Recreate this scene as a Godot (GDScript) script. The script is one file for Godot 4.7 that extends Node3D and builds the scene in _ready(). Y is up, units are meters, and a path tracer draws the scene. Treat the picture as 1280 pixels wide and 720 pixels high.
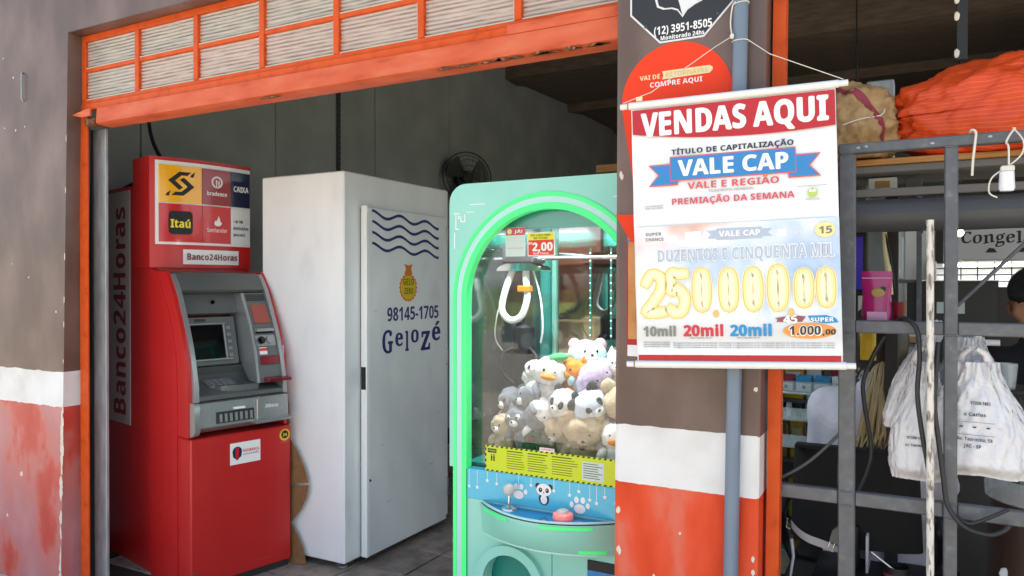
extends Node3D
# Street front with a cash machine, an ice freezer and a claw machine in an open bay, and a barred shop beside it.
# The camera stands at the origin, 1.5 m up; the shop front is the plane z = -2.2; -z leads into the building.

var M := {}
var taken := {}
var fonts := {}
var noise_textures := {}


func _ready() -> void:
	var cam := Camera3D.new()
	cam.name = "camera"
	add_child(cam)
	cam.position = Vector3(0, 1.5, 0)
	cam.rotation_degrees = Vector3(-0.364, 28.3, 0)
	cam.fov = 41.71
	cam.near = 0.02
	cam.far = 600.0
	cam.current = true
	var env := Environment.new()
	env.background_mode = Environment.BG_SKY
	var sky := Sky.new()
	var sm := ProceduralSkyMaterial.new()
	sm.sky_top_color = Color(0.55, 0.62, 0.72)
	sm.sky_horizon_color = Color(0.92, 0.92, 0.91)
	sm.sky_curve = 0.16
	sm.ground_bottom_color = Color(0.35, 0.33, 0.3)
	sm.ground_horizon_color = Color(0.62, 0.62, 0.6)
	sm.sun_angle_max = 6.0
	sky.sky_material = sm
	env.sky = sky
	env.tonemap_mode = Environment.TONE_MAPPER_LINEAR
	env.tonemap_exposure = 2.55
	env.sdfgi_enabled = true
	env.ssao_enabled = true
	env.ssil_enabled = true
	var we := WorldEnvironment.new()
	we.name = "environment"
	we.environment = env
	add_child(we)
	# The sun stands high behind the building, so the shop front is in its own shade and the street beyond is in sunlight.
	var sun := DirectionalLight3D.new()
	sun.name = "sun"
	add_child(sun)
	sun.rotation_degrees = Vector3(-77, 165, 0)
	sun.light_energy = 1.5
	sun.light_color = Color(1.0, 0.95, 0.87)
	sun.light_angular_distance = 0.53
	sun.shadow_enabled = true
	materials()
	build_ground()
	build_building()
	build_interior()
	build_shop_shell()
	build_cash_machine()
	build_freezer()
	build_claw_machine()
	build_plush()
	build_pillar_signs()
	build_poster()
	build_grille()
	build_shop_goods()
	build_shop_people()
	build_bay_clutter()
	build_street()


# ---------------------------------------------------------------- helpers

class Shape:
	var v := PackedVector3Array()
	var n := PackedVector3Array()
	var uv := PackedVector2Array()
	func tri(a, b, c, na, nb, nc, ua = Vector2.ZERO, ub = Vector2.ZERO, uc = Vector2.ZERO) -> void:
		var g: Vector3 = (b - a).cross(c - a)
		if g.dot(na + nb + nc) > 0.0:
			v.append_array([a, c, b])
			n.append_array([na, nc, nb])
			uv.append_array([ua, uc, ub])
		else:
			v.append_array([a, b, c])
			n.append_array([na, nb, nc])
			uv.append_array([ua, ub, uc])
	func flat3(a, b, c, out) -> void:
		var g: Vector3 = (b - a).cross(c - a).normalized()
		if g.dot(out) < 0.0:
			g = -g
		tri(a, b, c, g, g, g)
	func flat4(a, b, c, d, out) -> void:
		flat3(a, b, c, out)
		flat3(a, c, d, out)
	func quad(a, b, c, d, na, nb, nc, nd, ua = Vector2.ZERO, ub = Vector2.ZERO, uc = Vector2.ZERO, ud = Vector2.ZERO) -> void:
		tri(a, b, c, na, nb, nc, ua, ub, uc)
		tri(a, c, d, na, nc, nd, ua, uc, ud)
	func mesh() -> ArrayMesh:
		var arr := []
		arr.resize(Mesh.ARRAY_MAX)
		arr[Mesh.ARRAY_VERTEX] = v
		arr[Mesh.ARRAY_NORMAL] = n
		arr[Mesh.ARRAY_TEX_UV] = uv
		var m := ArrayMesh.new()
		m.add_surface_from_arrays(Mesh.PRIMITIVE_TRIANGLES, arr)
		return m


func numbered(called: String) -> String:
	if not taken.has(called):
		taken[called] = 0
		return called
	taken[called] += 1
	return "%s_%03d" % [called, taken[called]]


func tag(o: Node3D, label := "", category := "", group := "", kind := "") -> Node3D:
	if label:
		o.set_meta("label", label)
	if category:
		o.set_meta("category", category)
	if group:
		o.set_meta("group", group)
	if kind:
		o.set_meta("kind", kind)
	return o


func thing(called: String, label: String, category: String, at := Vector3.ZERO, turn := 0.0, group := "") -> Node3D:
	var o := Node3D.new()
	o.name = numbered(called)
	add_child(o)
	o.position = at
	o.rotation.y = turn
	return tag(o, label, category, group)


func put(parent: Node, called: String, mesh: Mesh, mat: Material, at := Vector3.ZERO) -> MeshInstance3D:
	var o := MeshInstance3D.new()
	o.name = numbered(called) if parent == self else called
	o.mesh = mesh
	o.material_override = mat
	o.position = at
	parent.add_child(o, true)
	return o


func done(s: Shape, parent: Node, called: String, mat: Material, at := Vector3.ZERO) -> MeshInstance3D:
	return put(parent, called, s.mesh(), mat, at)


func box_shape(s: Shape, lo: Vector3, hi: Vector3, b := 0.002) -> void:
	var c := (lo + hi) / 2
	var h := (hi - lo).abs() / 2
	b = minf(b, minf(h.x, minf(h.y, h.z)) * 0.45)
	var p := func(i: int, sx: float, sy: float, sz: float) -> Vector3:
		var q := Vector3(sx * (h.x - b), sy * (h.y - b), sz * (h.z - b))
		q[i] = [sx, sy, sz][i] * h[i]
		return c + q
	for i in 3:
		var j := (i + 1) % 3
		var k := (i + 2) % 3
		for si in [-1.0, 1.0]:
			var pts := []
			for st in [[-1.0, -1.0], [1.0, -1.0], [1.0, 1.0], [-1.0, 1.0]]:
				var g := [0.0, 0.0, 0.0]
				g[i] = si
				g[j] = st[0]
				g[k] = st[1]
				pts.append(p.call(i, g[0], g[1], g[2]))
			var out := Vector3.ZERO
			out[i] = si
			s.flat4(pts[0], pts[1], pts[2], pts[3], out)
			for sj in [-1.0, 1.0]:
				var g0 := [0.0, 0.0, 0.0]
				var g1 := [0.0, 0.0, 0.0]
				g0[i] = si
				g0[j] = sj
				g0[k] = -1.0
				g1[i] = si
				g1[j] = sj
				g1[k] = 1.0
				var o2 := Vector3.ZERO
				o2[i] = si
				o2[j] = sj
				s.flat4(p.call(i, g0[0], g0[1], g0[2]), p.call(i, g1[0], g1[1], g1[2]), p.call(j, g1[0], g1[1], g1[2]), p.call(j, g0[0], g0[1], g0[2]), o2)
	for sx in [-1.0, 1.0]:
		for sy in [-1.0, 1.0]:
			for sz in [-1.0, 1.0]:
				s.flat3(p.call(0, sx, sy, sz), p.call(1, sx, sy, sz), p.call(2, sx, sy, sz), Vector3(sx, sy, sz))


func box(parent: Node, called: String, lo: Vector3, hi: Vector3, mat: Material, b := 0.002) -> MeshInstance3D:
	var s := Shape.new()
	var c := (lo + hi) / 2
	box_shape(s, lo - c, hi - c, b)
	return done(s, parent, called, mat, c)


# A polygon swept from a to b along one axis. Points are (x, y) for axis z, (z, y) for axis x and (x, z) for axis y.
func prism_shape(s: Shape, pts: PackedVector2Array, axis: String, a: float, b: float) -> void:
	var at := func(p: Vector2, t: float) -> Vector3:
		return Vector3(p.x, p.y, t) if axis == "z" else Vector3(t, p.y, p.x) if axis == "x" else Vector3(p.x, t, p.y)
	if Geometry2D.is_polygon_clockwise(pts):
		pts.reverse()
	var idx := Geometry2D.triangulate_polygon(pts)
	var along: Vector3 = at.call(Vector2.ZERO, 1.0)
	for i in range(0, idx.size(), 3):
		for t in [a, b]:
			var out := along * (1.0 if t == maxf(a, b) else -1.0)
			s.tri(at.call(pts[idx[i]], t), at.call(pts[idx[i + 1]], t), at.call(pts[idx[i + 2]], t), out, out, out)
	var m := pts.size()
	var en := []
	for i in m:
		var d := pts[(i + 1) % m] - pts[i]
		en.append(Vector2(d.y, -d.x).normalized())
	# Godot calls a polygon clockwise by its own, y-down sense; find which side is outside.
	var area := 0.0
	for i in m:
		area += pts[i].cross(pts[(i + 1) % m])
	for i in m:
		var j := (i + 1) % m
		var e: Vector2 = en[i] * (1.0 if area > 0 else -1.0)
		var e0: Vector2 = en[(i + m - 1) % m] * (1.0 if area > 0 else -1.0)
		var e1: Vector2 = en[j] * (1.0 if area > 0 else -1.0)
		var n0 := (e + e0).normalized() if e.dot(e0) > 0.8 else e
		var n1 := (e + e1).normalized() if e.dot(e1) > 0.8 else e
		var na: Vector3 = at.call(n0, 0.0)
		var nb: Vector3 = at.call(n1, 0.0)
		s.quad(at.call(pts[i], a), at.call(pts[j], a), at.call(pts[j], b), at.call(pts[i], b), na, nb, nb, na)


func prism(parent: Node, called: String, pts: Array, axis: String, a: float, b: float, mat: Material) -> MeshInstance3D:
	var s := Shape.new()
	prism_shape(s, PackedVector2Array(pts), axis, a, b)
	return done(s, parent, called, mat)


func arc(cx: float, cy: float, r: float, from_deg: float, to_deg: float, n := 16, ry := -1.0) -> Array:
	var out := []
	for i in n + 1:
		var t := deg_to_rad(lerpf(from_deg, to_deg, float(i) / n))
		out.append(Vector2(cx + r * cos(t), cy + (r if ry < 0 else ry) * sin(t)))
	return out


func round_rect(x0: float, y0: float, x1: float, y1: float, r: float, n := 6) -> Array:
	return arc(x1 - r, y1 - r, r, 0, 90, n) + arc(x0 + r, y1 - r, r, 90, 180, n) + arc(x0 + r, y0 + r, r, 180, 270, n) + arc(x1 - r, y0 + r, r, 270, 360, n)


# Centripetal curve through the given points.
func smooth_path(pts: Array, n := 8) -> Array:
	var out := []
	for i in pts.size() - 1:
		var p0: Vector3 = pts[maxi(i - 1, 0)]
		var p1: Vector3 = pts[i]
		var p2: Vector3 = pts[i + 1]
		var p3: Vector3 = pts[mini(i + 2, pts.size() - 1)]
		for k in n:
			out.append(p1.cubic_interpolate(p2, p0, p3, float(k) / n))
	out.append(pts[-1])
	return out


func tube_shape(s: Shape, path: Array, r, sides := 8) -> void:
	var m := path.size()
	var rings := []
	var norms := []
	var side := Vector3.ZERO
	for i in m:
		var t: Vector3 = (path[mini(i + 1, m - 1)] - path[maxi(i - 1, 0)]).normalized()
		if side == Vector3.ZERO:
			side = t.cross(Vector3.UP if absf(t.y) < 0.9 else Vector3.RIGHT).normalized()
		else:
			side = (side - t * side.dot(t)).normalized()
		var up := t.cross(side)
		var rr: float = r[i] if r is Array else r
		var ring := []
		var nn := []
		for k in sides:
			var a := TAU * k / sides
			var d := side * cos(a) + up * sin(a)
			ring.append(path[i] + d * rr)
			nn.append(d)
		rings.append(ring)
		norms.append(nn)
	for i in m - 1:
		for k in sides:
			var j := (k + 1) % sides
			s.quad(rings[i][k], rings[i][j], rings[i + 1][j], rings[i + 1][k], norms[i][k], norms[i][j], norms[i + 1][j], norms[i + 1][k])
	for e in [0, m - 1]:
		var out: Vector3 = (path[0] - path[1]).normalized() if e == 0 else (path[m - 1] - path[m - 2]).normalized()
		for k in sides:
			s.tri(path[e], rings[e][k], rings[e][(k + 1) % sides], out, out, out)


func tube(parent: Node, called: String, path: Array, r, mat: Material, sides := 8, bends := 0) -> MeshInstance3D:
	var s := Shape.new()
	tube_shape(s, smooth_path(path, bends) if bends > 0 else path, r, sides)
	return done(s, parent, called, mat)


# A profile of (radius, height) turned round the y axis.
func lathe(parent: Node, called: String, prof: Array, mat: Material, at := Vector3.ZERO, segs := 24) -> MeshInstance3D:
	var s := Shape.new()
	for i in prof.size() - 1:
		var a: Vector2 = prof[i]
		var b: Vector2 = prof[i + 1]
		var d := b - a
		if d.length() < 1e-6:
			continue
		var e := Vector2(d.y, -d.x).normalized()
		for k in segs:
			var t0 := TAU * k / segs
			var t1 := TAU * (k + 1) / segs
			var c0 := Vector3(cos(t0), 0, sin(t0))
			var c1 := Vector3(cos(t1), 0, sin(t1))
			var n0 := c0 * e.x + Vector3.UP * e.y
			var n1 := c1 * e.x + Vector3.UP * e.y
			s.quad(c0 * a.x + Vector3.UP * a.y, c1 * a.x + Vector3.UP * a.y, c1 * b.x + Vector3.UP * b.y, c0 * b.x + Vector3.UP * b.y, n0, n1, n1, n0)
	return done(s, parent, called, mat, at)


# A surface over (u, v) in 0..1, given by a function to a point; normals come from neighbours.
func grid_shape(s: Shape, nu: int, nv: int, f: Callable, out_hint := Vector3.ZERO) -> void:
	var p := []
	for i in nu + 1:
		var row := []
		for j in nv + 1:
			row.append(f.call(float(i) / nu, float(j) / nv))
		p.append(row)
	var nn := []
	for i in nu + 1:
		var row := []
		for j in nv + 1:
			var du: Vector3 = p[mini(i + 1, nu)][j] - p[maxi(i - 1, 0)][j]
			var dv: Vector3 = p[i][mini(j + 1, nv)] - p[i][maxi(j - 1, 0)]
			if p[0][j].is_equal_approx(p[nu][j]) and (i == 0 or i == nu):
				du = p[1][j] - p[nu - 1][j]
			var g := du.cross(dv).normalized()
			row.append(g)
		nn.append(row)
	var flip := 1.0
	if out_hint != Vector3.ZERO:
		var sum := Vector3.ZERO
		for i in nu + 1:
			for j in nv + 1:
				sum += nn[i][j]
		flip = 1.0 if sum.dot(out_hint) >= 0 else -1.0
	else:
		var mid := Vector3.ZERO
		for i in nu:
			for j in nv:
				mid += p[i][j] / (nu * nv)
		var sum := 0.0
		for i in nu:
			for j in nv:
				sum += nn[i][j].dot(p[i][j] - mid)
		flip = 1.0 if sum >= 0 else -1.0
	for i in nu:
		for j in nv:
			s.quad(p[i][j], p[i + 1][j], p[i + 1][j + 1], p[i][j + 1], nn[i][j] * flip, nn[i + 1][j] * flip, nn[i + 1][j + 1] * flip, nn[i][j + 1] * flip, Vector2(float(i) / nu, float(j) / nv), Vector2(float(i + 1) / nu, float(j) / nv), Vector2(float(i + 1) / nu, float(j + 1) / nv), Vector2(float(i) / nu, float(j + 1) / nv))


func grid(parent: Node, called: String, nu: int, nv: int, f: Callable, mat: Material, out_hint := Vector3.ZERO) -> MeshInstance3D:
	var s := Shape.new()
	grid_shape(s, nu, nv, f, out_hint)
	return done(s, parent, called, mat)


func egg_shape(s: Shape, c: Vector3, r: Vector3, basis := Basis.IDENTITY, amp := 0.0, freq := 20.0, segs := 18, seed_ := 1) -> void:
	var nz := FastNoiseLite.new()
	nz.seed = seed_
	nz.frequency = 1.0
	var f := func(u: float, v: float) -> Vector3:
		var a := TAU * u
		var b := PI * (v - 0.5)
		var d := Vector3(cos(b) * cos(a), sin(b), cos(b) * sin(a))
		var k := 1.0 + (amp * nz.get_noise_3dv(d * freq * 0.1) if amp > 0 else 0.0)
		return c + basis * (d * r * k)
	grid_shape(s, segs, segs * 2 / 3, f)


func egg(parent: Node, called: String, c: Vector3, r: Vector3, mat: Material, basis := Basis.IDENTITY, amp := 0.0, freq := 20.0, segs := 18, seed_ := 1) -> MeshInstance3D:
	var s := Shape.new()
	egg_shape(s, Vector3.ZERO, r, basis, amp, freq, segs, seed_)
	return done(s, parent, called, mat, c)


func disc(parent: Node, called: String, c: Vector3, r: float, depth: float, mat: Material, segs := 24) -> MeshInstance3D:
	var s := Shape.new()
	prism_shape(s, PackedVector2Array(arc(0, 0, r, 0, 360.0 - 360.0 / segs, segs - 1)), "z", 0, depth)
	return done(s, parent, called, mat, c)


# A flat ring facing +z.
func ring(parent: Node, called: String, c: Vector3, r0: float, r1: float, depth: float, mat: Material, segs := 32) -> MeshInstance3D:
	var s := Shape.new()
	for i in segs:
		var a := TAU * i / segs
		var b := TAU * (i + 1) / segs
		var da := Vector3(cos(a), sin(a), 0)
		var db := Vector3(cos(b), sin(b), 0)
		var z := Vector3(0, 0, depth)
		s.quad(da * r0 + z, db * r0 + z, db * r1 + z, da * r1 + z, z, z, z, z)
		s.quad(da * r1, db * r1, db * r1 + z, da * r1 + z, da, db, db, da)
		s.quad(da * r0, db * r0, db * r0 + z, da * r0 + z, -da, -db, -db, -da)
	return done(s, parent, called, mat, c)


func font(kind: String, fat := 0.0, slant := 0.0) -> Font:
	var key := "%s/%f/%f" % [kind, fat, slant]
	if not fonts.has(key):
		var sf := SystemFont.new()
		sf.font_names = PackedStringArray([{"s": "Droid Sans", "b": "Droid Sans", "r": "Droid Serif", "rb": "Droid Serif"}[kind]])
		sf.font_weight = 700 if kind in ["b", "rb"] else 400
		var fv := FontVariation.new()
		fv.base_font = sf
		fv.variation_embolden = fat
		if slant != 0.0:
			fv.variation_transform = Transform2D(Vector2(1, 0), Vector2(slant, 1), Vector2.ZERO)
		fonts[key] = fv
	return fonts[key]


# Lettering facing +z: left end of the baseline at `at`, `wide` across, capitals `high`.
func text(parent: Node, words: String, at: Vector3, wide: float, high: float, mat: Material, kind := "b", fat := 0.0, slant := 0.0, depth := 0.0006, called := "lettering") -> MeshInstance3D:
	var t := TextMesh.new()
	t.text = words
	t.font = font(kind, 0.0, slant)
	t.font_size = 48
	t.pixel_size = 0.01
	t.depth = 0.02
	t.curve_step = 1.0
	t.horizontal_alignment = HORIZONTAL_ALIGNMENT_LEFT
	t.vertical_alignment = VERTICAL_ALIGNMENT_TOP
	var bb := t.get_aabb()
	var cap := TextMesh.new()
	cap.text = "H"
	cap.font = t.font
	cap.font_size = 48
	cap.pixel_size = 0.01
	cap.depth = 0.02
	cap.vertical_alignment = VERTICAL_ALIGNMENT_TOP
	var cb := cap.get_aabb()
	var sx := wide / bb.size.x
	var sy := high / cb.size.y
	var o := MeshInstance3D.new()
	o.name = called
	o.mesh = t
	o.material_override = mat
	o.scale = Vector3(sx, sy, depth / 0.02)
	o.position = at + Vector3(-bb.position.x * sx, -cb.position.y * sy, -bb.position.z * depth / 0.02)
	parent.add_child(o, true)
	if fat > 0.0:
		# heavier strokes: the same word again, a hair to either side
		for k in 4:
			var c := MeshInstance3D.new()
			c.name = "lettering"
			c.mesh = t
			c.material_override = mat
			var a := TAU * k / 4 + 0.3
			c.position = Vector3(cos(a), sin(a), 0) * fat * high * 0.055 / Vector3(sx, sy, 1) + Vector3(0, 0, 0.0011 * (k + 1))
			o.add_child(c, true)
	return o


func noise_tex(key: String, freq: float, ramp: Array, size := 512, octaves := 4, kind := FastNoiseLite.TYPE_SIMPLEX_SMOOTH, seed_ := 3) -> NoiseTexture2D:
	if noise_textures.has(key):
		return noise_textures[key]
	var nz := FastNoiseLite.new()
	nz.noise_type = kind
	nz.frequency = freq
	nz.seed = seed_
	nz.fractal_octaves = octaves
	var t := NoiseTexture2D.new()
	t.width = size
	t.height = size
	t.seamless = true
	t.noise = nz
	if ramp.size():
		var g := Gradient.new()
		var off := PackedFloat32Array()
		var cols := PackedColorArray()
		for e in ramp:
			off.append(e[0])
			cols.append(e[1])
		g.offsets = off
		g.colors = cols
		t.color_ramp = g
	noise_textures[key] = t
	return t


func mat(key: String, color: Color, rough := 0.6, metal := 0.0, o := {}) -> StandardMaterial3D:
	if M.has(key):
		return M[key]
	var m := StandardMaterial3D.new()
	m.resource_name = key
	m.albedo_color = color
	m.roughness = rough
	m.metallic = metal
	if o.has("spec"):
		m.metallic_specular = o.spec
	if o.has("ramp"):
		m.albedo_texture = noise_tex(key, o.get("freq", 0.01), o.ramp, o.get("size", 512), o.get("oct", 4), FastNoiseLite.TYPE_SIMPLEX_SMOOTH, o.get("seed", 3))
		m.uv1_triplanar = true
		m.uv1_world_triplanar = o.get("world", true)
		m.uv1_scale = o.scale if o.get("scale") is Vector3 else Vector3.ONE * o.get("scale", 1.0)
	if o.has("bump"):
		m.heightmap_enabled = true
		m.heightmap_scale = o.bump
		m.heightmap_texture = noise_tex("bump_%s" % o.get("bump_freq", 0.02), o.get("bump_freq", 0.02), [], 512, 5)
		m.uv1_triplanar = true
		m.uv1_world_triplanar = o.get("world", true)
		m.uv1_scale = o.scale if o.get("scale") is Vector3 else Vector3.ONE * o.get("scale", 1.0)
	if o.has("rough_map"):
		m.roughness_texture = noise_tex("rough_%s" % key, o.rough_map, [[0.0, Color(0.55, 0.55, 0.55)], [1.0, Color(1, 1, 1)]], 512, 4)
	if o.has("emit"):
		m.emission_enabled = true
		m.emission = o.emit
		m.emission_energy_multiplier = o.get("power", 1.0)
	if o.has("alpha"):
		m.transparency = BaseMaterial3D.TRANSPARENCY_ALPHA
		m.albedo_color.a = o.alpha
	if o.has("coat"):
		m.clearcoat_enabled = true
		m.clearcoat = o.coat
		m.clearcoat_roughness = o.get("coat_rough", 0.08)
	if o.has("sheen"):
		m.rim_enabled = true
		m.rim = o.sheen
		m.rim_tint = 0.6
	if o.has("back"):
		m.backlight_enabled = true
		m.backlight = o.back
	M[key] = m
	return m


func materials() -> void:
	var c := func(h: String) -> Color: return Color.html(h)
	# painted stucco of the shop front
	mat("paint_brown", Color.WHITE, 0.36, 0.0, {"ramp": [[0.0, c.call("56443f")], [0.42, c.call("64514a")], [0.6, c.call("6e5a53")], [1.0, c.call("816c64")]], "freq": 0.008, "oct": 6, "scale": Vector3(0.55, 0.35, 0.55), "bump": 0.1, "bump_freq": 0.03})
	mat("paint_white", Color.WHITE, 0.45, 0.0, {"ramp": [[0.0, c.call("cfcdca")], [0.5, c.call("e2e2e2")], [1.0, c.call("eaecee")]], "freq": 0.01, "oct": 6, "scale": 0.7, "bump": 0.1, "bump_freq": 0.03})
	mat("paint_red", Color.WHITE, 0.55, 0.0, {"spec": 0.3, "ramp": [[0.0, c.call("c03a20")], [0.4, c.call("dc4d2a")], [0.58, c.call("e0573a")], [0.7, c.call("dc6b55")], [1.0, c.call("d67c6c")]], "freq": 0.007, "oct": 6, "scale": Vector3(0.9, 0.35, 0.9), "bump": 0.12, "bump_freq": 0.03, "seed": 9})
	mat("paint_red_pinkish", Color.WHITE, 0.4, 0.0, {"ramp": [[0.0, c.call("b8382c")], [0.3, c.call("c2493f")], [0.44, c.call("c4706a")], [0.6, c.call("b97678")], [1.0, c.call("c48b8c")]], "freq": 0.006, "oct": 6, "scale": Vector3(0.8, 0.45, 0.8), "bump": 0.12, "bump_freq": 0.03, "seed": 17})  # red with pinkish patches scattered by noise
	mat("chip", c.call("ddd6c6"), 0.9)
	mat("orange_steel", Color.WHITE, 0.42, 0.0, {"spec": 0.32, "ramp": [[0.0, c.call("ad4416")], [0.3, c.call("cf511c")], [1.0, c.call("d85c26")]], "freq": 0.02, "oct": 5, "scale": 1.2, "bump": 0.03, "bump_freq": 0.05})
	mat("orange_beam", Color.WHITE, 0.45, 0.0, {"spec": 0.32, "ramp": [[0.0, c.call("b34d30")], [0.3, c.call("cd5d3c")], [0.6, c.call("d46746")], [1.0, c.call("d67a5a")]], "freq": 0.015, "oct": 5, "scale": Vector3(0.5, 1.5, 1.5), "bump": 0.05, "bump_freq": 0.05})
	mat("rust", Color.WHITE, 0.85, 0.0, {"ramp": [[0.0, c.call("3c2619")], [0.5, c.call("6b4027")], [0.7, c.call("9a6236")], [1.0, c.call("b98750")]], "freq": 0.03, "oct": 5, "scale": 3.0, "bump": 0.2, "bump_freq": 0.05})
	# ribbed glass: sky reflection streaks painted in, darker in the grooves, uneven across
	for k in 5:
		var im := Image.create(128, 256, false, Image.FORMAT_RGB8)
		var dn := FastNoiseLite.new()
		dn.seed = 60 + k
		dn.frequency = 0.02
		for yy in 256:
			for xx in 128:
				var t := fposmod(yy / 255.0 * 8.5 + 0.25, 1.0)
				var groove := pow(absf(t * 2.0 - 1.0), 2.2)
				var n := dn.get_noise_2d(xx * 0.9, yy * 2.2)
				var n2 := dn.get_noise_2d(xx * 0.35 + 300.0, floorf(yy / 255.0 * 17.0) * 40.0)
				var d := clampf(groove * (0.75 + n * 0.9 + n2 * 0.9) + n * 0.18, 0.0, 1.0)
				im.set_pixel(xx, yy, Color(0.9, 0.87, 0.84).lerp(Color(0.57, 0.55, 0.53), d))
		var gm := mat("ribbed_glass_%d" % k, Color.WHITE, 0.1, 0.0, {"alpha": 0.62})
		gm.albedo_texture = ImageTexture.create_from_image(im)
	mat("putty", c.call("c9c4b4"), 0.9)
	mat("galvanised", Color.WHITE, 0.5, 0.35, {"ramp": [[0.0, c.call("8d9398")], [0.5, c.call("a3a8ac")], [1.0, c.call("b7bbbe")]], "freq": 0.02, "scale": Vector3(2, 0.5, 2)})
	mat("plaster_grey", Color.WHITE, 0.75, 0.0, {"ramp": [[0.0, c.call("969ca2")], [0.5, c.call("a0a6ac")], [1.0, c.call("acb2b8")]], "freq": 0.006, "oct": 6, "scale": 0.5, "bump": 0.06, "bump_freq": 0.03})
	mat("black_matte", c.call("161616"), 0.8)
	mat("black_gap", c.call("2a2a2a"), 0.9)
	mat("roof_timber", Color.WHITE, 0.85, 0.0, {"ramp": [[0.0, c.call("665a50")], [0.5, c.call("786a5e")], [1.0, c.call("887a6d")]], "freq": 0.02, "oct": 5, "scale": Vector3(0.3, 2.0, 2.0)})
	mat("dark_laminate", Color.WHITE, 0.6, 0.0, {"ramp": [[0.0, c.call("3d3b39")], [1.0, c.call("4c4947")]], "freq": 0.01, "scale": 0.6})
	mat("grout", c.call("2e2a28"), 0.95)
	for k in 3:
		var a: Color = c.call(["8a7d76", "82756e", "91847b"][k])
		mat("floor_tile_%d" % k, Color.WHITE, 0.55, 0.0, {"ramp": [[0.0, a.darkened(0.25)], [0.5, a], [1.0, a.lightened(0.12)]], "freq": 0.012, "oct": 6, "scale": 1.3, "seed": 5 + k, "bump": 0.04, "bump_freq": 0.05})
	mat("concrete", Color.WHITE, 0.9, 0.0, {"ramp": [[0.0, c.call("a59c8f")], [0.5, c.call("b9b0a3")], [1.0, c.call("c6beb2")]], "freq": 0.01, "oct": 6, "scale": 0.4, "bump": 0.1, "bump_freq": 0.03})
	mat("asphalt", Color.WHITE, 0.95, 0.0, {"ramp": [[0.0, c.call("8a8680")], [1.0, c.call("a09b93")]], "freq": 0.02, "scale": 0.5})
	mat("grass", Color.WHITE, 0.95, 0.0, {"ramp": [[0.0, c.call("5a6a28")], [0.5, c.call("708238")], [1.0, c.call("98a355")]], "freq": 0.03, "scale": 0.3})
	# cash machine
	mat("atm_red", Color.WHITE, 0.32, 0.0, {"ramp": [[0.0, c.call("b91e1f")], [1.0, c.call("c12524")]], "freq": 0.005, "scale": 1.0, "coat": 0.15, "coat_rough": 0.2})
	mat("atm_red_dark", c.call("8e1b21"), 0.4)
	mat("atm_silver", Color.WHITE, 0.32, 0.6, {"ramp": [[0.0, c.call("a0a4a4")], [1.0, c.call("b0b4b4")]], "freq": 0.03, "scale": 3.0})
	mat("atm_grey", c.call("6a6f6e"), 0.36, 0.4)
	mat("atm_dark", c.call("2c2f30"), 0.5)
	mat("screen_glass", c.call("06080c"), 0.06, 0.0, {"coat": 0.5, "coat_rough": 0.03})
	mat("lens", c.call("0a0a0a"), 0.05)
	mat("key", c.call("8e9392"), 0.4, 0.4)
	mat("card_slot_red", c.call("a34f43"), 0.35)
	mat("wine_plastic", c.call("7a1024"), 0.2)
	mat("print_white", c.call("ececec"), 0.4)
	mat("print_black", c.call("121214"), 0.45)
	mat("print_yellow", c.call("f0d73a"), 0.4)
	mat("bank_yellow", c.call("eeae0c"), 0.2, 0.0, {"coat": 0.6})
	mat("bank_maroon", c.call("8e1627"), 0.2, 0.0, {"coat": 0.6})
	mat("bank_navy", c.call("1c2748"), 0.2, 0.0, {"coat": 0.6})
	mat("bank_red", c.call("c4161c"), 0.2, 0.0, {"coat": 0.6})
	mat("bank_white", c.call("dfe3e4"), 0.25, 0.0, {"coat": 0.4})
	mat("bank_black", c.call("101014"), 0.3)
	mat("side_grey", c.call("aeb0ae"), 0.45)
	mat("side_maroon", c.call("7d1c2c"), 0.45)
	mat("sticker_yellow", c.call("e2b82a"), 0.4)
	# freezer
	mat("freezer_white", Color.WHITE, 0.38, 0.0, {"ramp": [[0.0, c.call("e0e3e6")], [0.3, c.call("ebedf0")], [0.6, c.call("eef0f2")], [1.0, c.call("f2f4f5")]], "freq": 0.008, "oct": 7, "scale": Vector3(0.9, 0.45, 0.9), "bump": 0.03, "bump_freq": 0.03})
	mat("freezer_door", Color.WHITE, 0.42, 0.0, {"ramp": [[0.0, c.call("dadee0")], [0.3, c.call("e5e8ea")], [0.6, c.call("e8eaec")], [1.0, c.call("eef0f1")]], "freq": 0.008, "oct": 7, "scale": Vector3(0.9, 0.5, 0.9), "bump": 0.03, "bump_freq": 0.03})
	mat("door_edge", c.call("f2f3f3"), 0.35)
	mat("ink_navy", c.call("252c6e"), 0.45)
	mat("sun_yellow", c.call("d9b81c"), 0.5)
	mat("sun_orange", c.call("d8762a"), 0.5)
	mat("rubber", c.call("222222"), 0.8)
	mat("cardboard", Color.WHITE, 0.85, 0.0, {"ramp": [[0.0, c.call("7d5a38")], [1.0, c.call("97704a")]], "freq": 0.02, "scale": 1.5, "back": Color(0.2, 0.12, 0.06)})
	# claw machine
	mat("mint", Color.WHITE, 0.3, 0.0, {"ramp": [[0.0, c.call("8fd3c4")], [1.0, c.call("98d9ca")]], "freq": 0.005, "scale": 1.0, "coat": 0.25, "coat_rough": 0.1})
	mat("mint_pale", c.call("b4dfdb"), 0.3)
	mat("teal", c.call("3aa398"), 0.3)
	mat("teal_deep", c.call("1f8a80"), 0.4)
	mat("neon_green", c.call("4fe08a"), 0.35, 0.0, {"emit": Color(0.12, 1.0, 0.4), "power": 0.1})
	mat("cabinet_glass", Color(0.3, 0.34, 0.33), 0.02, 0.0, {"alpha": 0.05})
	mat("mirror", Color(0.62, 0.6, 0.58), 0.03, 1.0)
	mat("panel_blue", c.call("4dbcdb"), 0.3, 0.0, {"coat": 0.3})
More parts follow.
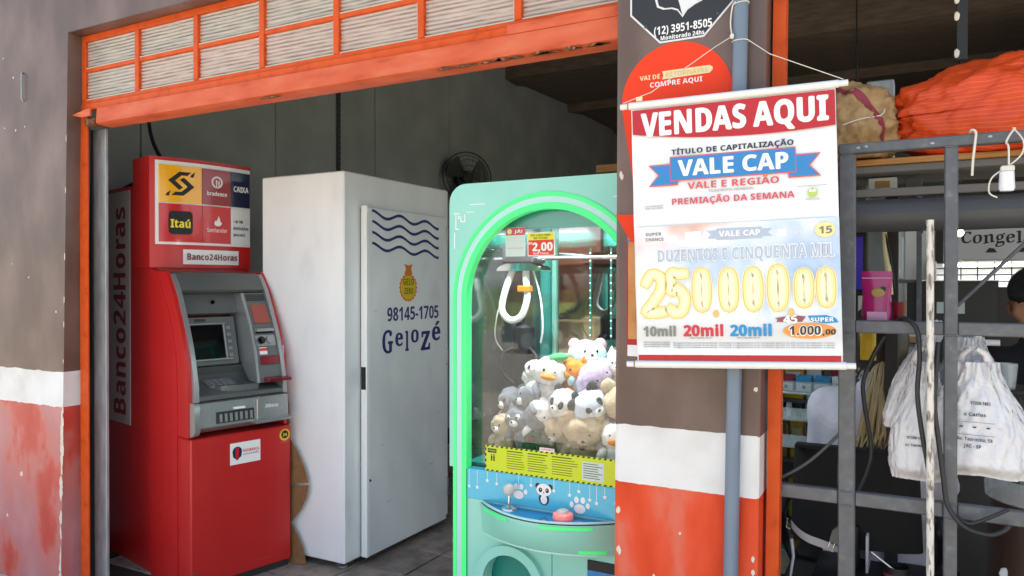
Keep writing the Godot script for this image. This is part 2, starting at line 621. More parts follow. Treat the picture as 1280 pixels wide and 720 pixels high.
	mat("shelf_blue", c.call("1173ac"), 0.12, 0.0, {"coat": 0.8, "coat_rough": 0.03})
	mat("label_lime", c.call("c9d81c"), 0.4)
	mat("label_line", c.call("5a641c"), 0.5)
	mat("price_red", c.call("d83a22"), 0.4)
	mat("price_yellow", c.call("e3d930"), 0.4)
	mat("card_pink", c.call("cf4a62"), 0.4)
	mat("card_pale", c.call("c9d8d4"), 0.4)
	mat("chrome", c.call("cfd2d4"), 0.15, 1.0)
	mat("button_pink", c.call("e98d8a"), 0.3, 0.0, {"emit": Color(1.0, 0.45, 0.42), "power": 0.12})
	mat("knob", c.call("c9c4bb"), 0.3)
	mat("hose_white", c.call("e3e6e2"), 0.3, 0.0, {"back": Color(0.4, 0.4, 0.4)})
	mat("clip_orange", c.call("e0761c"), 0.35)
	mat("led_white", Color(0.95, 0.97, 1.0), 0.4, 0.0, {"emit": Color(0.95, 0.97, 1.0), "power": 2.5})
	mat("led_bead", Color(0.9, 0.95, 0.95), 0.4, 0.0, {"emit": Color(0.9, 1.0, 0.98), "power": 0.6})
	# plush
	for e in [["white", "eeeae4"], ["bluewhite", "dfe3ee"], ["orange", "ea8a22"], ["lavender", "cfb9d6"], ["aqua", "bfe0e0"], ["grey", "84858b"], ["beige", "cdb491"], ["black", "1b1b20"], ["green", "3fa264"], ["pink", "e8a9b6"], ["beak", "d98a1e"], ["red", "c21f34"], ["yellow", "efc63f"], ["darkgreen", "1d5a3a"]]:
		var col: Color = c.call(e[1])
		mat("plush_" + e[0], Color.WHITE, 0.95, 0.0, {"ramp": [[0.0, col.darkened(0.14)], [0.5, col], [1.0, col.lightened(0.06)]], "freq": 0.05, "oct": 4, "size": 256, "scale": 4.0, "bump": 0.35, "bump_freq": 0.09, "sheen": 0.6, "world": false})
	mat("bead", c.call("0c0c0e"), 0.1)
	# signs and printed sheets
	mat("vinyl_black", c.call("26282b"), 0.4)
	mat("vinyl_white", c.call("dfe1e3"), 0.4)
	mat("sticker_red", c.call("ee4426"), 0.5, 0.0, {"spec": 0.3})
	mat("sticker_cream", c.call("e6dcae"), 0.4)
	mat("pvc_grey", Color.WHITE, 0.35, 0.0, {"ramp": [[0.0, c.call("69798a")], [1.0, c.call("76869a")]], "freq": 0.01, "scale": Vector3(2, 0.5, 2)})
	mat("string", c.call("dcd8cc"), 0.8)
	mat("sheet_white", c.call("eceff4"), 0.22, 0.0, {"coat": 0.6, "coat_rough": 0.12})
	mat("banner_red", c.call("b8101f"), 0.3, 0.0, {"coat": 0.15, "coat_rough": 0.15})
	mat("banner_blue", c.call("2f83c4"), 0.3)
	mat("letter_white", c.call("f2f2f2"), 0.3)
	mat("letter_dark", c.call("2d2f36"), 0.4)
	mat("letter_coral", c.call("d2595c"), 0.4)
	mat("letter_blue_pale", c.call("b2bfd2"), 0.35)  # pale blue: washed-out glare mixed into the print colour
	mat("letter_red", c.call("d03343"), 0.35)
	mat("letter_sky", c.call("2b8fcb"), 0.35)
	mat("letter_grey", c.call("84837c"), 0.35)
	mat("gold", c.call("f5e6a0"), 0.3)  # gold tones paled, glare of the glossy sheet put into the colour
	mat("gold_deep", c.call("e3bf7a"), 0.35)
	mat("gold_pale", c.call("faf3cc"), 0.3)
	mat("badge_orange", c.call("e59a4e"), 0.35)
	mat("badge_maroon", c.call("96505c"), 0.4)
	mat("logo_lime", c.call("b8cf6a"), 0.4)
	mat("old_orange", Color.WHITE, 0.35, 0.0, {"ramp": [[0.0, c.call("a86a34")], [0.5, c.call("cb8a4a")], [1.0, c.call("dca76a")]], "freq": 0.01, "scale": 1.5})
	mat("tube_white", c.call("e6e7e6"), 0.35)
	mat("tan_tape", c.call("b98a4a"), 0.6)
	# barred shop
	mat("steel_grey", Color.WHITE, 0.5, 0.3, {"ramp": [[0.0, c.call("5a5d61")], [0.5, c.call("616469")], [0.75, c.call("666a6e")], [1.0, c.call("828588")]], "freq": 0.03, "oct": 5, "scale": Vector3(1.5, 1.5, 1.5), "bump": 0.03, "bump_freq": 0.06})
	mat("roll_grey", c.call("4a4d51"), 0.45)
	mat("wood", Color.WHITE, 0.6, 0.0, {"ramp": [[0.0, c.call("8d5f2c")], [0.5, c.call("ad7a3d")], [1.0, c.call("bf8f52")]], "freq": 0.03, "scale": Vector3(0.3, 4, 4)})
	mat("grey_board", c.call("6c6a68"), 0.7)
	var net := Image.create(64, 64, false, Image.FORMAT_RGB8)
	for yy in 64:
		for xx in 64:
			var warp := xx % 8 < 3
			var weft := yy % 16 < 3
			var col := Color(0.95, 0.36, 0.13) if warp else Color(0.97, 0.41, 0.17) if weft else Color(0.85, 0.25, 0.08)
			net.set_pixel(xx, yy, col)
	var sn := mat("sack_net", Color.WHITE, 0.45, 0.0, {"back": Color(0.35, 0.08, 0.02)})
	sn.albedo_texture = ImageTexture.create_from_image(net)
	sn.uv1_scale = Vector3(30, 20, 1)
	sn.heightmap_enabled = true
	sn.heightmap_scale = 0.12
	sn.heightmap_texture = sn.albedo_texture
	mat("kraft", Color.WHITE, 0.7, 0.0, {"ramp": [[0.0, c.call("8a6a42")], [0.5, c.call("ac8a5c")], [1.0, c.call("c2a477")]], "freq": 0.02, "oct": 5, "scale": 1.5, "world": false, "bump": 0.2, "bump_freq": 0.05})
	mat("kraft_red", c.call("8f3140"), 0.6)
	mat("bag_white", Color.WHITE, 0.35, 0.0, {"ramp": [[0.0, c.call("e4e4e8")], [1.0, c.call("eeeff2")]], "freq": 0.01, "scale": 1.0, "bump": 0.08, "bump_freq": 0.03, "back": Color(0.5, 0.5, 0.52)})
	mat("bag_ink", c.call("2c2f42"), 0.5)
	mat("cable_black", c.call("26272a"), 0.5)
	mat("cable_grey", c.call("5c5d5f"), 0.5)
	mat("pole_white", Color.WHITE, 0.55, 0.0, {"ramp": [[0.0, c.call("38342c")], [0.33, c.call("7d766a")], [0.42, c.call("d6d2c8")], [1.0, c.call("e8e6e0")]], "freq": 0.04, "oct": 6, "scale": Vector3(3, 0.8, 3)})
	mat("plastic_black", c.call("17181b"), 0.5)
	mat("mesh_black", c.call("121316"), 0.85)
	mat("pink_foil", c.call("b01f6d"), 0.25, 0.0, {"coat": 0.5})
	mat("pink_foil_light", c.call("d9a0c4"), 0.2)
	mat("food_tan", c.call("b99a58"), 0.7)
	mat("cup_red", c.call("7d1423"), 0.25)
	mat("purple_screen", c.call("2c2670"), 0.3, 0.0, {"emit": Color(0.25, 0.2, 0.75), "power": 0.08})
	mat("sign_grey", c.call("b9bcc0"), 0.5)
	mat("cooler_white", c.call("e6e8ea"), 0.4)
	mat("cooler_tube", Color(1, 1, 0.95), 0.4, 0.0, {"emit": Color(1.0, 0.98, 0.9), "power": 3.0})
	mat("sheet_paper", c.call("c9ced6"), 0.6)
	mat("clear_plastic", Color(0.85, 0.9, 0.92), 0.1, 0.0, {"alpha": 0.3})
	mat("pack_blue", c.call("2e7fae"), 0.35)
	mat("pack_red", c.call("7d2233"), 0.35)
	mat("pack_yellow", c.call("d0ab1e"), 0.35)
	mat("barrel", Color.WHITE, 0.45, 0.0, {"ramp": [[0.0, c.call("352722")], [1.0, c.call("46342d")]], "freq": 0.01, "scale": 1.0})
	mat("shirt", Color.WHITE, 0.9, 0.0, {"ramp": [[0.0, c.call("b5b3c4")], [1.0, c.call("c8c6d6")]], "freq": 0.02, "scale": 1.5, "world": false, "bump": 0.2, "bump_freq": 0.05})
	mat("shirt_dark", c.call("1d1e24"), 0.9)
	mat("skin", c.call("b98468"), 0.55)
	mat("hair_blonde", Color.WHITE, 0.5, 0.0, {"ramp": [[0.0, c.call("5f5138")], [0.5, c.call("98865f")], [1.0, c.call("c2b088")]], "freq": 0.04, "scale": Vector3(8, 0.4, 8), "world": false})
	mat("hair_dark", c.call("2a211a"), 0.5)
	mat("cap_dark", c.call("17171b"), 0.8)
	mat("bright_spot", Color(1, 0.97, 0.85), 0.4, 0.0, {"emit": Color(1, 0.95, 0.8), "power": 6.0})
	mat("label_paper", c.call("b8c4c4"), 0.5)
	mat("tv_frame", c.call("1b1c1f"), 0.4)
	# street
	mat("car_paint", c.call("2a3138"), 0.25, 0.3, {"coat": 0.9})
	mat("car_glass", c.call("11161a"), 0.06, 0.0, {"coat": 0.8})
	mat("tyre", c.call("151515"), 0.9)
	mat("rim", c.call("9b9ea1"), 0.35, 0.8)
	mat("bark", c.call("4a3b2c"), 0.95)
	mat("leaf", Color.WHITE, 0.8, 0.0, {"ramp": [[0.0, c.call("2f4a1c")], [1.0, c.call("56742e")]], "freq": 0.02, "scale": 0.5, "back": Color(0.2, 0.3, 0.08)})
	mat("house_wall", c.call("a5645a"), 0.85)
	mat("house_roof", c.call("7d4a38"), 0.85)
	mat("cream_wall", c.call("d8cda6"), 0.85)


func v3(x: float, y: float, z: float) -> Vector3:
	return Vector3(x, y, z)


func build_ground() -> void:
	var g := box(self, "ground", v3(-150, -0.6, -120), v3(150, -0.16, 160), M.grass, 0.0)
	tag(g, "", "", "", "structure")
	var road := box(self, "road", v3(-120, -0.159, 4.2), v3(120, -0.13, 17.0), M.asphalt, 0.0)
	tag(road, "", "", "", "structure")
	var pave := Node3D.new()
	pave.name = "pavement"
	add_child(pave)
	tag(pave, "", "", "", "structure")
	box(pave, "slab", v3(-60, -0.158, -2.3), v3(60, -0.015, 4.0), M.concrete, 0.0)
	box(pave, "kerb", v3(-60, -0.158, 4.002), v3(60, -0.012, 4.15), M.concrete, 0.01)
	box(pave, "side_slab", v3(1.802, -0.158, -60), v3(6.0, -0.015, -2.302), M.concrete, 0.0)  # unseen pavement along the added side opening
	# tiled floor of the open bay; the tiles in view are laid one by one
	var fl := Node3D.new()
	fl.name = "floor"
	add_child(fl)
	tag(fl, "", "", "", "structure")
	box(fl, "screed", v3(-4.45, -0.158, -12.15), v3(1.8, -0.006, -2.302), M.grout, 0.0)
	var rng := RandomNumberGenerator.new()
	rng.seed = 4
	var meshes := []
	for k in 3:
		var s := Shape.new()
		box_shape(s, v3(-0.1495, -0.005, -0.1505), v3(0.1495, 0.005, 0.1505), 0.002)
		meshes.append(s.mesh())
	for i in 12:
		for j in 11:
			var x := -2.32 + 0.31 * (i - 5) + 0.155
			var z := -3.16 - 0.312 * (j - 2) - 0.156
			if z > -2.45:
				continue
			var k := rng.randi() % 3
			var o := put(fl, "floor_tile", meshes[k], M["floor_tile_%d" % k], v3(x, -0.003 + rng.randf_range(-0.001, 0.001), z))
			o.rotation.y = (rng.randi() % 2) * PI
			o.rotation.x = rng.randf_range(-0.002, 0.002)


func build_building() -> void:
	var b := thing("shop_building", "painted shop front with brown walls over a white and a red band", "building", v3(-2, 0, -2.2))
	b.position = Vector3.ZERO
	# left wall, three coats of paint; its edge at the bay leans a little
	var wall := Node3D.new()
	wall.name = "front_wall"
	b.add_child(wall)
	var ex := func(y: float) -> float: return lerpf(-3.69, -3.616, y / 2.71)
	# hand-painted borders wander a little
	var edge_noise := FastNoiseLite.new()
	edge_noise.frequency = 9.0
	edge_noise.fractal_octaves = 4
	var lower_edge := []
	var upper_edge := []
	for k in 91:
		var x := lerpf(-4.9, -3.68, k / 90.0)
		lower_edge.append(Vector2(x, 0.895 + 0.006 * edge_noise.get_noise_2d(x, 1.0) - 0.004 * maxf(0.0, edge_noise.get_noise_2d(x * 3.0, 5.0))))
		upper_edge.append(Vector2(x, 1.066 + 0.006 * edge_noise.get_noise_2d(x, 30.0)))
	lower_edge.append(Vector2(ex.call(0.897), 0.897))
	upper_edge.append(Vector2(ex.call(1.068), 1.068))
	prism(wall, "red_coat", [Vector2(-8, -0.15), Vector2(ex.call(0.0), -0.15)] + _reversed(lower_edge) + [Vector2(-8, 0.893)], "z", -2.32, -2.2, M.paint_red_pinkish)
	prism(wall, "white_band", [Vector2(-8, 0.893)] + lower_edge + _reversed(upper_edge) + [Vector2(-8, 1.062)], "z", -2.32, -2.2, M.paint_white)
	prism(wall, "brown_coat", [Vector2(-8, 1.062)] + upper_edge + [Vector2(ex.call(2.71), 2.71), Vector2(-3.616, 4.6), Vector2(-8, 4.6)], "z", -2.32, -2.2, M.paint_brown)
	box(wall, "upper_coat", v3(-3.616, 2.71, -2.32), v3(1.85, 4.6, -2.2), M.paint_brown, 0.0)
	box(wall, "corner_coat", v3(1.6, -0.15, -2.5), v3(1.85, 2.71, -2.2), M.paint_brown, 0.0)  # unseen end post beside the added side opening
	# flaked paint along the edge of the opening and on the wall
	var rng := RandomNumberGenerator.new()
	rng.seed = 21
	var flake := func(parent: Node, c: Vector3, rx: float, ry: float, axis: String) -> void:
		var pts := []
		var n := 9
		for k in n:
			var a := TAU * k / n
			var r := rng.randf_range(0.55, 1.1)
			pts.append(Vector2(cos(a) * rx * r, sin(a) * ry * r))
		var s := Shape.new()
		prism_shape(s, PackedVector2Array(pts), axis, -0.0004, 0.0009)
		done(s, parent, "paint_flake", M.chip, c)
	for k in 34:
		var y := rng.randf_range(0.05, 0.885)
		if k < 12:
			y = rng.randf_range(0.68, 0.885)
		flake.call(wall, v3(ex.call(y) - rng.randf_range(0.0, 0.009), y, -2.1998 + k * 0.00004), rng.randf_range(0.004, 0.014), rng.randf_range(0.008, 0.05), "z")
	for y in [1.12, 1.3, 1.42, 1.63, 1.95, 2.2]:
		flake.call(wall, v3(ex.call(y) - 0.002, y, -2.2), 0.003, rng.randf_range(0.006, 0.025), "z")
	for p in [[-4.02, 0.53, 0.014], [-4.08, 2.55, 0.005], [-4.16, 2.3, 0.004], [-4.06, 2.28, 0.006], [-3.98, 2.29, 0.004], [-4.1, 1.6, 0.004], [-3.95, 1.53, 0.004], [-3.72, 1.36, 0.006], [-4.15, 0.3, 0.008], [-4.17, 2.66, 0.004]]:
		flake.call(wall, v3(p[0], p[1], -2.2), p[2], p[2] * 1.3, "z")
	var hook := tube(wall, "wall_hook", [v3(-3.995, 2.563, -2.199), v3(-3.985, 2.555, -2.188), v3(-3.985, 2.43, -2.188), v3(-3.99, 2.42, -2.199)], 0.0045, M.galvanised, 6)
	hook.set_meta("label", "bent metal hook in the brown wall")
	# pillar between the bay and the barred shop
	var pil := Node3D.new()
	pil.name = "pillar"
	b.add_child(pil)
	var lx := func(y: float) -> float: return lerpf(-0.833, -0.819, y / 2.71)
	var rx := func(y: float) -> float: return lerpf(-0.408, -0.371, y / 2.71)
	var rows := [[-0.15, 0.893, "red_coat", M.paint_red], [0.893, 1.066, "white_band", M.paint_white], [1.066, 2.71, "brown_coat", M.paint_brown]]
	for r in rows:
		# the left arris is rounded off a little
		var y0: float = r[0]
		var y1: float = r[1]
		var s := Shape.new()
		var prof := func(y: float) -> Array:
			return [Vector2(lx.call(y), -2.42), Vector2(lx.call(y), -2.214), Vector2(lx.call(y) + 0.004, -2.204), Vector2(lx.call(y) + 0.014, -2.2), Vector2(rx.call(y) - 0.004, -2.2), Vector2(rx.call(y), -2.204), Vector2(rx.call(y), -2.42)]
		var p0: Array = prof.call(y0)
		var p1: Array = prof.call(y1)
		for i in p0.size():
			var j := (i + 1) % p0.size()
			var e: Vector2 = p0[j] - p0[i]
			var out := Vector3(-e.y, 0, e.x)
			if out.dot(Vector3((p0[i] + p0[j]).x / 2 + 0.61, 0, (p0[i] + p0[j]).y / 2 + 2.31)) < 0:
				out = -out
			s.flat4(v3(p0[i].x, y0, p0[i].y), v3(p0[j].x, y0, p0[j].y), v3(p1[j].x, y1, p1[j].y), v3(p1[i].x, y1, p1[i].y), out)
		done(s, pil, r[2], r[3])
	for e in [[0.893, -1.0], [1.066, 1.0]]:
		var lap := [Vector2(lx.call(e[0]) + 0.015, e[0])]
		for k in 61:
			var x := lerpf(lx.call(e[0]) + 0.015, rx.call(e[0]) - 0.005, k / 60.0)
			lap.append(Vector2(x, e[0] + e[1] * (0.0015 + 0.004 * absf(edge_noise.get_noise_2d(x * 1.5, e[0] * 50.0)))))
		lap.append(Vector2(rx.call(e[0]) - 0.005, e[0]))
		prism(pil, "white_lap", lap, "z", -2.2005, -2.1994, M.paint_white)
	for p in [[-0.831, 0.68], [-0.833, 0.8], [-0.824, 1.83]]:
		flake.call(pil, v3(p[0] + 0.02, p[1], -2.2), 0.008, 0.015, "z")
	for p in [0.72, 0.68, 1.2]:
		flake.call(pil, v3(rx.call(p) - 0.012, p, -2.2), 0.006, 0.01, "z")
	for p in [[-0.62, 0.76], [-0.7, 0.62]]:
		flake.call(pil, v3(p[0], p[1], -2.2), 0.004, 0.006, "z")
	# orange steel post that frames the barred shop
	prism(b, "door_post", [Vector2(-0.398, -0.15), Vector2(-0.362, -0.15), Vector2(-0.331, 2.7), Vector2(-0.366, 2.7)], "z", -2.31, -2.27, M.orange_steel)
	# thin orange frame of the bay and the steel guide rail of its shutter
	prism(b, "reveal_coat", [Vector2(ex.call(1.07), 1.07), Vector2(ex.call(1.07) + 0.0012, 1.07), Vector2(ex.call(2.708) + 0.0012, 2.708), Vector2(ex.call(2.708), 2.708)], "z", -2.3195, -2.2005, M.paint_brown)
	box(b, "soffit_coat", v3(-3.614, 2.7085, -2.3195), v3(-0.83, 2.7097, -2.2005), M.paint_brown, 0.0)
	box(b, "door_frame", v3(-3.64, 0.0, -2.278), v3(-3.577, 2.372, -2.27), M.orange_steel, 0.001)
	box(b, "guide_rail", v3(-3.645, 0.0, -2.352), v3(-3.535, 2.262, -2.335), M.galvanised, 0.003)
	box(b, "gap_shade_strip", v3(-3.655, 0.0, -2.334), v3(-3.628, 2.262, -2.324), M.black_matte, 0.001)  # black strip painting the shade in the gap beside the rail
	# window band over the bay
	var tw := Node3D.new()
	tw.name = "transom_window"
	b.add_child(tw)
	var fz0 := -2.3
	var fz1 := -2.27
	var xs := [-3.62, -3.2, -2.8, -2.4, -2.0, -1.6, -1.2, -0.815]
	box(tw, "top_rail", v3(-3.62, 2.678, fz0), v3(-0.815, 2.7078, fz1), M.orange_steel, 0.002)
	box(tw, "bottom_rail", v3(-3.62, 2.372, fz0), v3(-0.815, 2.392, fz1), M.orange_steel, 0.002)
	box(tw, "side_bar", v3(-3.62, 2.392, fz0), v3(-3.59, 2.678, fz1), M.orange_steel, 0.002)
	for i in range(1, 7):
		box(tw, "mullion", v3(xs[i] - 0.014, 2.392, fz0 + 0.002), v3(xs[i] + 0.014, 2.678, fz1 + 0.002), M.orange_steel, 0.002)
	var rows_y := [[2.392, 2.528], [2.546, 2.678]]
	var nz := FastNoiseLite.new()
	nz.frequency = 3.0
	for i in 7:
		var x0: float = xs[i] + (0.03 if i == 0 else 0.014)
		var x1: float = xs[i + 1] - (0.0 if i == 6 else 0.014)
		box(tw, "glazing_bar", v3(x0, 2.528, fz0 + 0.004), v3(x1, 2.546, fz1 - 0.002), M.orange_steel, 0.002)
		for r in 2:
			var y0: float = rows_y[r][0]
			var y1: float = rows_y[r][1]
			var ph := float(i * 2 + r)
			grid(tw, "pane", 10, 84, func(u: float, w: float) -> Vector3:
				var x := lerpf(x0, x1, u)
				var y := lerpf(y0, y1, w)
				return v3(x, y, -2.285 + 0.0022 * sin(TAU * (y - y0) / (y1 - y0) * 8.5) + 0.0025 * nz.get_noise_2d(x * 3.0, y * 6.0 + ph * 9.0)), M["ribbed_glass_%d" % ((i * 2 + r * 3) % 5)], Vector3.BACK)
			var s := Shape.new()
			box_shape(s, v3(x0, y0, fz1 - 0.013), v3(x1, y0 + 0.006, fz1 - 0.004), 0.002)
			box_shape(s, v3(x1 - 0.006, y0 + 0.006, fz1 - 0.013), v3(x1, y1, fz1 - 0.004), 0.002)
			done(s, tw, "putty_bead", M.putty)
	# steel lintel under the window band
	box(b, "lintel_flange", v3(-3.575, 2.338, -2.292), v3(-0.815, 2.371, -2.258), M.orange_steel, 0.003)
	var bm := prism(b, "lintel_beam", [Vector2(-2.32, 2.256), Vector2(-2.248, 2.26), Vector2(-2.238, 2.266), Vector2(-2.244, 2.336), Vector2(-2.32, 2.337)], "x", -3.46, -0.822, M.orange_beam)
	bm.name = "lintel_beam"
	box(b, "lintel_cover", v3(-1.23, 2.338, -2.258), v3(-0.822, 2.372, -2.243), M.orange_beam, 0.002)
	# worn lower edge of the beam
	for k in 14:
		var x := rng.randf_range(-3.4, -0.86)
		if k > 4:
			x = rng.randf_range(-1.5, -0.84)
		var w := rng.randf_range(0.01, 0.06)
		var s := Shape.new()
		prism_shape(s, PackedVector2Array([Vector2(x - w, 2.2535), Vector2(x - w * 0.3, 2.2565 + rng.randf() * 0.012), Vector2(x + w * 0.5, 2.2575), Vector2(x + w, 2.254), Vector2(x, 2.2515)]), "z", -2.2475, -2.2385)
		done(s, b, "rust_scab", M.rust)
	box(b, "latch_block", v3(-3.55, 2.258, -2.29), v3(-3.47, 2.29, -2.235), M.rust, 0.004)
	prism(b, "latch_bar", [Vector2(-3.64, 2.317), Vector2(-3.56, 2.3), Vector2(-3.49, 2.3), Vector2(-3.49, 2.335), Vector2(-3.52, 2.335), Vector2(-3.56, 2.328)], "z", -2.236, -2.228, M.orange_beam)
	# coiled shutter behind the ribbed glass
	var roll := lathe(b, "shutter_roll", [Vector2(0.001, -1.35), Vector2(0.12, -1.35), Vector2(0.12, 1.3), Vector2(0.001, 1.3)], M.orange_steel, v3(-2.2, 2.56, -2.55), 32)
	roll.rotation.z = PI / 2
	# shell
	box(b, "side_wall", v3(-4.45, -0.15, -12.15), v3(-4.31, 4.55, -2.32), M.plaster_grey, 0.0)
	box(b, "back_wall", v3(-4.31, -0.15, -12.15), v3(-0.62, 4.55, -12.0), M.plaster_grey, 0.0)
	box(b, "pier", v3(-0.74, -0.15, -2.62), v3(-0.5, 4.39, -2.43), M.plaster_grey, 0.0)
	box(b, "roof", v3(-8.2, 4.6, -12.4), v3(1.95, 4.8, -2.0), M.roof_timber, 0.0)
	box(b, "bay_ceiling", v3(-4.31, 4.4, -12.0), v3(-0.62, 4.55, -2.32), M.plaster_grey, 0.0)
	prism(b, "loft_slab", [Vector2(-7.8, 4.39), Vector2(-7.8, 3.9), Vector2(-8.07, 3.88), Vector2(-8.32, 3.928), Vector2(-9.575, 3.97), Vector2(-9.6, 3.865), Vector2(-10.14, 3.937), Vector2(-11.3, 3.937), Vector2(-11.52, 3.872), Vector2(-11.99, 3.8), Vector2(-11.99, 4.39)], "x", -4.29, 1.64, M.roof_timber)
	box(b, "wall_above_roll", v3(-4.31, 2.71, -2.42), v3(-0.62, 4.4, -2.33), M.plaster_grey, 0.0)
	# boards of the side wall with open joints, and a slotted steel upright
	var seams := [-2.45, -3.07, -4.197, -5.384, -6.6, -7.82, -9.05, -10.3, -11.6]
	for i in seams.size() - 1:
		box(b, "wall_board", v3(-4.309, 0.0, seams[i + 1] + 0.004), v3(-4.292 + 0.002 * (i % 2), 4.38, seams[i] - 0.004), M.plaster_grey, 0.002)
	var up := Node3D.new()
	up.name = "slotted_upright"
	b.add_child(up)
	box(up, "strip", v3(-4.289, 1.2, -4.905), v3(-4.27, 3.7, -4.87), M.roll_grey, 0.002)
	for k in 40:
		box(up, "slot", v3(-4.2705, 1.9 + k * 0.045, -4.893), v3(-4.2685, 1.925 + k * 0.045, -4.882), M.black_gap, 0.0)


func build_interior() -> void:
	# wall fan
	var f := thing("wall_fan", "dark round wall fan above the freezer", "fan", v3(-4.15, 2.58, -6.66), deg_to_rad(52))
	for r in [0.06, 0.12, 0.18, 0.225, 0.26]:
		var pts := []
		for k in 33:
			pts.append(v3(cos(TAU * k / 32) * r, sin(TAU * k / 32) * r, 0.16 - r * r * 0.9))
		tube(f, "guard_ring", pts, 0.004 if r < 0.25 else 0.008, M.roll_grey, 6)
	for k in 24:
		var a := TAU * k / 24
		tube(f, "guard_wire", [v3(cos(a) * 0.03, sin(a) * 0.03, 0.158), v3(cos(a) * 0.15, sin(a) * 0.15, 0.14), v3(cos(a) * 0.26, sin(a) * 0.26, 0.1)], 0.002, M.roll_grey, 4)
	for k in 3:
		var a := TAU * k / 3 + 0.4
		var s := Shape.new()
		grid_shape(s, 6, 6, func(u: float, w: float) -> Vector3:
			var ang := a + (w - 0.5) * 1.2
			var rr := lerpf(0.04, 0.235, u)
			return v3(cos(ang) * rr, sin(ang) * rr, 0.08 + (w - 0.5) * 0.06), Vector3.BACK)
		done(s, f, "blade", M.roll_grey)
	disc(f, "hub", v3(0, 0, 0.02), 0.045, 0.12, M.plastic_black)
	var mo := disc(f, "motor", v3(0, 0, -0.1), 0.08, 0.14, M.plastic_black)
	mo.name = "motor"
	tube(f, "bracket", [v3(0, -0.02, -0.08), v3(-0.09, -0.15, -0.14), v3(-0.14, -0.2, -0.11)], 0.018, M.plastic_black, 8)
	# plank shelf on the party wall
	var sh := thing("plank_shelf", "short raw wooden shelf high beside the pillar", "shelf", v3(-0.95, 1.985, -3.2))
	box(sh, "board", v3(-0.3, 0, -0.1), v3(0.325, 0.034, 0.1), M.wood, 0.003)
	box(sh, "stand", v3(0.25, -1.988, -0.03), v3(0.29, -0.0005, 0.01), M.plastic_black, 0.002)


func build_shop_shell() -> void:
	var b: Node3D = get_node("shop_building")
	box(b, "shop_ceiling", v3(-0.62, 4.4, -12.0), v3(1.8, 4.55, -2.33), M.roof_timber, 0.0)
	box(b, "shop_back_wall", v3(-0.62, -0.15, -12.15), v3(1.8, 4.4, -12.0), M.plaster_grey, 0.0)
	# unseen side opening under a deep lintel, added to let daylight into the bay
	box(b, "shop_side_wall", v3(1.65, -0.15, -12.0), v3(1.8, 4.4, -7.0), M.plaster_grey, 0.0)
	box(b, "added_opening_lintel", v3(1.65, 2.9, -7.0), v3(1.8, 4.4, -2.5), M.plaster_grey, 0.0)
	box(b, "shop_front_lining", v3(-0.5, 2.71, -2.42), v3(1.65, 4.4, -2.33), M.plaster_grey, 0.0)


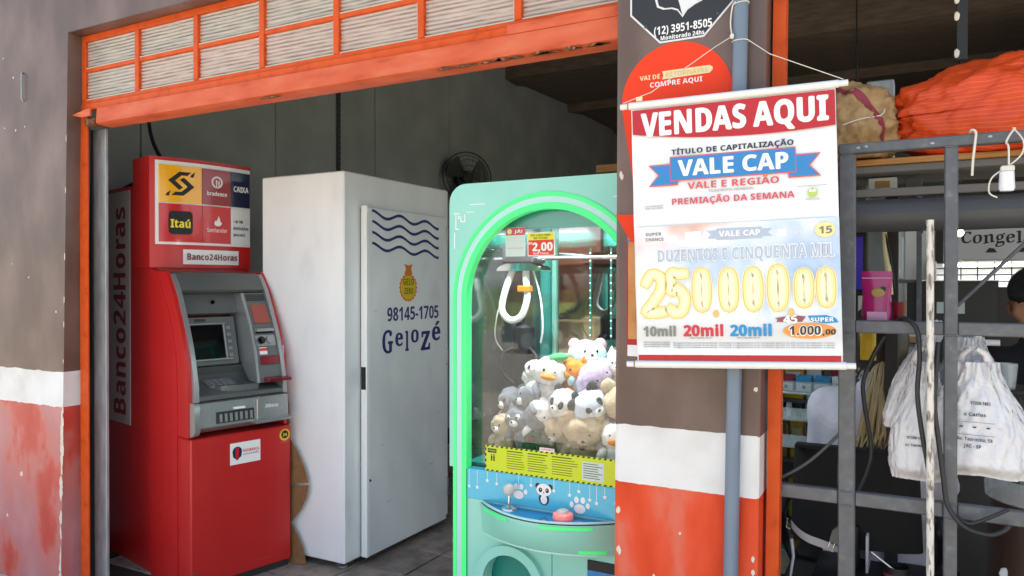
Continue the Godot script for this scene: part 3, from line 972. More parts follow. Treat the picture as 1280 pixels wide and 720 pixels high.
# Cash machine. Own axes: x to the right along its front, z out of its front, origin on the floor at the middle of the lower front.
func build_cash_machine() -> void:
	var t := thing("cash_machine", "tall red bank cash machine with grey keypad console and lit logo head", "cash machine", v3(-3.0, 0, -2.712), deg_to_rad(77.24))
	t.set_meta("label", "tall red bank cash machine with silver console and logo panel on top")
	var w := 0.272
	var back := -1.06
	# body shell: side profile as (z, y)
	prism(t, "rear_cabinet", [Vector2(back, 0.0), Vector2(-0.43, 0.0), Vector2(-0.43, 2.02), Vector2(back, 2.02)], "x", -w + 0.006, w - 0.006, M.atm_red)
	var shell := [Vector2(-0.4295, 0.0), Vector2(-0.134, 0.0), Vector2(-0.134, 1.0), Vector2(-0.138, 1.08), Vector2(-0.151, 1.163), Vector2(-0.18, 1.265), Vector2(-0.22, 1.357), Vector2(-0.268, 1.44), Vector2(-0.326, 1.516), Vector2(-0.36, 1.56), Vector2(-0.4295, 1.578)]
	for sgn in [-1.0, 1.0]:
		var a: float = sgn * (w + 0.004)
		prism(t, "side_shell", shell, "x", minf(a, a - sgn * 0.03), maxf(a, a - sgn * 0.03), M.atm_red)
	prism(t, "core", [Vector2(-0.429, 0.0), Vector2(-0.14, 0.0), Vector2(-0.14, 0.75), Vector2(-0.36, 0.75), Vector2(-0.36, 1.55), Vector2(-0.429, 1.56)], "x", -w + 0.028, w - 0.028, M.atm_red)
	# red cheek between shell and console
	var cheek := [Vector2(-0.2, 0.752), Vector2(-0.03, 0.752), Vector2(-0.03, 0.95), Vector2(-0.045, 1.12), Vector2(-0.1, 1.275), Vector2(-0.18, 1.44), Vector2(-0.262, 1.56), Vector2(-0.4, 1.56), Vector2(-0.3, 1.4)]
	for sgn in [-1.0, 1.0]:
		var a: float = sgn * (w - 0.002)
		prism(t, "cheek", cheek, "x", minf(a, a - sgn * 0.02), maxf(a, a - sgn * 0.02), M.atm_red)
	# lower cabinet door
	box(t, "lower_door", v3(-w, 0.035, -0.1335), v3(w, 0.748, 0.0), M.atm_red, 0.006)
	box(t, "plinth", v3(-w + 0.01, 0.0, -0.1335), v3(w - 0.01, 0.034, -0.012), M.atm_dark, 0.002)
	var lock := disc(t, "lock", v3(-w + 0.02, 0.1, 0.0), 0.008, 0.002, M.chrome, 12)
	lock.name = "lock"
	# head with curved front and logo panel
	var hw := 0.281
	var bow := func(x: float) -> float: return -0.385 - 0.035 * (x / hw) * (x / hw)
	var hp := [Vector2(-hw, -0.62), Vector2(hw, -0.62)]
	for k in 13:
		var x := lerpf(hw, -hw, k / 12.0)
		hp.append(Vector2(x, bow.call(x)))
	prism(t, "head", hp, "y", 1.582, 2.155, M.atm_red)
	var head := Node3D.new()
	head.name = "logo_panel"
	t.add_child(head)
	var tile := func(called: String, x0: float, y0: float, x1: float, y1: float, lift: float, m: Material, parent: Node) -> MeshInstance3D:
		var s := Shape.new()
		grid_shape(s, 8, 1, func(u: float, q: float) -> Vector3:
			var x := lerpf(x0, x1, u)
			return v3(x, lerpf(y0, y1, q), bow.call(x) + lift), Vector3.BACK)
		for e in [[x0, -1.0], [x1, 1.0]]:
			s.flat4(v3(e[0], y0, bow.call(e[0])), v3(e[0], y1, bow.call(e[0])), v3(e[0], y1, bow.call(e[0]) + lift), v3(e[0], y0, bow.call(e[0]) + lift), v3(e[1], 0, 0))
		for e in [[y0, -1.0], [y1, 1.0]]:
			for k in 8:
				var xa := lerpf(x0, x1, k / 8.0)
				var xb := lerpf(x0, x1, (k + 1) / 8.0)
				s.flat4(v3(xa, e[0], bow.call(xa)), v3(xb, e[0], bow.call(xb)), v3(xb, e[0], bow.call(xb) + lift), v3(xa, e[0], bow.call(xa) + lift), v3(0, e[1], 0))
		return done(s, parent, called, m)
	tile.call("frame", -0.256, 1.702, 0.273, 2.135, 0.010, M.bank_white, head)
	var xs := [-0.243, -0.026, 0.142, 0.268]
	tile.call("tile_yellow", xs[0], 1.921, xs[1] - 0.003, 2.113, 0.016, M.bank_yellow, head)
	tile.call("tile_maroon", xs[1] + 0.001, 1.921, xs[2] - 0.003, 2.113, 0.016, M.bank_maroon, head)
	tile.call("tile_navy", xs[2] + 0.001, 1.921, xs[3], 2.113, 0.016, M.bank_navy, head)
	tile.call("tile_red", xs[0], 1.715, xs[1] - 0.003, 1.914, 0.016, M.bank_red, head)
	tile.call("tile_red", xs[1] + 0.001, 1.715, xs[2] - 0.003, 1.914, 0.016, M.bank_red, head)
	tile.call("tile_white", xs[2] + 0.001, 1.712, xs[3], 1.914, 0.0155, M.bank_white, head)
	tile.call("name_plate", -0.12, 1.6, 0.198, 1.678, 0.004, M.bank_white, head)
	var place := func(n: MeshInstance3D, x_mid: float, lift: float) -> void:
		# turn a flat mark so that it lies on the bowed front
		var slope := -2.0 * 0.035 * x_mid / (hw * hw)
		var pv := v3(x_mid, 0, bow.call(x_mid) + lift)
		var tr := Transform3D(Basis(Vector3.UP, -atan(slope)), pv) * Transform3D(Basis.IDENTITY, v3(-x_mid, 0, 0))
		n.transform = tr * n.transform
	var nm: MeshInstance3D = text(head, "Banco24Horas", v3(-0.105, 1.623, 0), 0.288, 0.034, M.side_maroon, "b")
	place.call(nm, 0.04, 0.0046)
	# yellow tile: black interlocked diamond mark
	for e in [[-1.0], [1.0]]:
		var k: float = e[0]
		var pts := [Vector2(-0.066, 0.014), Vector2(-0.01, 0.062), Vector2(0.05, 0.062), Vector2(0.03, 0.043), Vector2(0.0, 0.043), Vector2(-0.032, 0.014), Vector2(0.008, -0.02), Vector2(-0.012, -0.033)]
		var q := []
		for p in pts:
			q.append(p * k)
		var s := Shape.new()
		prism_shape(s, PackedVector2Array(q), "z", 0, 0.0012)
		var mk := done(s, head, "mark", M.bank_black, v3(-0.135, 2.02, 0))
		place.call(mk, -0.135, 0.0162)
	for e in [[0.052, 0.052], [-0.072, -0.052]]:
		var s := Shape.new()
		prism_shape(s, PackedVector2Array([Vector2(e[0], e[1]), Vector2(e[0] + 0.018, e[1] + 0.014), Vector2(e[0] + 0.008, e[1] - 0.016), Vector2(e[0] - 0.008, e[1] - 0.012)]), "z", 0, 0.0012)
		place.call(done(s, head, "mark", M.bank_black, v3(-0.135, 2.02, 0)), -0.135, 0.0162)
	# maroon tile: white tree-like ring mark and name
	var rg := ring(head, "mark", v3(0.058, 2.045, 0), 0.024, 0.032, 0.0012, M.print_white, 24)
	place.call(rg, 0.058, 0.0162)
	for e in [[0.052, -0.012, 0.012], [0.066, -0.012, 0.008]]:
		var s := Shape.new()
		prism_shape(s, PackedVector2Array([Vector2(e[0] - 0.058, -0.03), Vector2(e[0] - 0.052, -0.03), Vector2(e[0] - 0.052, e[2]), Vector2(e[0] - 0.058, e[2])]), "z", 0, 0.0012)
		place.call(done(s, head, "mark", M.print_white, v3(0.058, 2.045, 0)), 0.058, 0.0162)
	place.call(text(head, "bradesco", v3(0.0, 1.972, 0), 0.116, 0.022, M.print_white, "b"), 0.058, 0.0162)
	place.call(text(head, "CAIXA", v3(0.158, 2.005, 0), 0.1, 0.032, M.print_white, "b", 0.4, 0.1), 0.205, 0.0162)
	# red tile with a black badge
	var s2 := Shape.new()
	prism_shape(s2, PackedVector2Array(round_rect(-0.072, -0.06, 0.05, 0.062, 0.022)), "z", 0, 0.0012)
	place.call(done(s2, head, "badge", M.bank_black, v3(-0.128, 1.815, 0)), -0.138, 0.0162)
	place.call(text(head, "Itaú", v3(-0.19, 1.79, 0), 0.1, 0.042, M.print_yellow, "b", 0.3), -0.138, 0.0176)
	# red tile with a white flame
	place.call(text(head, "Santander", v3(0.0, 1.775, 0), 0.118, 0.022, M.print_white, "s"), 0.058, 0.0162)
	var s3 := Shape.new()
	prism_shape(s3, PackedVector2Array([Vector2(-0.022, 0.004), Vector2(-0.014, 0.022), Vector2(-0.012, 0.014), Vector2(0.0, 0.03), Vector2(0.004, 0.046), Vector2(0.012, 0.028), Vector2(0.014, 0.016), Vector2(0.024, 0.006), Vector2(0.016, -0.006), Vector2(0.0, -0.01), Vector2(-0.016, -0.006)]), "z", 0, 0.0012)
	place.call(done(s3, head, "mark", M.print_white, v3(0.062, 1.818, 0)), 0.062, 0.0162)
	var k2 := 0
	for line in ["+ de 100", "instituições", "para você"]:
		place.call(text(head, line, v3(0.157, 1.832 - k2 * 0.036, 0), [0.062, 0.1, 0.076][k2], 0.017, M.bank_black, "b"), 0.205, 0.0158)
		k2 += 1
	# silver console: side frames, hood, recess, screen, keypad shelf, right-hand module
	var con := Node3D.new()
	con.name = "console"
	t.add_child(con)
	var x0 := -0.25
	var x1 := 0.25
	var front := [Vector2(0.0, 0.925), Vector2(-0.004, 1.0), Vector2(-0.036, 1.13), Vector2(-0.062, 1.21), Vector2(-0.093, 1.282), Vector2(-0.135, 1.37), Vector2(-0.177, 1.456), Vector2(-0.215, 1.51), Vector2(-0.25, 1.548)]
	var inner := []
	for p in front:
		inner.append(p + Vector2(-0.085, -0.02))
	inner.reverse()
	for e in [[x0, x0 + 0.022], [x1 - 0.022, x1]]:
		prism(con, "side_frame", front + inner, "x", e[0], e[1], M.atm_silver)
	# hood: bowed strip between the frames at the top
	prism(con, "hood", [Vector2(-0.25, 1.552), Vector2(-0.215, 1.514), Vector2(-0.185, 1.466), Vector2(-0.2, 1.452), Vector2(-0.34, 1.45), Vector2(-0.35, 1.56)], "x", x0 + 0.0225, x1 - 0.0225, M.atm_grey)
	# recess back above the screen
	prism(con, "recess_back", [Vector2(-0.255, 1.449), Vector2(-0.22, 1.345), Vector2(-0.24, 1.335), Vector2(-0.34, 1.449)], "x", x0 + 0.0225, 0.1, M.atm_grey)
	var cam := disc(con, "camera_eye", v3(-0.04, 1.4, -0.236), 0.011, 0.006, M.lens, 16)
	cam.rotation.x = deg_to_rad(-18)
	# screen panel
	var scr := Node3D.new()
	scr.name = "screen_unit"
	con.add_child(scr)
	scr.position = v3(-0.08, 1.2, -0.205)
	scr.rotation.x = deg_to_rad(-14)
	box(scr, "bezel", v3(-0.146, -0.125, -0.06), v3(0.16, 0.13, 0.0), M.atm_grey, 0.004)
	box(scr, "screen", v3(-0.118, -0.092, 0.0005), v3(0.085, 0.085, 0.005), M.screen_glass, 0.003)
	box(scr, "bezel_lip", v3(-0.126, 0.086, 0.0005), v3(0.1, 0.094, 0.012), M.atm_silver, 0.002)
	box(scr, "bezel_lip", v3(-0.126, -0.102, 0.0005), v3(0.12, -0.093, 0.016), M.atm_silver, 0.002)
	box(scr, "bezel_lip", v3(0.086, -0.092, 0.0005), v3(0.094, 0.0855, 0.012), M.atm_silver, 0.002)
	for k in 5:
		box(scr, "screen_key", v3(0.104, -0.086 + k * 0.036, 0.0005), v3(0.126, -0.068 + k * 0.036, 0.007), M.key, 0.002)
	box(scr, "sensor", v3(-0.06, 0.104, 0.0005), v3(0.0, 0.118, 0.003), M.atm_dark, 0.001)
	# slope down to the keypad and the keypad shelf
	prism(con, "recess_floor", [Vector2(-0.18, 1.072), Vector2(-0.2, 1.03), Vector2(-0.175, 1.0), Vector2(-0.03, 0.955), Vector2(-0.008, 0.95), Vector2(-0.008, 0.928), Vector2(-0.3, 0.928), Vector2(-0.3, 1.075)], "x", x0 + 0.0225, x1 - 0.0225, M.atm_grey)
	var pad := Node3D.new()
	pad.name = "keypad"
	con.add_child(pad)
	pad.position = v3(-0.06, 0.992, -0.13)
	pad.rotation.x = deg_to_rad(17.2)
	box(pad, "pad_plate", v3(-0.07, -0.004, -0.045), v3(0.08, 0.004, 0.05), M.atm_silver, 0.002)
	for i in 4:
		for j in 4:
			box(pad, "key", v3(-0.056 + i * 0.031, 0.0042, -0.036 + j * 0.021), v3(-0.034 + i * 0.031, 0.009, -0.021 + j * 0.021), M.key, 0.002)
	prism(con, "palm_rest", [Vector2(-0.12, -0.1), Vector2(-0.09, -0.055), Vector2(0.0, -0.028), Vector2(0.1, -0.028), Vector2(0.13, -0.06), Vector2(0.13, -0.1)], "y", 0.93, 0.985, M.atm_grey)
	# right-hand module with card and receipt slots
	var mod := Node3D.new()
	mod.name = "card_module"
	t.add_child(mod)
	var mf := [Vector2(-0.02, 0.985), Vector2(-0.03, 1.06), Vector2(-0.052, 1.14), Vector2(-0.105, 1.285), Vector2(-0.19, 1.448), Vector2(-0.3, 1.448), Vector2(-0.3, 0.985)]
	prism(mod, "housing", mf, "x", 0.108, 0.2275, M.atm_grey)
	prism(mod, "cheek_wall", [Vector2(-0.19, 1.448), Vector2(-0.105, 1.285), Vector2(-0.052, 1.14), Vector2(-0.02, 0.985), Vector2(-0.1, 0.99), Vector2(-0.3, 1.2), Vector2(-0.3, 1.448)], "x", 0.092, 0.1075, M.atm_silver)
	var face := func(y: float) -> float:
		if y > 1.285:
			return lerpf(-0.105, -0.19, (y - 1.285) / 0.163)
		if y > 1.14:
			return lerpf(-0.052, -0.105, (y - 1.14) / 0.145)
		return lerpf(-0.03, -0.052, (y - 1.06) / 0.08)
	var slab := func(called: String, xa: float, ya: float, xb: float, yb: float, thick: float, m: Material) -> void:
		prism(mod, called, [Vector2(face.call(ya) - 0.002, ya), Vector2(face.call(ya) + thick, ya), Vector2(face.call(yb) + thick, yb), Vector2(face.call(yb) - 0.002, yb)], "x", xa, xb, m)
	for k in 4:
		slab.call("vent_rib", 0.115, 1.408 + k * 0.009, 0.222, 1.412 + k * 0.009, 0.004, M.atm_dark)
	slab.call("card_window", 0.126, 1.29, 0.212, 1.385, 0.006, M.card_slot_red)
	slab.call("receipt_lip", 0.12, 1.247, 0.22, 1.262, 0.02, M.atm_silver)
	slab.call("receipt_slot", 0.122, 1.236, 0.218, 1.2465, 0.004, M.lens)
	slab.call("reader_base", 0.112, 1.172, 0.225, 1.226, 0.003, M.atm_silver)
	var r1 := disc(mod, "finger_reader", v3(0.14, 1.198, face.call(1.198)), 0.02, 0.016, M.lens, 20)
	r1.rotation.x = deg_to_rad(-20)
	var r2 := disc(mod, "finger_reader", v3(0.19, 1.2, face.call(1.198)), 0.022, 0.02, M.atm_silver, 20)
	r2.rotation.x = deg_to_rad(-20)
	slab.call("notice", 0.122, 1.128, 0.165, 1.164, 0.003, M.print_white)
	slab.call("notice_band", 0.122, 1.146, 0.165, 1.16, 0.004, M.price_red)
	slab.call("card_mouth", 0.12, 1.078, 0.222, 1.12, 0.012, M.wine_plastic)
	prism(mod, "receipt_tray", [Vector2(-0.028, 0.987), Vector2(0.03, 0.992), Vector2(0.032, 1.006), Vector2(-0.028, 1.012)], "x", 0.13, 0.258, M.wine_plastic)
	box(mod, "side_tag", v3(0.251, 1.1, -0.06), v3(0.254, 1.17, -0.035), M.pink_foil_light, 0.0005)
	# cash drawer below the console
	var dr := Node3D.new()
	dr.name = "cash_drawer"
	t.add_child(dr)
	prism(dr, "housing", [Vector2(-0.13, 0.752), Vector2(-0.02, 0.775), Vector2(0.014, 0.8), Vector2(0.006, 0.916), Vector2(-0.02, 0.922), Vector2(-0.13, 0.922)], "x", x0 + 0.016, x1, M.atm_silver)
	prism(dr, "end_plate", [Vector2(-0.03, 0.754), Vector2(0.008, 0.768), Vector2(0.024, 0.792), Vector2(0.018, 0.902), Vector2(0.006, 0.921), Vector2(-0.03, 0.921)], "x", x0 - 0.012, x0 + 0.0155, M.atm_silver)
	prism(dr, "mouth_frame", [Vector2(0.0125, 0.812), Vector2(0.021, 0.814), Vector2(0.017, 0.868), Vector2(0.0085, 0.868)], "x", -0.15, 0.05, M.atm_dark)
	for k in 7:
		prism(dr, "mouth_tooth", [Vector2(0.0212, 0.818), Vector2(0.026, 0.82), Vector2(0.022, 0.858), Vector2(0.018, 0.858)], "x", -0.137 + k * 0.027, -0.124 + k * 0.027, M.atm_silver)
	prism(dr, "mouth_bar", [Vector2(0.01, 0.872), Vector2(0.022, 0.874), Vector2(0.02, 0.884), Vector2(0.009, 0.884)], "x", -0.06, 0.0, M.print_white)
	box(dr, "divider", v3(0.062, 0.79, 0.008), v3(0.085, 0.912, 0.026), M.atm_silver, 0.003)
	prism(dr, "drawer_lip", [Vector2(0.0, 0.786), Vector2(0.048, 0.79), Vector2(0.05, 0.804), Vector2(0.01, 0.81)], "x", 0.045, 0.25, M.atm_silver)
	text(dr, "24Horas", v3(0.115, 0.858, 0.0125), 0.075, 0.02, M.print_white, "b")
	for e in [[-0.2, 0.2, 0.05], [-0.05, 0.12, 0.08], [0.12, 0.3, 0.04], [0.05, 0.08, 0.1], [-0.18, 0.45, 0.03], [0.18, 0.15, 0.05]]:
		box(t, "scuff", v3(e[0], e[1], -0.0002), v3(e[0] + e[2], e[1] + 0.0018, 0.0004), M.card_slot_red, 0.0)
	# notices on the lower door
	var no := Node3D.new()
	no.name = "security_notice"
	t.add_child(no)
	box(no, "plate", v3(-0.072, 0.592, 0.0), v3(0.094, 0.7, 0.0012), M.print_white, 0.0003)
	prism(no, "shield", arc(-0.034, 0.655, 0.026, 0, 180, 10) + [Vector2(-0.056, 0.63), Vector2(-0.034, 0.612), Vector2(-0.012, 0.63)], "z", 0.0012, 0.0018, M.bank_navy)
	box(no, "shield_mark", v3(-0.043, 0.62, 0.0018), v3(-0.025, 0.675, 0.0026), M.bank_red, 0.0003)
	text(no, "SEGURANÇA", v3(-0.003, 0.648, 0.0012), 0.088, 0.015, M.letter_red, "b")
	text(no, "monitoramento eletrônico", v3(-0.003, 0.634, 0.0012), 0.088, 0.007, M.letter_dark, "s")
	var rs := Node3D.new()
	rs.name = "round_sticker"
	t.add_child(rs)
	disc(rs, "base", v3(0.236, 0.7, 0.0), 0.031, 0.001, M.sticker_yellow, 28)
	disc(rs, "centre", v3(0.236, 0.702, 0.001), 0.021, 0.0008, M.bank_black, 24)
	text(rs, "24", v3(0.224, 0.693, 0.0018), 0.024, 0.016, M.print_yellow, "b")
	text(rs, "SORRIA", v3(0.214, 0.658, 0.0002), 0.044, 0.007, M.letter_coral, "b")
	# grey name strip on the side that faces the street
	var st := Node3D.new()
	st.name = "name_strip"
	t.add_child(st)
	st.position = v3(-w + 0.006, 0, 0)
	st.rotation.y = -PI / 2
	box(st, "plate", v3(-1.03, 0.735, 0.0), v3(-0.69, 2.0, 0.003), M.side_grey, 0.001)
	var tx := text(st, "Banco24Horas", Vector3.ZERO, 1.13, 0.16, M.side_maroon, "b")
	tx.transform = Transform3D(Basis(Vector3.BACK, PI / 2), v3(-0.745, 0.785, 0.0032)) * tx.transform
	# cables on top
	var cb := tube(t, "cable", [v3(-0.2, 2.03, -0.95), v3(-0.14, 2.07, -0.85), v3(-0.02, 2.06, -0.8), v3(0.04, 2.12, -0.85), v3(0.02, 2.4, -1.1), v3(0.02, 3.0, -1.2)], 0.012, M.cable_black, 6, 6)
	cb.name = "cable"


# Ice freezer; its door looks along +x. Own axes: z out of the door, x to the right along the door.
func build_freezer() -> void:
	var t := thing("ice_freezer", "tall white ice freezer with blue waves printed on its door", "freezer", v3(-2.618, 0, -3.52), PI / 2)
	var hw := 0.49
	var s := Shape.new()
	box_shape(s, v3(-hw, 0.04, -0.585), v3(hw, 2.083, 0.0), 0.006)
	done(s, t, "cabinet", M.freezer_white)
	# the seam round the cabinet front and the recess strip over the door
	box(t, "door_seal", v3(-0.36, 0.06, 0.0), v3(0.385, 1.9, 0.012), M.rubber, 0.002)
	var d := Node3D.new()
	d.name = "door"
	t.add_child(d)
	box(d, "leaf", v3(-0.352, 0.045, 0.013), v3(0.392, 1.905, 0.05), M.freezer_door, 0.004)
	box(d, "edge_trim", v3(-0.372, 0.045, 0.012), v3(-0.3525, 1.912, 0.052), M.door_edge, 0.003)
	box(d, "handle", v3(-0.3735, 0.936, 0.016), v3(-0.371, 1.056, 0.046), M.rubber, 0.001)
	box(d, "foil_sheet", v3(-0.335, 1.62, 0.0501), v3(0.34, 1.898, 0.0505), M.freezer_door, 0.0)
	for k in 4:
		var y := 1.873 - k * 0.058
		var pts := []
		for i in 49:
			var u := i / 48.0
			pts.append(v3(lerpf(-0.325, 0.31, u), y + 0.016 * cos(u * TAU * 2.55) - 0.03 * u, 0.0508))
		var w := Shape.new()
		for i in 48:
			var a: Vector3 = pts[i]
			var b: Vector3 = pts[i + 1]
			var up := v3(0, 0.008, 0)
			var ea := 1.0 if i > 1 else 0.75
			w.flat4(a - up * ea, b - up, b + up, a + up * ea, Vector3.BACK)
		done(w, d, "wave_print", M.ink_navy)
	# yellow bag mark with a spiky edge
	var sp := []
	for i in 40:
		var a := TAU * i / 40
		var r := 0.088 if i % 2 == 0 else 0.078
		sp.append(Vector2(cos(a) * r * 1.0, 1.475 + sin(a) * r * 0.95))
	prism(d, "mark_edge", sp, "z", 0.0502, 0.0508, M.sun_orange)
	prism(d, "mark", arc(0.0, 1.475, 0.072, 0, 351, 40, 0.068), "z", 0.0508, 0.0514, M.sun_yellow)
	prism(d, "mark_neck", [Vector2(-0.04, 1.55), Vector2(0.04, 1.55), Vector2(0.025, 1.583), Vector2(0.04, 1.61), Vector2(0.0, 1.6), Vector2(-0.04, 1.61), Vector2(-0.023, 1.583)], "z", 0.0509, 0.0515, M.sun_orange)
	text(d, "GELO", v3(-0.05, 1.49, 0.0514), 0.1, 0.036, M.label_line, "b")
	text(d, "ZERO", v3(-0.038, 1.438, 0.0514), 0.085, 0.034, M.label_line, "b")
	text(d, "98145-1705", v3(-0.194, 1.29, 0.0502), 0.5, 0.076, M.ink_navy, "b")
	# playful uneven letters
	var x := -0.236
	var lt := [["G", 0.09, 0.125, -0.012], ["e", 0.068, 0.095, 0.02], ["l", 0.03, 0.105, -0.012], ["o", 0.072, 0.095, 0.03], ["z", 0.09, 0.14, -0.02], ["é", 0.086, 0.105, 0.03]]
	for e in lt:
		var m := text(d, e[0], v3(x, 1.128 + e[3], 0.0502), e[1], e[2], M.ink_navy, "rb", 0.35)
		m.name = "lettering"
		x += e[1] + 0.025
	for y in [0.2, 1.0, 1.75]:
		box(t, "hinge", v3(0.393, y, 0.002), v3(0.425, y + 0.09, 0.046), M.freezer_white, 0.004)
		tube(t, "hinge_pin", [v3(0.409, y - 0.006, 0.048), v3(0.409, y + 0.096, 0.048)], 0.006, M.galvanised, 8)
	prism(d, "dent_mark", [Vector2(-0.348, 0.44), Vector2(-0.33, 0.447), Vector2(-0.338, 0.455), Vector2(-0.349, 0.462)], "z", 0.0501, 0.0504, M.rubber)
	for e in [[-0.31, 1.35, 0.012], [0.2, 0.42, 0.02], [-0.2, 0.3, 0.015], [0.3, 0.72, 0.012], [-0.25, 0.62, 0.01]]:
		box(d, "scuff", v3(e[0], e[1], 0.0499), v3(e[0] + e[2] * 2.5, e[1] + 0.0016, 0.0503), M.grey_board, 0.0)
	for e in [[-0.43, -0.06], [0.43, -0.06], [-0.43, -0.5], [0.43, -0.5]]:
		lathe(t, "foot", [Vector2(0.001, 0.0), Vector2(0.024, 0.0), Vector2(0.024, 0.012), Vector2(0.01, 0.014), Vector2(0.01, 0.041)], M.galvanised, v3(e[0], 0.0, e[1]), 12)
	box(t, "toe_rail", v3(-hw + 0.01, 0.02, -0.06), v3(hw - 0.01, 0.0398, -0.03), M.roll_grey, 0.002)
	box(t, "top_vent", v3(-0.1, 2.0835, -0.5), v3(0.46, 2.1, -0.25), M.black_matte, 0.003)


func build_bay_clutter() -> void:
	# curled sheets of cardboard wedged between the cash machine and the freezer
	var flaps := [
		["short cardboard flap behind the cash drawer of the red machine", [v3(-3.02, 0.931, -3), v3(-2.991, 0.916, -3), v3(-2.974, 0.853, -3), v3(-2.968, 0.746, -3), v3(-3.02, 0.724, -3)]],
		["upper curled cardboard flap between cash machine and freezer", [v3(-3.026, 0.711, -3), v3(-2.968, 0.669, -3), v3(-2.911, 0.598, -3), v3(-2.865, 0.518, -3), v3(-2.837, 0.445, -3), v3(-3.026, 0.413, -3)]],
		["middle curled cardboard flap between cash machine and freezer", [v3(-3.026, 0.4, -3), v3(-2.837, 0.433, -3), v3(-2.854, 0.367, -3), v3(-2.893, 0.294, -3), v3(-2.956, 0.225, -3), v3(-3.026, 0.171, -3)]],
		["lowest curled cardboard flap between cash machine and freezer", [v3(-3.038, 0.265, -3), v3(-2.968, 0.223, -3), v3(-2.916, 0.163, -3), v3(-2.876, 0.093, -3), v3(-2.854, 0.016, -3), v3(-3.038, -0.02, -3)]]]
	for e in flaps:
		var base: Vector3 = e[1][0]
		for p in e[1]:
			base.y = minf(base.y, p.y)
		var t := thing("cardboard_flap", e[0], "cardboard", base, 0.0, "curled cardboard flaps")
		var pts := []
		for p in e[1]:
			pts.append(Vector2(p.x - base.x, p.y - base.y))
		var s := Shape.new()
		prism_shape(s, PackedVector2Array(pts), "z", -0.002, 0.002)
		done(s, t, "sheet", M.cardboard)


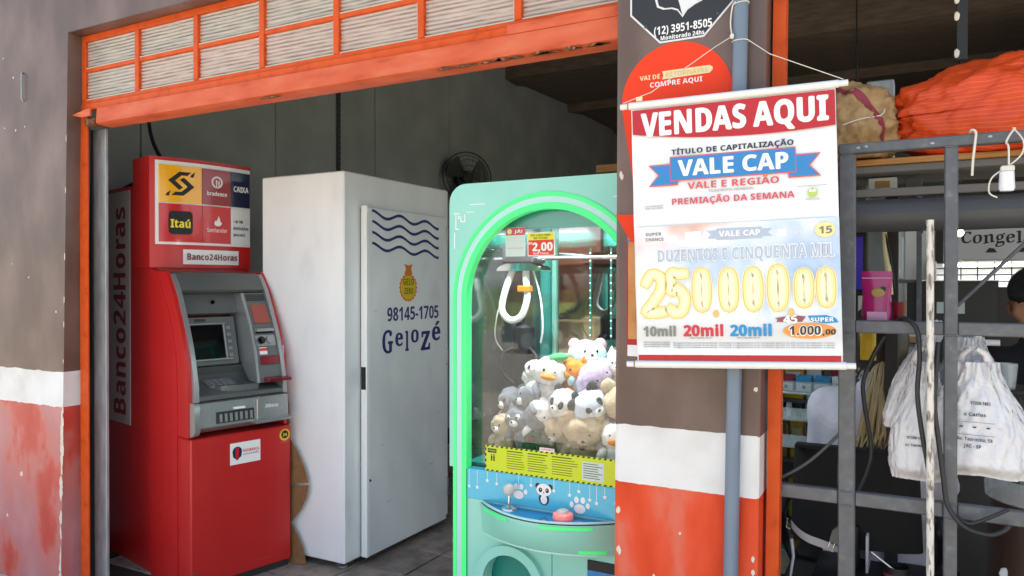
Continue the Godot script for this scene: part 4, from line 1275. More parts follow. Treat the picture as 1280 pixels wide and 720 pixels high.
# Claw machine. Own axes: x to the right, z out of its front; origin on the floor at the middle of the front.
func build_claw_machine() -> void:
	var t := thing("claw_machine", "mint green claw machine with glowing green arches, full of plush toys", "claw machine", v3(-1.155, 0, -2.4))
	var hw := 0.405
	var dp := -0.82
	var cy := 1.435
	# front frame: an arch open at the bottom
	var outer := [Vector2(-hw, 0.81), Vector2(-hw, 1.80)] + arc(-hw + 0.07, 1.80, 0.07, 180, 90, 8).slice(1) + arc(hw - 0.07, 1.80, 0.07, 90, 0, 8) + [Vector2(hw, 0.81)]
	outer[1] = Vector2(-hw, 1.79)
	var ri := 0.335
	var inn := [Vector2(ri, 0.81)] + arc(0, cy, ri, 0, 180, 40) + [Vector2(-ri, 0.81)]
	prism(t, "front_frame", outer + inn, "z", -0.045, 0.0, M.mint)
	# arch strips
	var strip := func(called: String, r0: float, r1: float, z0: float, z1: float, m: Material, bottom: float) -> void:
		var a := [Vector2(r1, bottom)] + arc(0, cy, r1, 0, 180, 40) + [Vector2(-r1, bottom)]
		var b := [Vector2(-r0, bottom)] + arc(0, cy, r0, 180, 0, 40) + [Vector2(r0, bottom)]
		prism(t, called, a + b, "z", z0, z1, m)
	strip.call("light_strip", 0.372, 0.386, 0.001, 0.006, M.neon_green, 0.03)
	strip.call("arch_band", 0.35, 0.3715, 0.001, 0.0035, M.mint_pale, 0.03)
	strip.call("light_strip", 0.327, 0.3495, -0.03, 0.006, M.neon_green, 0.81)
	for sgn in [-1.0, 1.0]:
		var xa: float = sgn * 0.329
		var xb: float = sgn * 0.3495
		box(t, "light_strip", v3(minf(xa, xb), 0.03, 0.001), v3(maxf(xa, xb), 0.8095, 0.006), M.neon_green, 0.001)
	# white line graphics in the upper corners
	for sgn in [-1.0, 1.0]:
		for e in [[0.36, 1.758, 0.386, 1.762], [0.335, 1.728, 0.352, 1.732], [0.335, 1.732, 0.339, 1.758], [0.352, 1.728, 0.356, 1.75], [0.25, 1.79, 0.315, 1.7935], [0.374, 1.7, 0.378, 1.755], [0.362, 1.7, 0.374, 1.704], [0.38, 1.63, 0.384, 1.69], [0.36, 1.74, 0.366, 1.752], [0.3, 1.762, 0.33, 1.7655]]:
			var a: float = sgn * e[0]
			var b: float = sgn * e[2]
			box(t, "line_graphic", v3(minf(a, b), e[1], 0.0), v3(maxf(a, b), e[3], 0.0008), M.print_white, 0.0)
	# cabinet: posts, top, base, back mirror, side glass
	box(t, "top_panel", v3(-hw, 1.815, dp), v3(hw, 1.86, -0.0455), M.mint, 0.01)
	box(t, "header", v3(-hw + 0.03, 1.70, -0.12), v3(hw - 0.03, 1.814, -0.075), M.teal, 0.004)
	for e in [[-hw, dp], [hw - 0.05, dp]]:
		box(t, "rear_post", v3(e[0], 0.0, e[1]), v3(e[0] + 0.05, 1.8145, e[1] + 0.05), M.teal, 0.006)
	box(t, "rear_trim", v3(-hw + 0.051, 0.82, dp + 0.005), v3(-hw + 0.075, 1.8145, dp + 0.03), M.mint, 0.003)
	for sgn in [-1.0, 1.0]:
		var xa: float = sgn * hw
		var xb: float = sgn * (hw - 0.035)
		box(t, "front_post", v3(minf(xa, xb), 0.0, -0.085), v3(maxf(xa, xb), 1.8145, -0.0455), M.teal, 0.004)
		var ga: float = sgn * (hw - 0.012)
		box(t, "side_glass", v3(ga - 0.002, 0.825, dp + 0.051), v3(ga + 0.002, 1.81, -0.086), M.cabinet_glass, 0.0)
		box(t, "side_panel", v3(minf(xa, sgn * (hw - 0.02)), 0.02, dp + 0.051), v3(maxf(xa, sgn * (hw - 0.02)), 0.8, -0.086), M.mint, 0.004)
	box(t, "back_mirror", v3(-hw + 0.076, 0.82, dp + 0.004), v3(hw - 0.051, 1.8145, dp + 0.012), M.mirror, 0.0)
	box(t, "back_panel", v3(-hw + 0.051, 0.02, dp), v3(hw - 0.051, 0.815, dp + 0.02), M.mint, 0.0)
	box(t, "toy_bed", v3(-hw + 0.022, 0.8, dp + 0.0205), v3(hw - 0.022, 0.812, -0.09), M.teal_deep, 0.0)
	box(t, "front_glass", v3(-0.345, 0.8, -0.056), v3(0.345, 1.79, -0.05), M.cabinet_glass, 0.0)
	# lamp tube under the top panel, hidden behind the header
	box(t, "lamp_tube", v3(-0.33, 1.79, -0.16), v3(0.33, 1.808, -0.135), M.led_white, 0.004)
	var al := AreaLight3D.new()
	al.name = "cabinet_light"
	t.add_child(al)
	al.area_size = Vector2(0.66, 0.03)
	al.position = v3(0, 1.786, -0.148)
	al.rotation_degrees.x = -90
	al.light_energy = 0.6
	al.light_color = Color(0.96, 0.98, 1.0)
	al.shadow_enabled = true
	# rows of tiny lamps on the back
	for x in [-0.165, -0.065]:
		var row := Shape.new()
		box_shape(row, v3(x - 0.004, 1.25, dp + 0.0125), v3(x + 0.004, 1.66, dp + 0.015), 0.0)
		var rw := done(row, t, "lamp_rail", M.teal_deep)
		for k in 12:
			box(rw, "lamp_bead", v3(x - 0.003, 1.26 + k * 0.034, dp + 0.0155), v3(x + 0.003, 1.266 + k * 0.034, dp + 0.018), M.led_bead, 0.0)
	# claw carriage
	var ca := Node3D.new()
	ca.name = "claw_carriage"
	t.add_child(ca)
	for z in [-0.3, -0.36]:
		tube(ca, "rail", [v3(-0.38, 1.6, z), v3(0.38, 1.6, z)], 0.008, M.chrome, 10)
	for x in [-0.36, 0.36]:
		tube(ca, "rail", [v3(x, 1.64, -0.1), v3(x, 1.64, -0.78)], 0.008, M.chrome, 10)
	var cx := Node3D.new()
	cx.name = "claw"
	t.add_child(cx)
	cx.position = v3(-0.13, 0.02, 0.0)
	box(cx, "trolley", v3(-0.2, 1.56, -0.39), v3(-0.06, 1.64, -0.27), M.atm_dark, 0.006)
	prism(cx, "canopy", arc(-0.13, 1.53, 0.1, 0, 180, 16, 0.035), "z", -0.38, -0.28, M.chrome)
	tube(cx, "cable", [v3(-0.13, 1.56, -0.33), v3(-0.13, 1.3, -0.33)], 0.004, M.cable_black, 6)
	tube(cx, "hose", [v3(-0.17, 1.545, -0.32), v3(-0.2, 1.45, -0.3), v3(-0.215, 1.37, -0.3), v3(-0.175, 1.33, -0.3), v3(-0.125, 1.35, -0.3), v3(-0.1, 1.42, -0.3), v3(-0.11, 1.5, -0.31), v3(-0.115, 1.545, -0.32)], 0.014, M.hose_white, 10, 8)
	box(cx, "hose_clip", v3(-0.135, 1.445, -0.315), v3(-0.082, 1.47, -0.28), M.clip_orange, 0.003)
	tube(cx, "wire", [v3(-0.09, 1.54, -0.33), v3(-0.05, 1.42, -0.32), v3(-0.04, 1.3, -0.32), v3(-0.055, 1.24, -0.33)], 0.004, M.hose_white, 6, 6)
	tube(cx, "wire", [v3(-0.18, 1.53, -0.35), v3(-0.25, 1.38, -0.34), v3(-0.27, 1.26, -0.34), v3(-0.24, 1.2, -0.35)], 0.003, M.hose_white, 6, 6)
	lathe(cx, "claw_motor", [Vector2(0.001, 1.19), Vector2(0.04, 1.19), Vector2(0.044, 1.22), Vector2(0.044, 1.3), Vector2(0.02, 1.32), Vector2(0.001, 1.32)], M.plastic_black, v3(-0.13, 0, -0.33), 16)
	for k in 3:
		var a := TAU * k / 3 + 0.5
		var d := v3(cos(a), 0, sin(a))
		tube(cx, "claw_arm", [v3(-0.13, 1.22, -0.33) + d * 0.035, v3(-0.13, 1.19, -0.33) + d * 0.085, v3(-0.13, 1.12, -0.33) + d * 0.085, v3(-0.13, 1.07, -0.33) + d * 0.04], 0.008, M.plastic_black, 8, 5)
	# cards behind the front glass
	var pc := Node3D.new()
	pc.name = "price_card"
	t.add_child(pc)
	pc.position = v3(-0.098, 1.598, -0.049)
	pc.rotation.z = deg_to_rad(0.5)
	box(pc, "card", v3(0, 0, 0), v3(0.108, 0.085, 0.0012), M.print_white, 0.0)
	box(pc, "card_red", v3(0.003, 0.003, 0.0012), v3(0.105, 0.0575, 0.0018), M.price_red, 0.0)
	box(pc, "card_yellow", v3(0.003, 0.058, 0.0012), v3(0.105, 0.083, 0.0018), M.price_yellow, 0.0)
	text(pc, "2,00", v3(0.02, 0.018, 0.0018), 0.08, 0.03, M.print_white, "b", 0.4)
	text(pc, "R$", v3(0.005, 0.042, 0.0018), 0.013, 0.009, M.print_white, "b")
	text(pc, "PIX CADA UMA", v3(0.014, 0.071, 0.0018), 0.078, 0.0075, M.label_line, "b")
	text(pc, "NO TOTEM", v3(0.026, 0.0605, 0.0018), 0.054, 0.0075, M.label_line, "b")
	text(pc, "Sem Troco", v3(0.022, 0.006, 0.0018), 0.062, 0.007, M.print_white, "b")
	var nc := Node3D.new()
	nc.name = "notice_card"
	t.add_child(nc)
	nc.position = v3(-0.19, 1.598, -0.049)
	box(nc, "card", v3(0, 0, 0), v3(0.082, 0.106, 0.0012), M.card_pale, 0.0)
	box(nc, "card_band", v3(0.001, 0.078, 0.0012), v3(0.081, 0.105, 0.0018), M.card_pink, 0.0)
	disc(nc, "card_mark", v3(0.017, 0.0915, 0.0018), 0.01, 0.0005, M.sticker_cream, 16)
	text(nc, "JÁ!", v3(0.036, 0.086, 0.0018), 0.034, 0.011, M.print_white, "b")
	for k in 6:
		box(nc, "print_line", v3(0.006, 0.066 - k * 0.009, 0.0012), v3(0.074, 0.0675 - k * 0.009, 0.0016), M.card_pink if k == 4 else M.sheet_paper, 0.0)
	# hazard-edged instruction strip low on the glass
	var ls := Node3D.new()
	ls.name = "instruction_strip"
	t.add_child(ls)
	ls.position = v3(-0.248, 0.812, 0.0005)
	box(ls, "strip", v3(0, 0, 0), v3(0.52, 0.094, 0.0012), M.label_lime, 0.0)
	for k in 26:
		for y in [[0.0885, 0.094], [0.0, 0.0055]]:
			var x := 0.004 + k * 0.02
			prism(ls, "hazard_mark", [Vector2(x, y[0]), Vector2(x + 0.009, y[0]), Vector2(x + 0.0125, y[1]), Vector2(x + 0.0035, y[1])], "z", 0.0012, 0.0016, M.print_black)
	for k in 4:
		box(ls, "hazard_mark", v3(0.0, 0.012 + k * 0.021, 0.0012), v3(0.005, 0.022 + k * 0.021, 0.0016), M.print_black, 0.0)
	box(ls, "heading_block", v3(0.011, 0.068, 0.0012), v3(0.047, 0.083, 0.0016), M.print_black, 0.0)
	text(ls, "ATENÇÃO", v3(0.014, 0.073, 0.0016), 0.03, 0.006, M.label_lime, "b")
	for x in [0.027, 0.037]:
		disc(ls, "figure_head", v3(x, 0.06, 0.0012), 0.003, 0.0004, M.print_black, 12)
		prism(ls, "figure_body", [Vector2(x - 0.0035, 0.056), Vector2(x + 0.0035, 0.056), Vector2(x + 0.0025, 0.038), Vector2(x - 0.0025, 0.038)], "z", 0.0012, 0.0016, M.print_black)
	var rng := RandomNumberGenerator.new()
	rng.seed = 8
	for col in [[0.09, 0.165], [0.175, 0.255], [0.27, 0.37]]:
		for k in 8:
			var y := 0.078 - k * 0.0085
			box(ls, "print_line", v3(col[0], y, 0.0012), v3(lerpf(col[0], col[1], rng.randf_range(0.75, 1.0)), y + (0.0042 if k == 0 else 0.0024), 0.0016), M.label_line, 0.0)
	box(ls, "white_block", v3(0.385, 0.012, 0.0012), v3(0.465, 0.076, 0.0016), M.card_pale, 0.0)
	for k in 7:
		box(ls, "print_line", v3(0.39, 0.068 - k * 0.008, 0.0016), v3(lerpf(0.4, 0.46, rng.randf_range(0.7, 1.0)), 0.0705 - k * 0.008, 0.002), M.label_line, 0.0)
	var tg := box(ls, "small_tag", v3(0.222, 0.0945, 0.0), v3(0.28, 0.107, 0.001), M.print_white, 0.0)
	tg.name = "small_tag"
	text(ls, "CUIDADO", v3(0.226, 0.098, 0.001), 0.05, 0.007, M.price_red, "b")
	# light blue printed panel
	box(t, "print_panel", v3(-0.328, 0.7, -0.0445), v3(0.328, 0.8095, 0.0), M.panel_blue, 0.001)
	var pn := Node3D.new()
	pn.name = "panel_print"
	t.add_child(pn)
	for e in [[-0.318, 0.745], [-0.283, 0.745], [-0.24, 0.775], [-0.2, 0.768], [-0.11, 0.765], [-0.06, 0.78], [0.03, 0.772], [0.09, 0.765], [0.125, 0.782], [0.165, 0.758], [0.19, 0.75], [0.22, 0.775], [0.26, 0.76], [0.3, 0.748]]:
		box(pn, "star_thread", v3(e[0] - 0.0008, e[1], 0.0), v3(e[0] + 0.0008, 0.809, 0.0006), M.print_white, 0.0)
		var st := []
		for i in 10:
			var a := TAU * i / 10 + PI / 2
			var r := 0.008 if i % 2 == 0 else 0.0042
			st.append(Vector2(e[0] + cos(a) * r, e[1] + sin(a) * r))
		prism(pn, "star", st, "z", 0.0006, 0.0012, M.print_white)
	var paw := func(x: float, y: float, k: float) -> void:
		var pts := arc(x, y, 0.021 * k, 0, 350, 24, 0.016 * k)
		prism(pn, "paw_pad", pts, "z", 0.0006, 0.0012, M.print_white)
		for e in [[-0.03, 0.012, 0.0075], [-0.012, 0.03, 0.0085], [0.012, 0.031, 0.0085], [0.03, 0.014, 0.0075]]:
			prism(pn, "paw_toe", arc(x + e[0] * k, y + e[1] * k, e[2] * k, 0, 345, 16, e[2] * 1.35 * k), "z", 0.0006, 0.0012, M.print_white)
	paw.call(0.128, 0.722, 1.0)
	paw.call(-0.11, 0.74, 0.95)
	# little black and white bear print
	prism(pn, "bear_ear", arc(-0.009 - 0.024, 0.782, 0.01, 0, 345, 16), "z", 0.0006, 0.0012, M.print_black)
	prism(pn, "bear_ear", arc(-0.009 + 0.024, 0.782, 0.01, 0, 345, 16), "z", 0.0006, 0.0012, M.print_black)
	prism(pn, "bear_body", arc(-0.009, 0.738, 0.02, 0, 350, 24, 0.022), "z", 0.0006, 0.0012, M.print_black)
	prism(pn, "bear_belly", arc(-0.009, 0.736, 0.013, 0, 350, 20, 0.016), "z", 0.0012, 0.0016, M.print_white)
	prism(pn, "bear_head", arc(-0.009, 0.77, 0.029, 0, 350, 28, 0.022), "z", 0.0012, 0.0018, M.print_white)
	for sx in [-1.0, 1.0]:
		prism(pn, "bear_eye", arc(-0.009 + sx * 0.013, 0.769, 0.007, 0, 345, 16, 0.0085), "z", 0.0018, 0.0022, M.print_black)
		prism(pn, "bear_glint", arc(-0.009 + sx * 0.012, 0.771, 0.002, 0, 330, 10), "z", 0.0022, 0.0026, M.print_white)
	prism(pn, "bear_nose", arc(-0.009, 0.761, 0.003, 0, 330, 10), "z", 0.0018, 0.0022, M.card_pink)
	# lower front with the prize mouth
	var mx := -0.142
	var arch := [Vector2(mx + 0.105, 0.12)] + arc(mx, 0.415, 0.105, 0, 180, 28) + [Vector2(mx - 0.105, 0.12)]
	prism(t, "lower_panel", [Vector2(-0.328, 0.03), Vector2(-0.328, 0.699), Vector2(0.328, 0.699), Vector2(0.328, 0.03), Vector2(mx + 0.105, 0.03)] + [Vector2(mx + 0.105, 0.415)] + arc(mx, 0.415, 0.105, 0, 180, 28).slice(1) + [Vector2(mx - 0.105, 0.03)], "z", -0.0445, -0.002, M.mint)
	var rim_o := [Vector2(mx + 0.14, 0.03)] + arc(mx, 0.415, 0.14, 0, 180, 28) + [Vector2(mx - 0.14, 0.03)]
	var rim_i := [Vector2(mx - 0.106, 0.03)] + arc(mx, 0.415, 0.106, 180, 0, 28) + [Vector2(mx + 0.106, 0.03)]
	prism(t, "mouth_rim", rim_o + rim_i, "z", -0.0018, 0.022, M.mint)
	box(t, "mouth_flap", v3(mx - 0.115, 0.03, -0.09), v3(mx + 0.115, 0.54, -0.06), M.teal_deep, 0.0)
	box(t, "panel_seam", v3(0.02, 0.03, -0.0019), v3(0.023, 0.57, -0.0012), M.teal_deep, 0.0)
	var cd := Node3D.new()
	cd.name = "coin_door"
	t.add_child(cd)
	box(cd, "plate", v3(0.158, 0.28, -0.0018), v3(0.31, 0.553, 0.006), M.plastic_black, 0.003)
	box(cd, "stripe", v3(0.16, 0.5, 0.0061), v3(0.308, 0.52, 0.008), M.banner_blue, 0.0)
	box(cd, "screen", v3(0.17, 0.32, 0.0061), v3(0.3, 0.48, 0.008), M.screen_glass, 0.0)
	# bowed control shelf
	var ch := 0.262
	var sag := 0.115
	var bowf := func(x: float, k: float) -> float:
		return k * sag * (1.0 - (x / ch) * (x / ch))
	var curve := func(k: float, w: float) -> Array:
		var p := []
		for i in 25:
			var x := lerpf(-ch, ch, i / 24.0) * w
			p.append(Vector2(x, maxf(bowf.call(x / w, k), 0.0) - 0.001))
		return p
	var lip: Array = curve.call(1.0, 1.0)
	prism(t, "shelf_top", [Vector2(-ch, -0.002)] + lip + [Vector2(ch, -0.002)], "y", 0.69, 0.694, M.shelf_blue)
	var sb := Shape.new()
	grid_shape(sb, 36, 10, func(u: float, q: float) -> Vector3:
		var x := lerpf(-ch, ch, u) * lerpf(1.03, 0.99, q)
		var k := 1.06 - 0.35 * q * q
		return v3(x, lerpf(0.6905, 0.585, q), maxf(bowf.call(x / lerpf(1.03, 0.99, q), k), 0.0) + 0.001), Vector3.BACK)
	done(sb, t, "shelf_front", M.mint)
	prism(t, "shelf_rim", (curve.call(1.07, 1.02) as Array) + _reversed(curve.call(1.0, 0.985)), "y", 0.6945, 0.7, M.mint_pale)
	prism(t, "shelf_base", [Vector2(-ch, -0.002)] + (curve.call(0.72, 0.99) as Array) + [Vector2(ch, -0.002)], "y", 0.579, 0.585, M.mint_pale)
	for e in [[-0.24, -0.1], [0.03, 0.2]]:
		grid(t, "shelf_light", 16, 2, func(u: float, q: float) -> Vector3:
			var x := lerpf(e[0], e[1], u)
			return v3(x, lerpf(0.686, 0.674, q), maxf(bowf.call(x / 1.028, 1.062), 0.0) + 0.0035), M.neon_green, Vector3.BACK)
	grid(t, "shelf_light", 10, 2, func(u: float, q: float) -> Vector3:
		var x := lerpf(0.15, 0.235, u)
		return v3(x, lerpf(0.6, 0.589, q), maxf(bowf.call(x, 0.76), 0.0) + 0.0045), M.neon_green, Vector3.BACK)
	var ft := text(t, "Fun Time", v3(-0.13, 0.622, 0), 0.17, 0.028, M.print_white, "b")
	ft.transform = Transform3D(Basis(Vector3.UP, deg_to_rad(-10)), v3(0, 0, 0.1015)) * ft.transform
	ft.position.z += -0.008
	# joystick and button
	var js := Node3D.new()
	js.name = "joystick"
	t.add_child(js)
	js.position = v3(-0.13, 0.694, 0.035)
	lathe(js, "skirt", [Vector2(0.03, 0.0), Vector2(0.028, 0.006), Vector2(0.012, 0.012), Vector2(0.006, 0.016)], M.chrome, Vector3.ZERO, 20)
	tube(js, "stick", [v3(0, 0, 0), v3(0, 0.06, 0)], 0.005, M.chrome, 10)
	egg(js, "knob", v3(0, 0.07, 0), v3(0.021, 0.021, 0.021), M.knob)
	var bt := Node3D.new()
	bt.name = "push_button"
	t.add_child(bt)
	bt.position = v3(0.085, 0.694, 0.045)
	lathe(bt, "collar", [Vector2(0.034, 0.0), Vector2(0.036, 0.006), Vector2(0.034, 0.018), Vector2(0.028, 0.022), Vector2(0.02, 0.023)], M.button_pink, Vector3.ZERO, 24)
	lathe(bt, "cap", [Vector2(0.02, 0.022), Vector2(0.019, 0.03), Vector2(0.012, 0.033), Vector2(0.0005, 0.034)], M.knob, Vector3.ZERO, 20)
	box(t, "foot", v3(-0.36, 0.0, -0.12), v3(-0.3, 0.0295, -0.06), M.rubber, 0.003)
	box(t, "foot", v3(0.3, 0.0, -0.12), v3(0.36, 0.0295, -0.06), M.rubber, 0.003)


func _reversed(a: Array) -> Array:
	var b := a.duplicate()
	b.reverse()
	return b


func plush(label: String, at: Vector3, r: float, o := {}) -> Node3D:
	var t := thing("plush_toy", label, "plush toy", at, o.get("turn", 0.0), "plush toys in the claw machine")
	t.rotation.x = o.get("tilt", 0.0)
	t.rotation.z = o.get("roll", 0.0)
	var main: Material = M["plush_" + o.get("col", "white")]
	var sd := int(absf(at.x * 977 + at.y * 331)) + 3
	var s := Shape.new()
	var sq := RandomNumberGenerator.new()
	sq.seed = sd
	egg_shape(s, Vector3.ZERO, v3(r * sq.randf_range(0.96, 1.12), r * sq.randf_range(0.82, 0.96), r * 0.9), Basis(Vector3.BACK, sq.randf_range(-0.3, 0.3)), 0.16, 16.0, 26, sd)
	egg_shape(s, v3(sq.randf_range(-0.3, 0.3) * r, -r * 1.4, -r * 0.1), v3(r * sq.randf_range(0.85, 1.05), r * sq.randf_range(0.9, 1.1), r * 0.8), Basis(Vector3.BACK, sq.randf_range(-0.4, 0.4)), 0.2, 15.0, 24, sd + 1)
	# short pile standing off the cloth
	var fur := Shape.new()
	for k in 1500:
		var i := sq.randi() % s.v.size()
		var p: Vector3 = s.v[i].lerp(s.v[i - i % 3], sq.randf())
		var nn: Vector3 = s.n[i]
		var d := (nn + Vector3(sq.randfn(), sq.randfn() - 0.35, sq.randfn()) * 0.4).normalized()
		var w := nn.cross(d + Vector3(0.01, 0.02, 0.03)).normalized() * r * 0.014
		fur.tri(p - w, p + w, p + d * r * sq.randf_range(0.05, 0.1), nn, nn, nn)
	done(fur, t, "fur", main).set_meta("kind", "stuff")
	done(s, t, "body", M["plush_" + o.get("body", o.get("col", "white"))] if not o.has("split") else main)
	for sx in [-1.0, 1.0]:
		var ear: String = o.get("ear", "round")
		var em: Material = M["plush_" + o.get("ear_col", o.get("col", "white"))]
		if ear == "round":
			egg(t, "ear", v3(sx * r * 0.72, r * 0.72, 0), v3(r * 0.36, r * 0.36, r * 0.2), em, Basis.IDENTITY, 0.05, 20.0, 14, sd)
		elif ear == "long":
			egg(t, "ear", v3(sx * r * 0.98, r * 0.1, -r * 0.05), v3(r * 0.26, r * 0.62, r * 0.22), em, Basis(Vector3.BACK, sx * 0.35), 0.05, 20.0, 14, sd)
		elif ear == "point":
			var es := Shape.new()
			grid_shape(es, 12, 6, func(u: float, q: float) -> Vector3:
				var w := r * 0.34 * (1.0 - q * 0.95)
				return v3(sx * r * 0.6 + cos(TAU * u) * w, r * 0.6 + q * r * 0.62, sin(TAU * u) * w * 0.5))
			done(es, t, "ear", em)
		egg(t, "arm", v3(sx * r * 0.95, -r * 1.15, r * 0.3), v3(r * 0.3, r * 0.5, r * 0.3), M["plush_" + o.get("limb", o.get("body", o.get("col", "white")))], Basis(Vector3.BACK, sx * 0.5), 0.05, 20.0, 14, sd)
		if o.get("patch", "") != "":
			egg(t, "eye_patch", v3(sx * r * 0.36, r * 0.12, r * 0.74), v3(r * 0.2, r * 0.28, r * 0.14), M["plush_" + o.patch], Basis(Vector3.BACK, -sx * 0.4), 0.0, 20.0, 12, sd)
		egg(t, "eye", v3(sx * r * 0.34, r * 0.15, r * (0.88 if o.get("patch", "") != "" else 0.8)), v3(r * 0.085, r * 0.1, r * 0.06), M.bead, Basis.IDENTITY, 0.0, 20.0, 10, sd)
	if o.get("beak", false):
		egg(t, "beak", v3(0, -r * 0.2, r * 0.98), v3(r * 0.5, r * 0.2, r * 0.42), M.plush_beak, Basis.IDENTITY, 0.03, 20.0, 16, sd)
	else:
		egg(t, "muzzle", v3(0, -r * 0.22, r * 0.75), v3(r * 0.36, r * 0.27, r * 0.3), M["plush_" + o.get("muzzle", "white")], Basis.IDENTITY, 0.03, 20.0, 14, sd)
		egg(t, "nose", v3(0, -r * 0.1, r * 1.04), v3(r * 0.1, r * 0.075, r * 0.06), M.bead, Basis.IDENTITY, 0.0, 20.0, 10, sd)
	if o.has("hat"):
		egg(t, "hat", v3(r * 0.25, r * 0.95, 0), v3(r * 0.7, r * 0.3, r * 0.5), M["plush_" + o.hat], Basis(Vector3.BACK, 0.35), 0.08, 20.0, 16, sd)
	return t


func build_plush() -> void:
	plush("white plush duck with orange beak and green leaf hat", v3(-1.235, 1.162, -2.6), 0.062, {"beak": true, "ear": "none", "hat": "green", "turn": 0.35, "roll": -0.2})
	plush("small white plush with a striped ribbon left of the duck", v3(-1.318, 1.165, -2.63), 0.042, {"ear": "long", "turn": -0.5, "roll": 0.3, "patch": "black"})
	plush("orange plush head between the duck and the lavender toy", v3(-1.16, 1.165, -2.66), 0.06, {"col": "orange", "ear": "round", "muzzle": "beak", "turn": -0.3})
	plush("pale aqua and white plush at the top of the pile", v3(-1.12, 1.215, -2.7), 0.07, {"col": "aqua", "ear": "round", "ear_col": "pink", "turn": 0.6, "tilt": -0.3})
	plush("lavender plush toy lying beside the orange head", v3(-1.055, 1.15, -2.62), 0.068, {"col": "lavender", "ear": "long", "muzzle": "lavender", "turn": 0.9, "roll": 0.6})
	plush("white plush cat at the right end of the pile by the pillar", v3(-0.975, 1.2, -2.66), 0.055, {"ear": "point", "turn": 0.1})
	plush("grey plush with white cheek under the striped toy", v3(-1.3, 1.065, -2.57), 0.058, {"col": "grey", "ear": "long", "turn": -0.8, "roll": 0.5})
	plush("grey and white plush face lowest at the left", v3(-1.335, 0.985, -2.545), 0.055, {"col": "grey", "ear": "point", "muzzle": "white", "patch": "white", "turn": -0.15, "roll": 0.15})
	plush("cream white plush lying between grey toys and panda", v3(-1.235, 1.02, -2.545), 0.06, {"ear": "none", "turn": 0.9, "tilt": 0.5})
	plush("plush panda facing the glass left of the other panda", v3(-1.145, 1.055, -2.535), 0.06, {"ear": "round", "ear_col": "black", "patch": "black", "limb": "black", "body": "white", "turn": -0.35, "roll": -0.25})
	plush("bluish white plush panda turned sideways above the beige bear", v3(-1.045, 1.055, -2.54), 0.066, {"col": "bluewhite", "ear": "round", "ear_col": "black", "patch": "black", "limb": "beige", "turn": 0.8, "roll": 0.7})
	plush("beige plush bear at the far right against the pillar", v3(-0.93, 1.07, -2.58), 0.08, {"col": "beige", "ear": "round", "muzzle": "beige", "turn": 0.4})
	plush("large beige plush bear low in the middle of the pile", v3(-1.06, 0.975, -2.52), 0.07, {"col": "beige", "ear": "round", "muzzle": "beige", "turn": 0.3, "tilt": 0.4})
	plush("small beige plush bear just above the yellow strip", v3(-1.165, 0.965, -2.53), 0.055, {"col": "beige", "ear": "round", "muzzle": "white", "turn": -0.4, "tilt": 0.5})
	plush("white plush with yellow beak at the bottom right", v3(-0.935, 0.96, -2.52), 0.056, {"beak": true, "ear": "none", "turn": 0.2})
	plush("dark green plush peeking out above the yellow strip", v3(-1.27, 0.93, -2.52), 0.032, {"col": "darkgreen", "ear": "round", "muzzle": "red"})
	plush("white plush bear at the back of the pile", v3(-1.2, 1.1, -2.85), 0.07, {"ear": "round", "turn": 0.4})
	plush("grey plush bear at the back left of the pile", v3(-1.4, 1.0, -2.8), 0.075, {"col": "grey", "ear": "round"})
	plush("lavender plush rabbit at the back right of the pile", v3(-0.95, 1.12, -2.88), 0.07, {"col": "lavender", "ear": "long"})
	plush("grey white plush rabbit against the left glass of the cabinet", v3(-1.43, 1.03, -2.66), 0.06, {"col": "grey", "ear": "long", "turn": -0.6, "limb": "white"})
	plush("beige plush puppy low against the left glass of the cabinet", v3(-1.415, 0.95, -2.56), 0.05, {"col": "beige", "ear": "long", "turn": -0.3})
	plush("white plush seal above the rabbit at the left glass", v3(-1.37, 1.12, -2.74), 0.052, {"ear": "none", "turn": 0.2})
	plush("bluish plush dog in the back row of the pile", v3(-1.08, 1.05, -2.95), 0.08, {"col": "bluewhite", "ear": "long"})
	# filling of toys below, seen only in glimpses
	var k := 0
	for p in [[-1.42, 0.88, -2.68, "beige"], [-1.3, 0.88, -2.7, "white"], [-1.15, 0.9, -2.7, "grey"], [-1.0, 0.9, -2.7, "beige"], [-0.87, 0.92, -2.72, "bluewhite"], [-1.35, 0.9, -2.95, "lavender"], [-1.15, 0.9, -3.0, "white"], [-0.95, 0.92, -3.0, "orange"]]:
		var s := ["beige", "white", "grey", "tan", "bluish", "lilac", "cream", "orange"][k] as String
		plush("%s plush toy buried low in the pile, %s" % [s, ["far left", "left", "middle", "right of middle", "far right", "back left", "back middle", "back right"][k]], v3(p[0], p[1], p[2]), 0.055, {"col": p[3], "tilt": 0.9, "ear": "round"})
		k += 1
	var ball := thing("toy_ball", "small glossy red ball resting on the yellow strip", "ball", v3(-1.05, 0.92, -2.475))
	egg(ball, "ball", Vector3.ZERO, v3(0.013, 0.013, 0.013), M.cup_red)
	tag(ball)


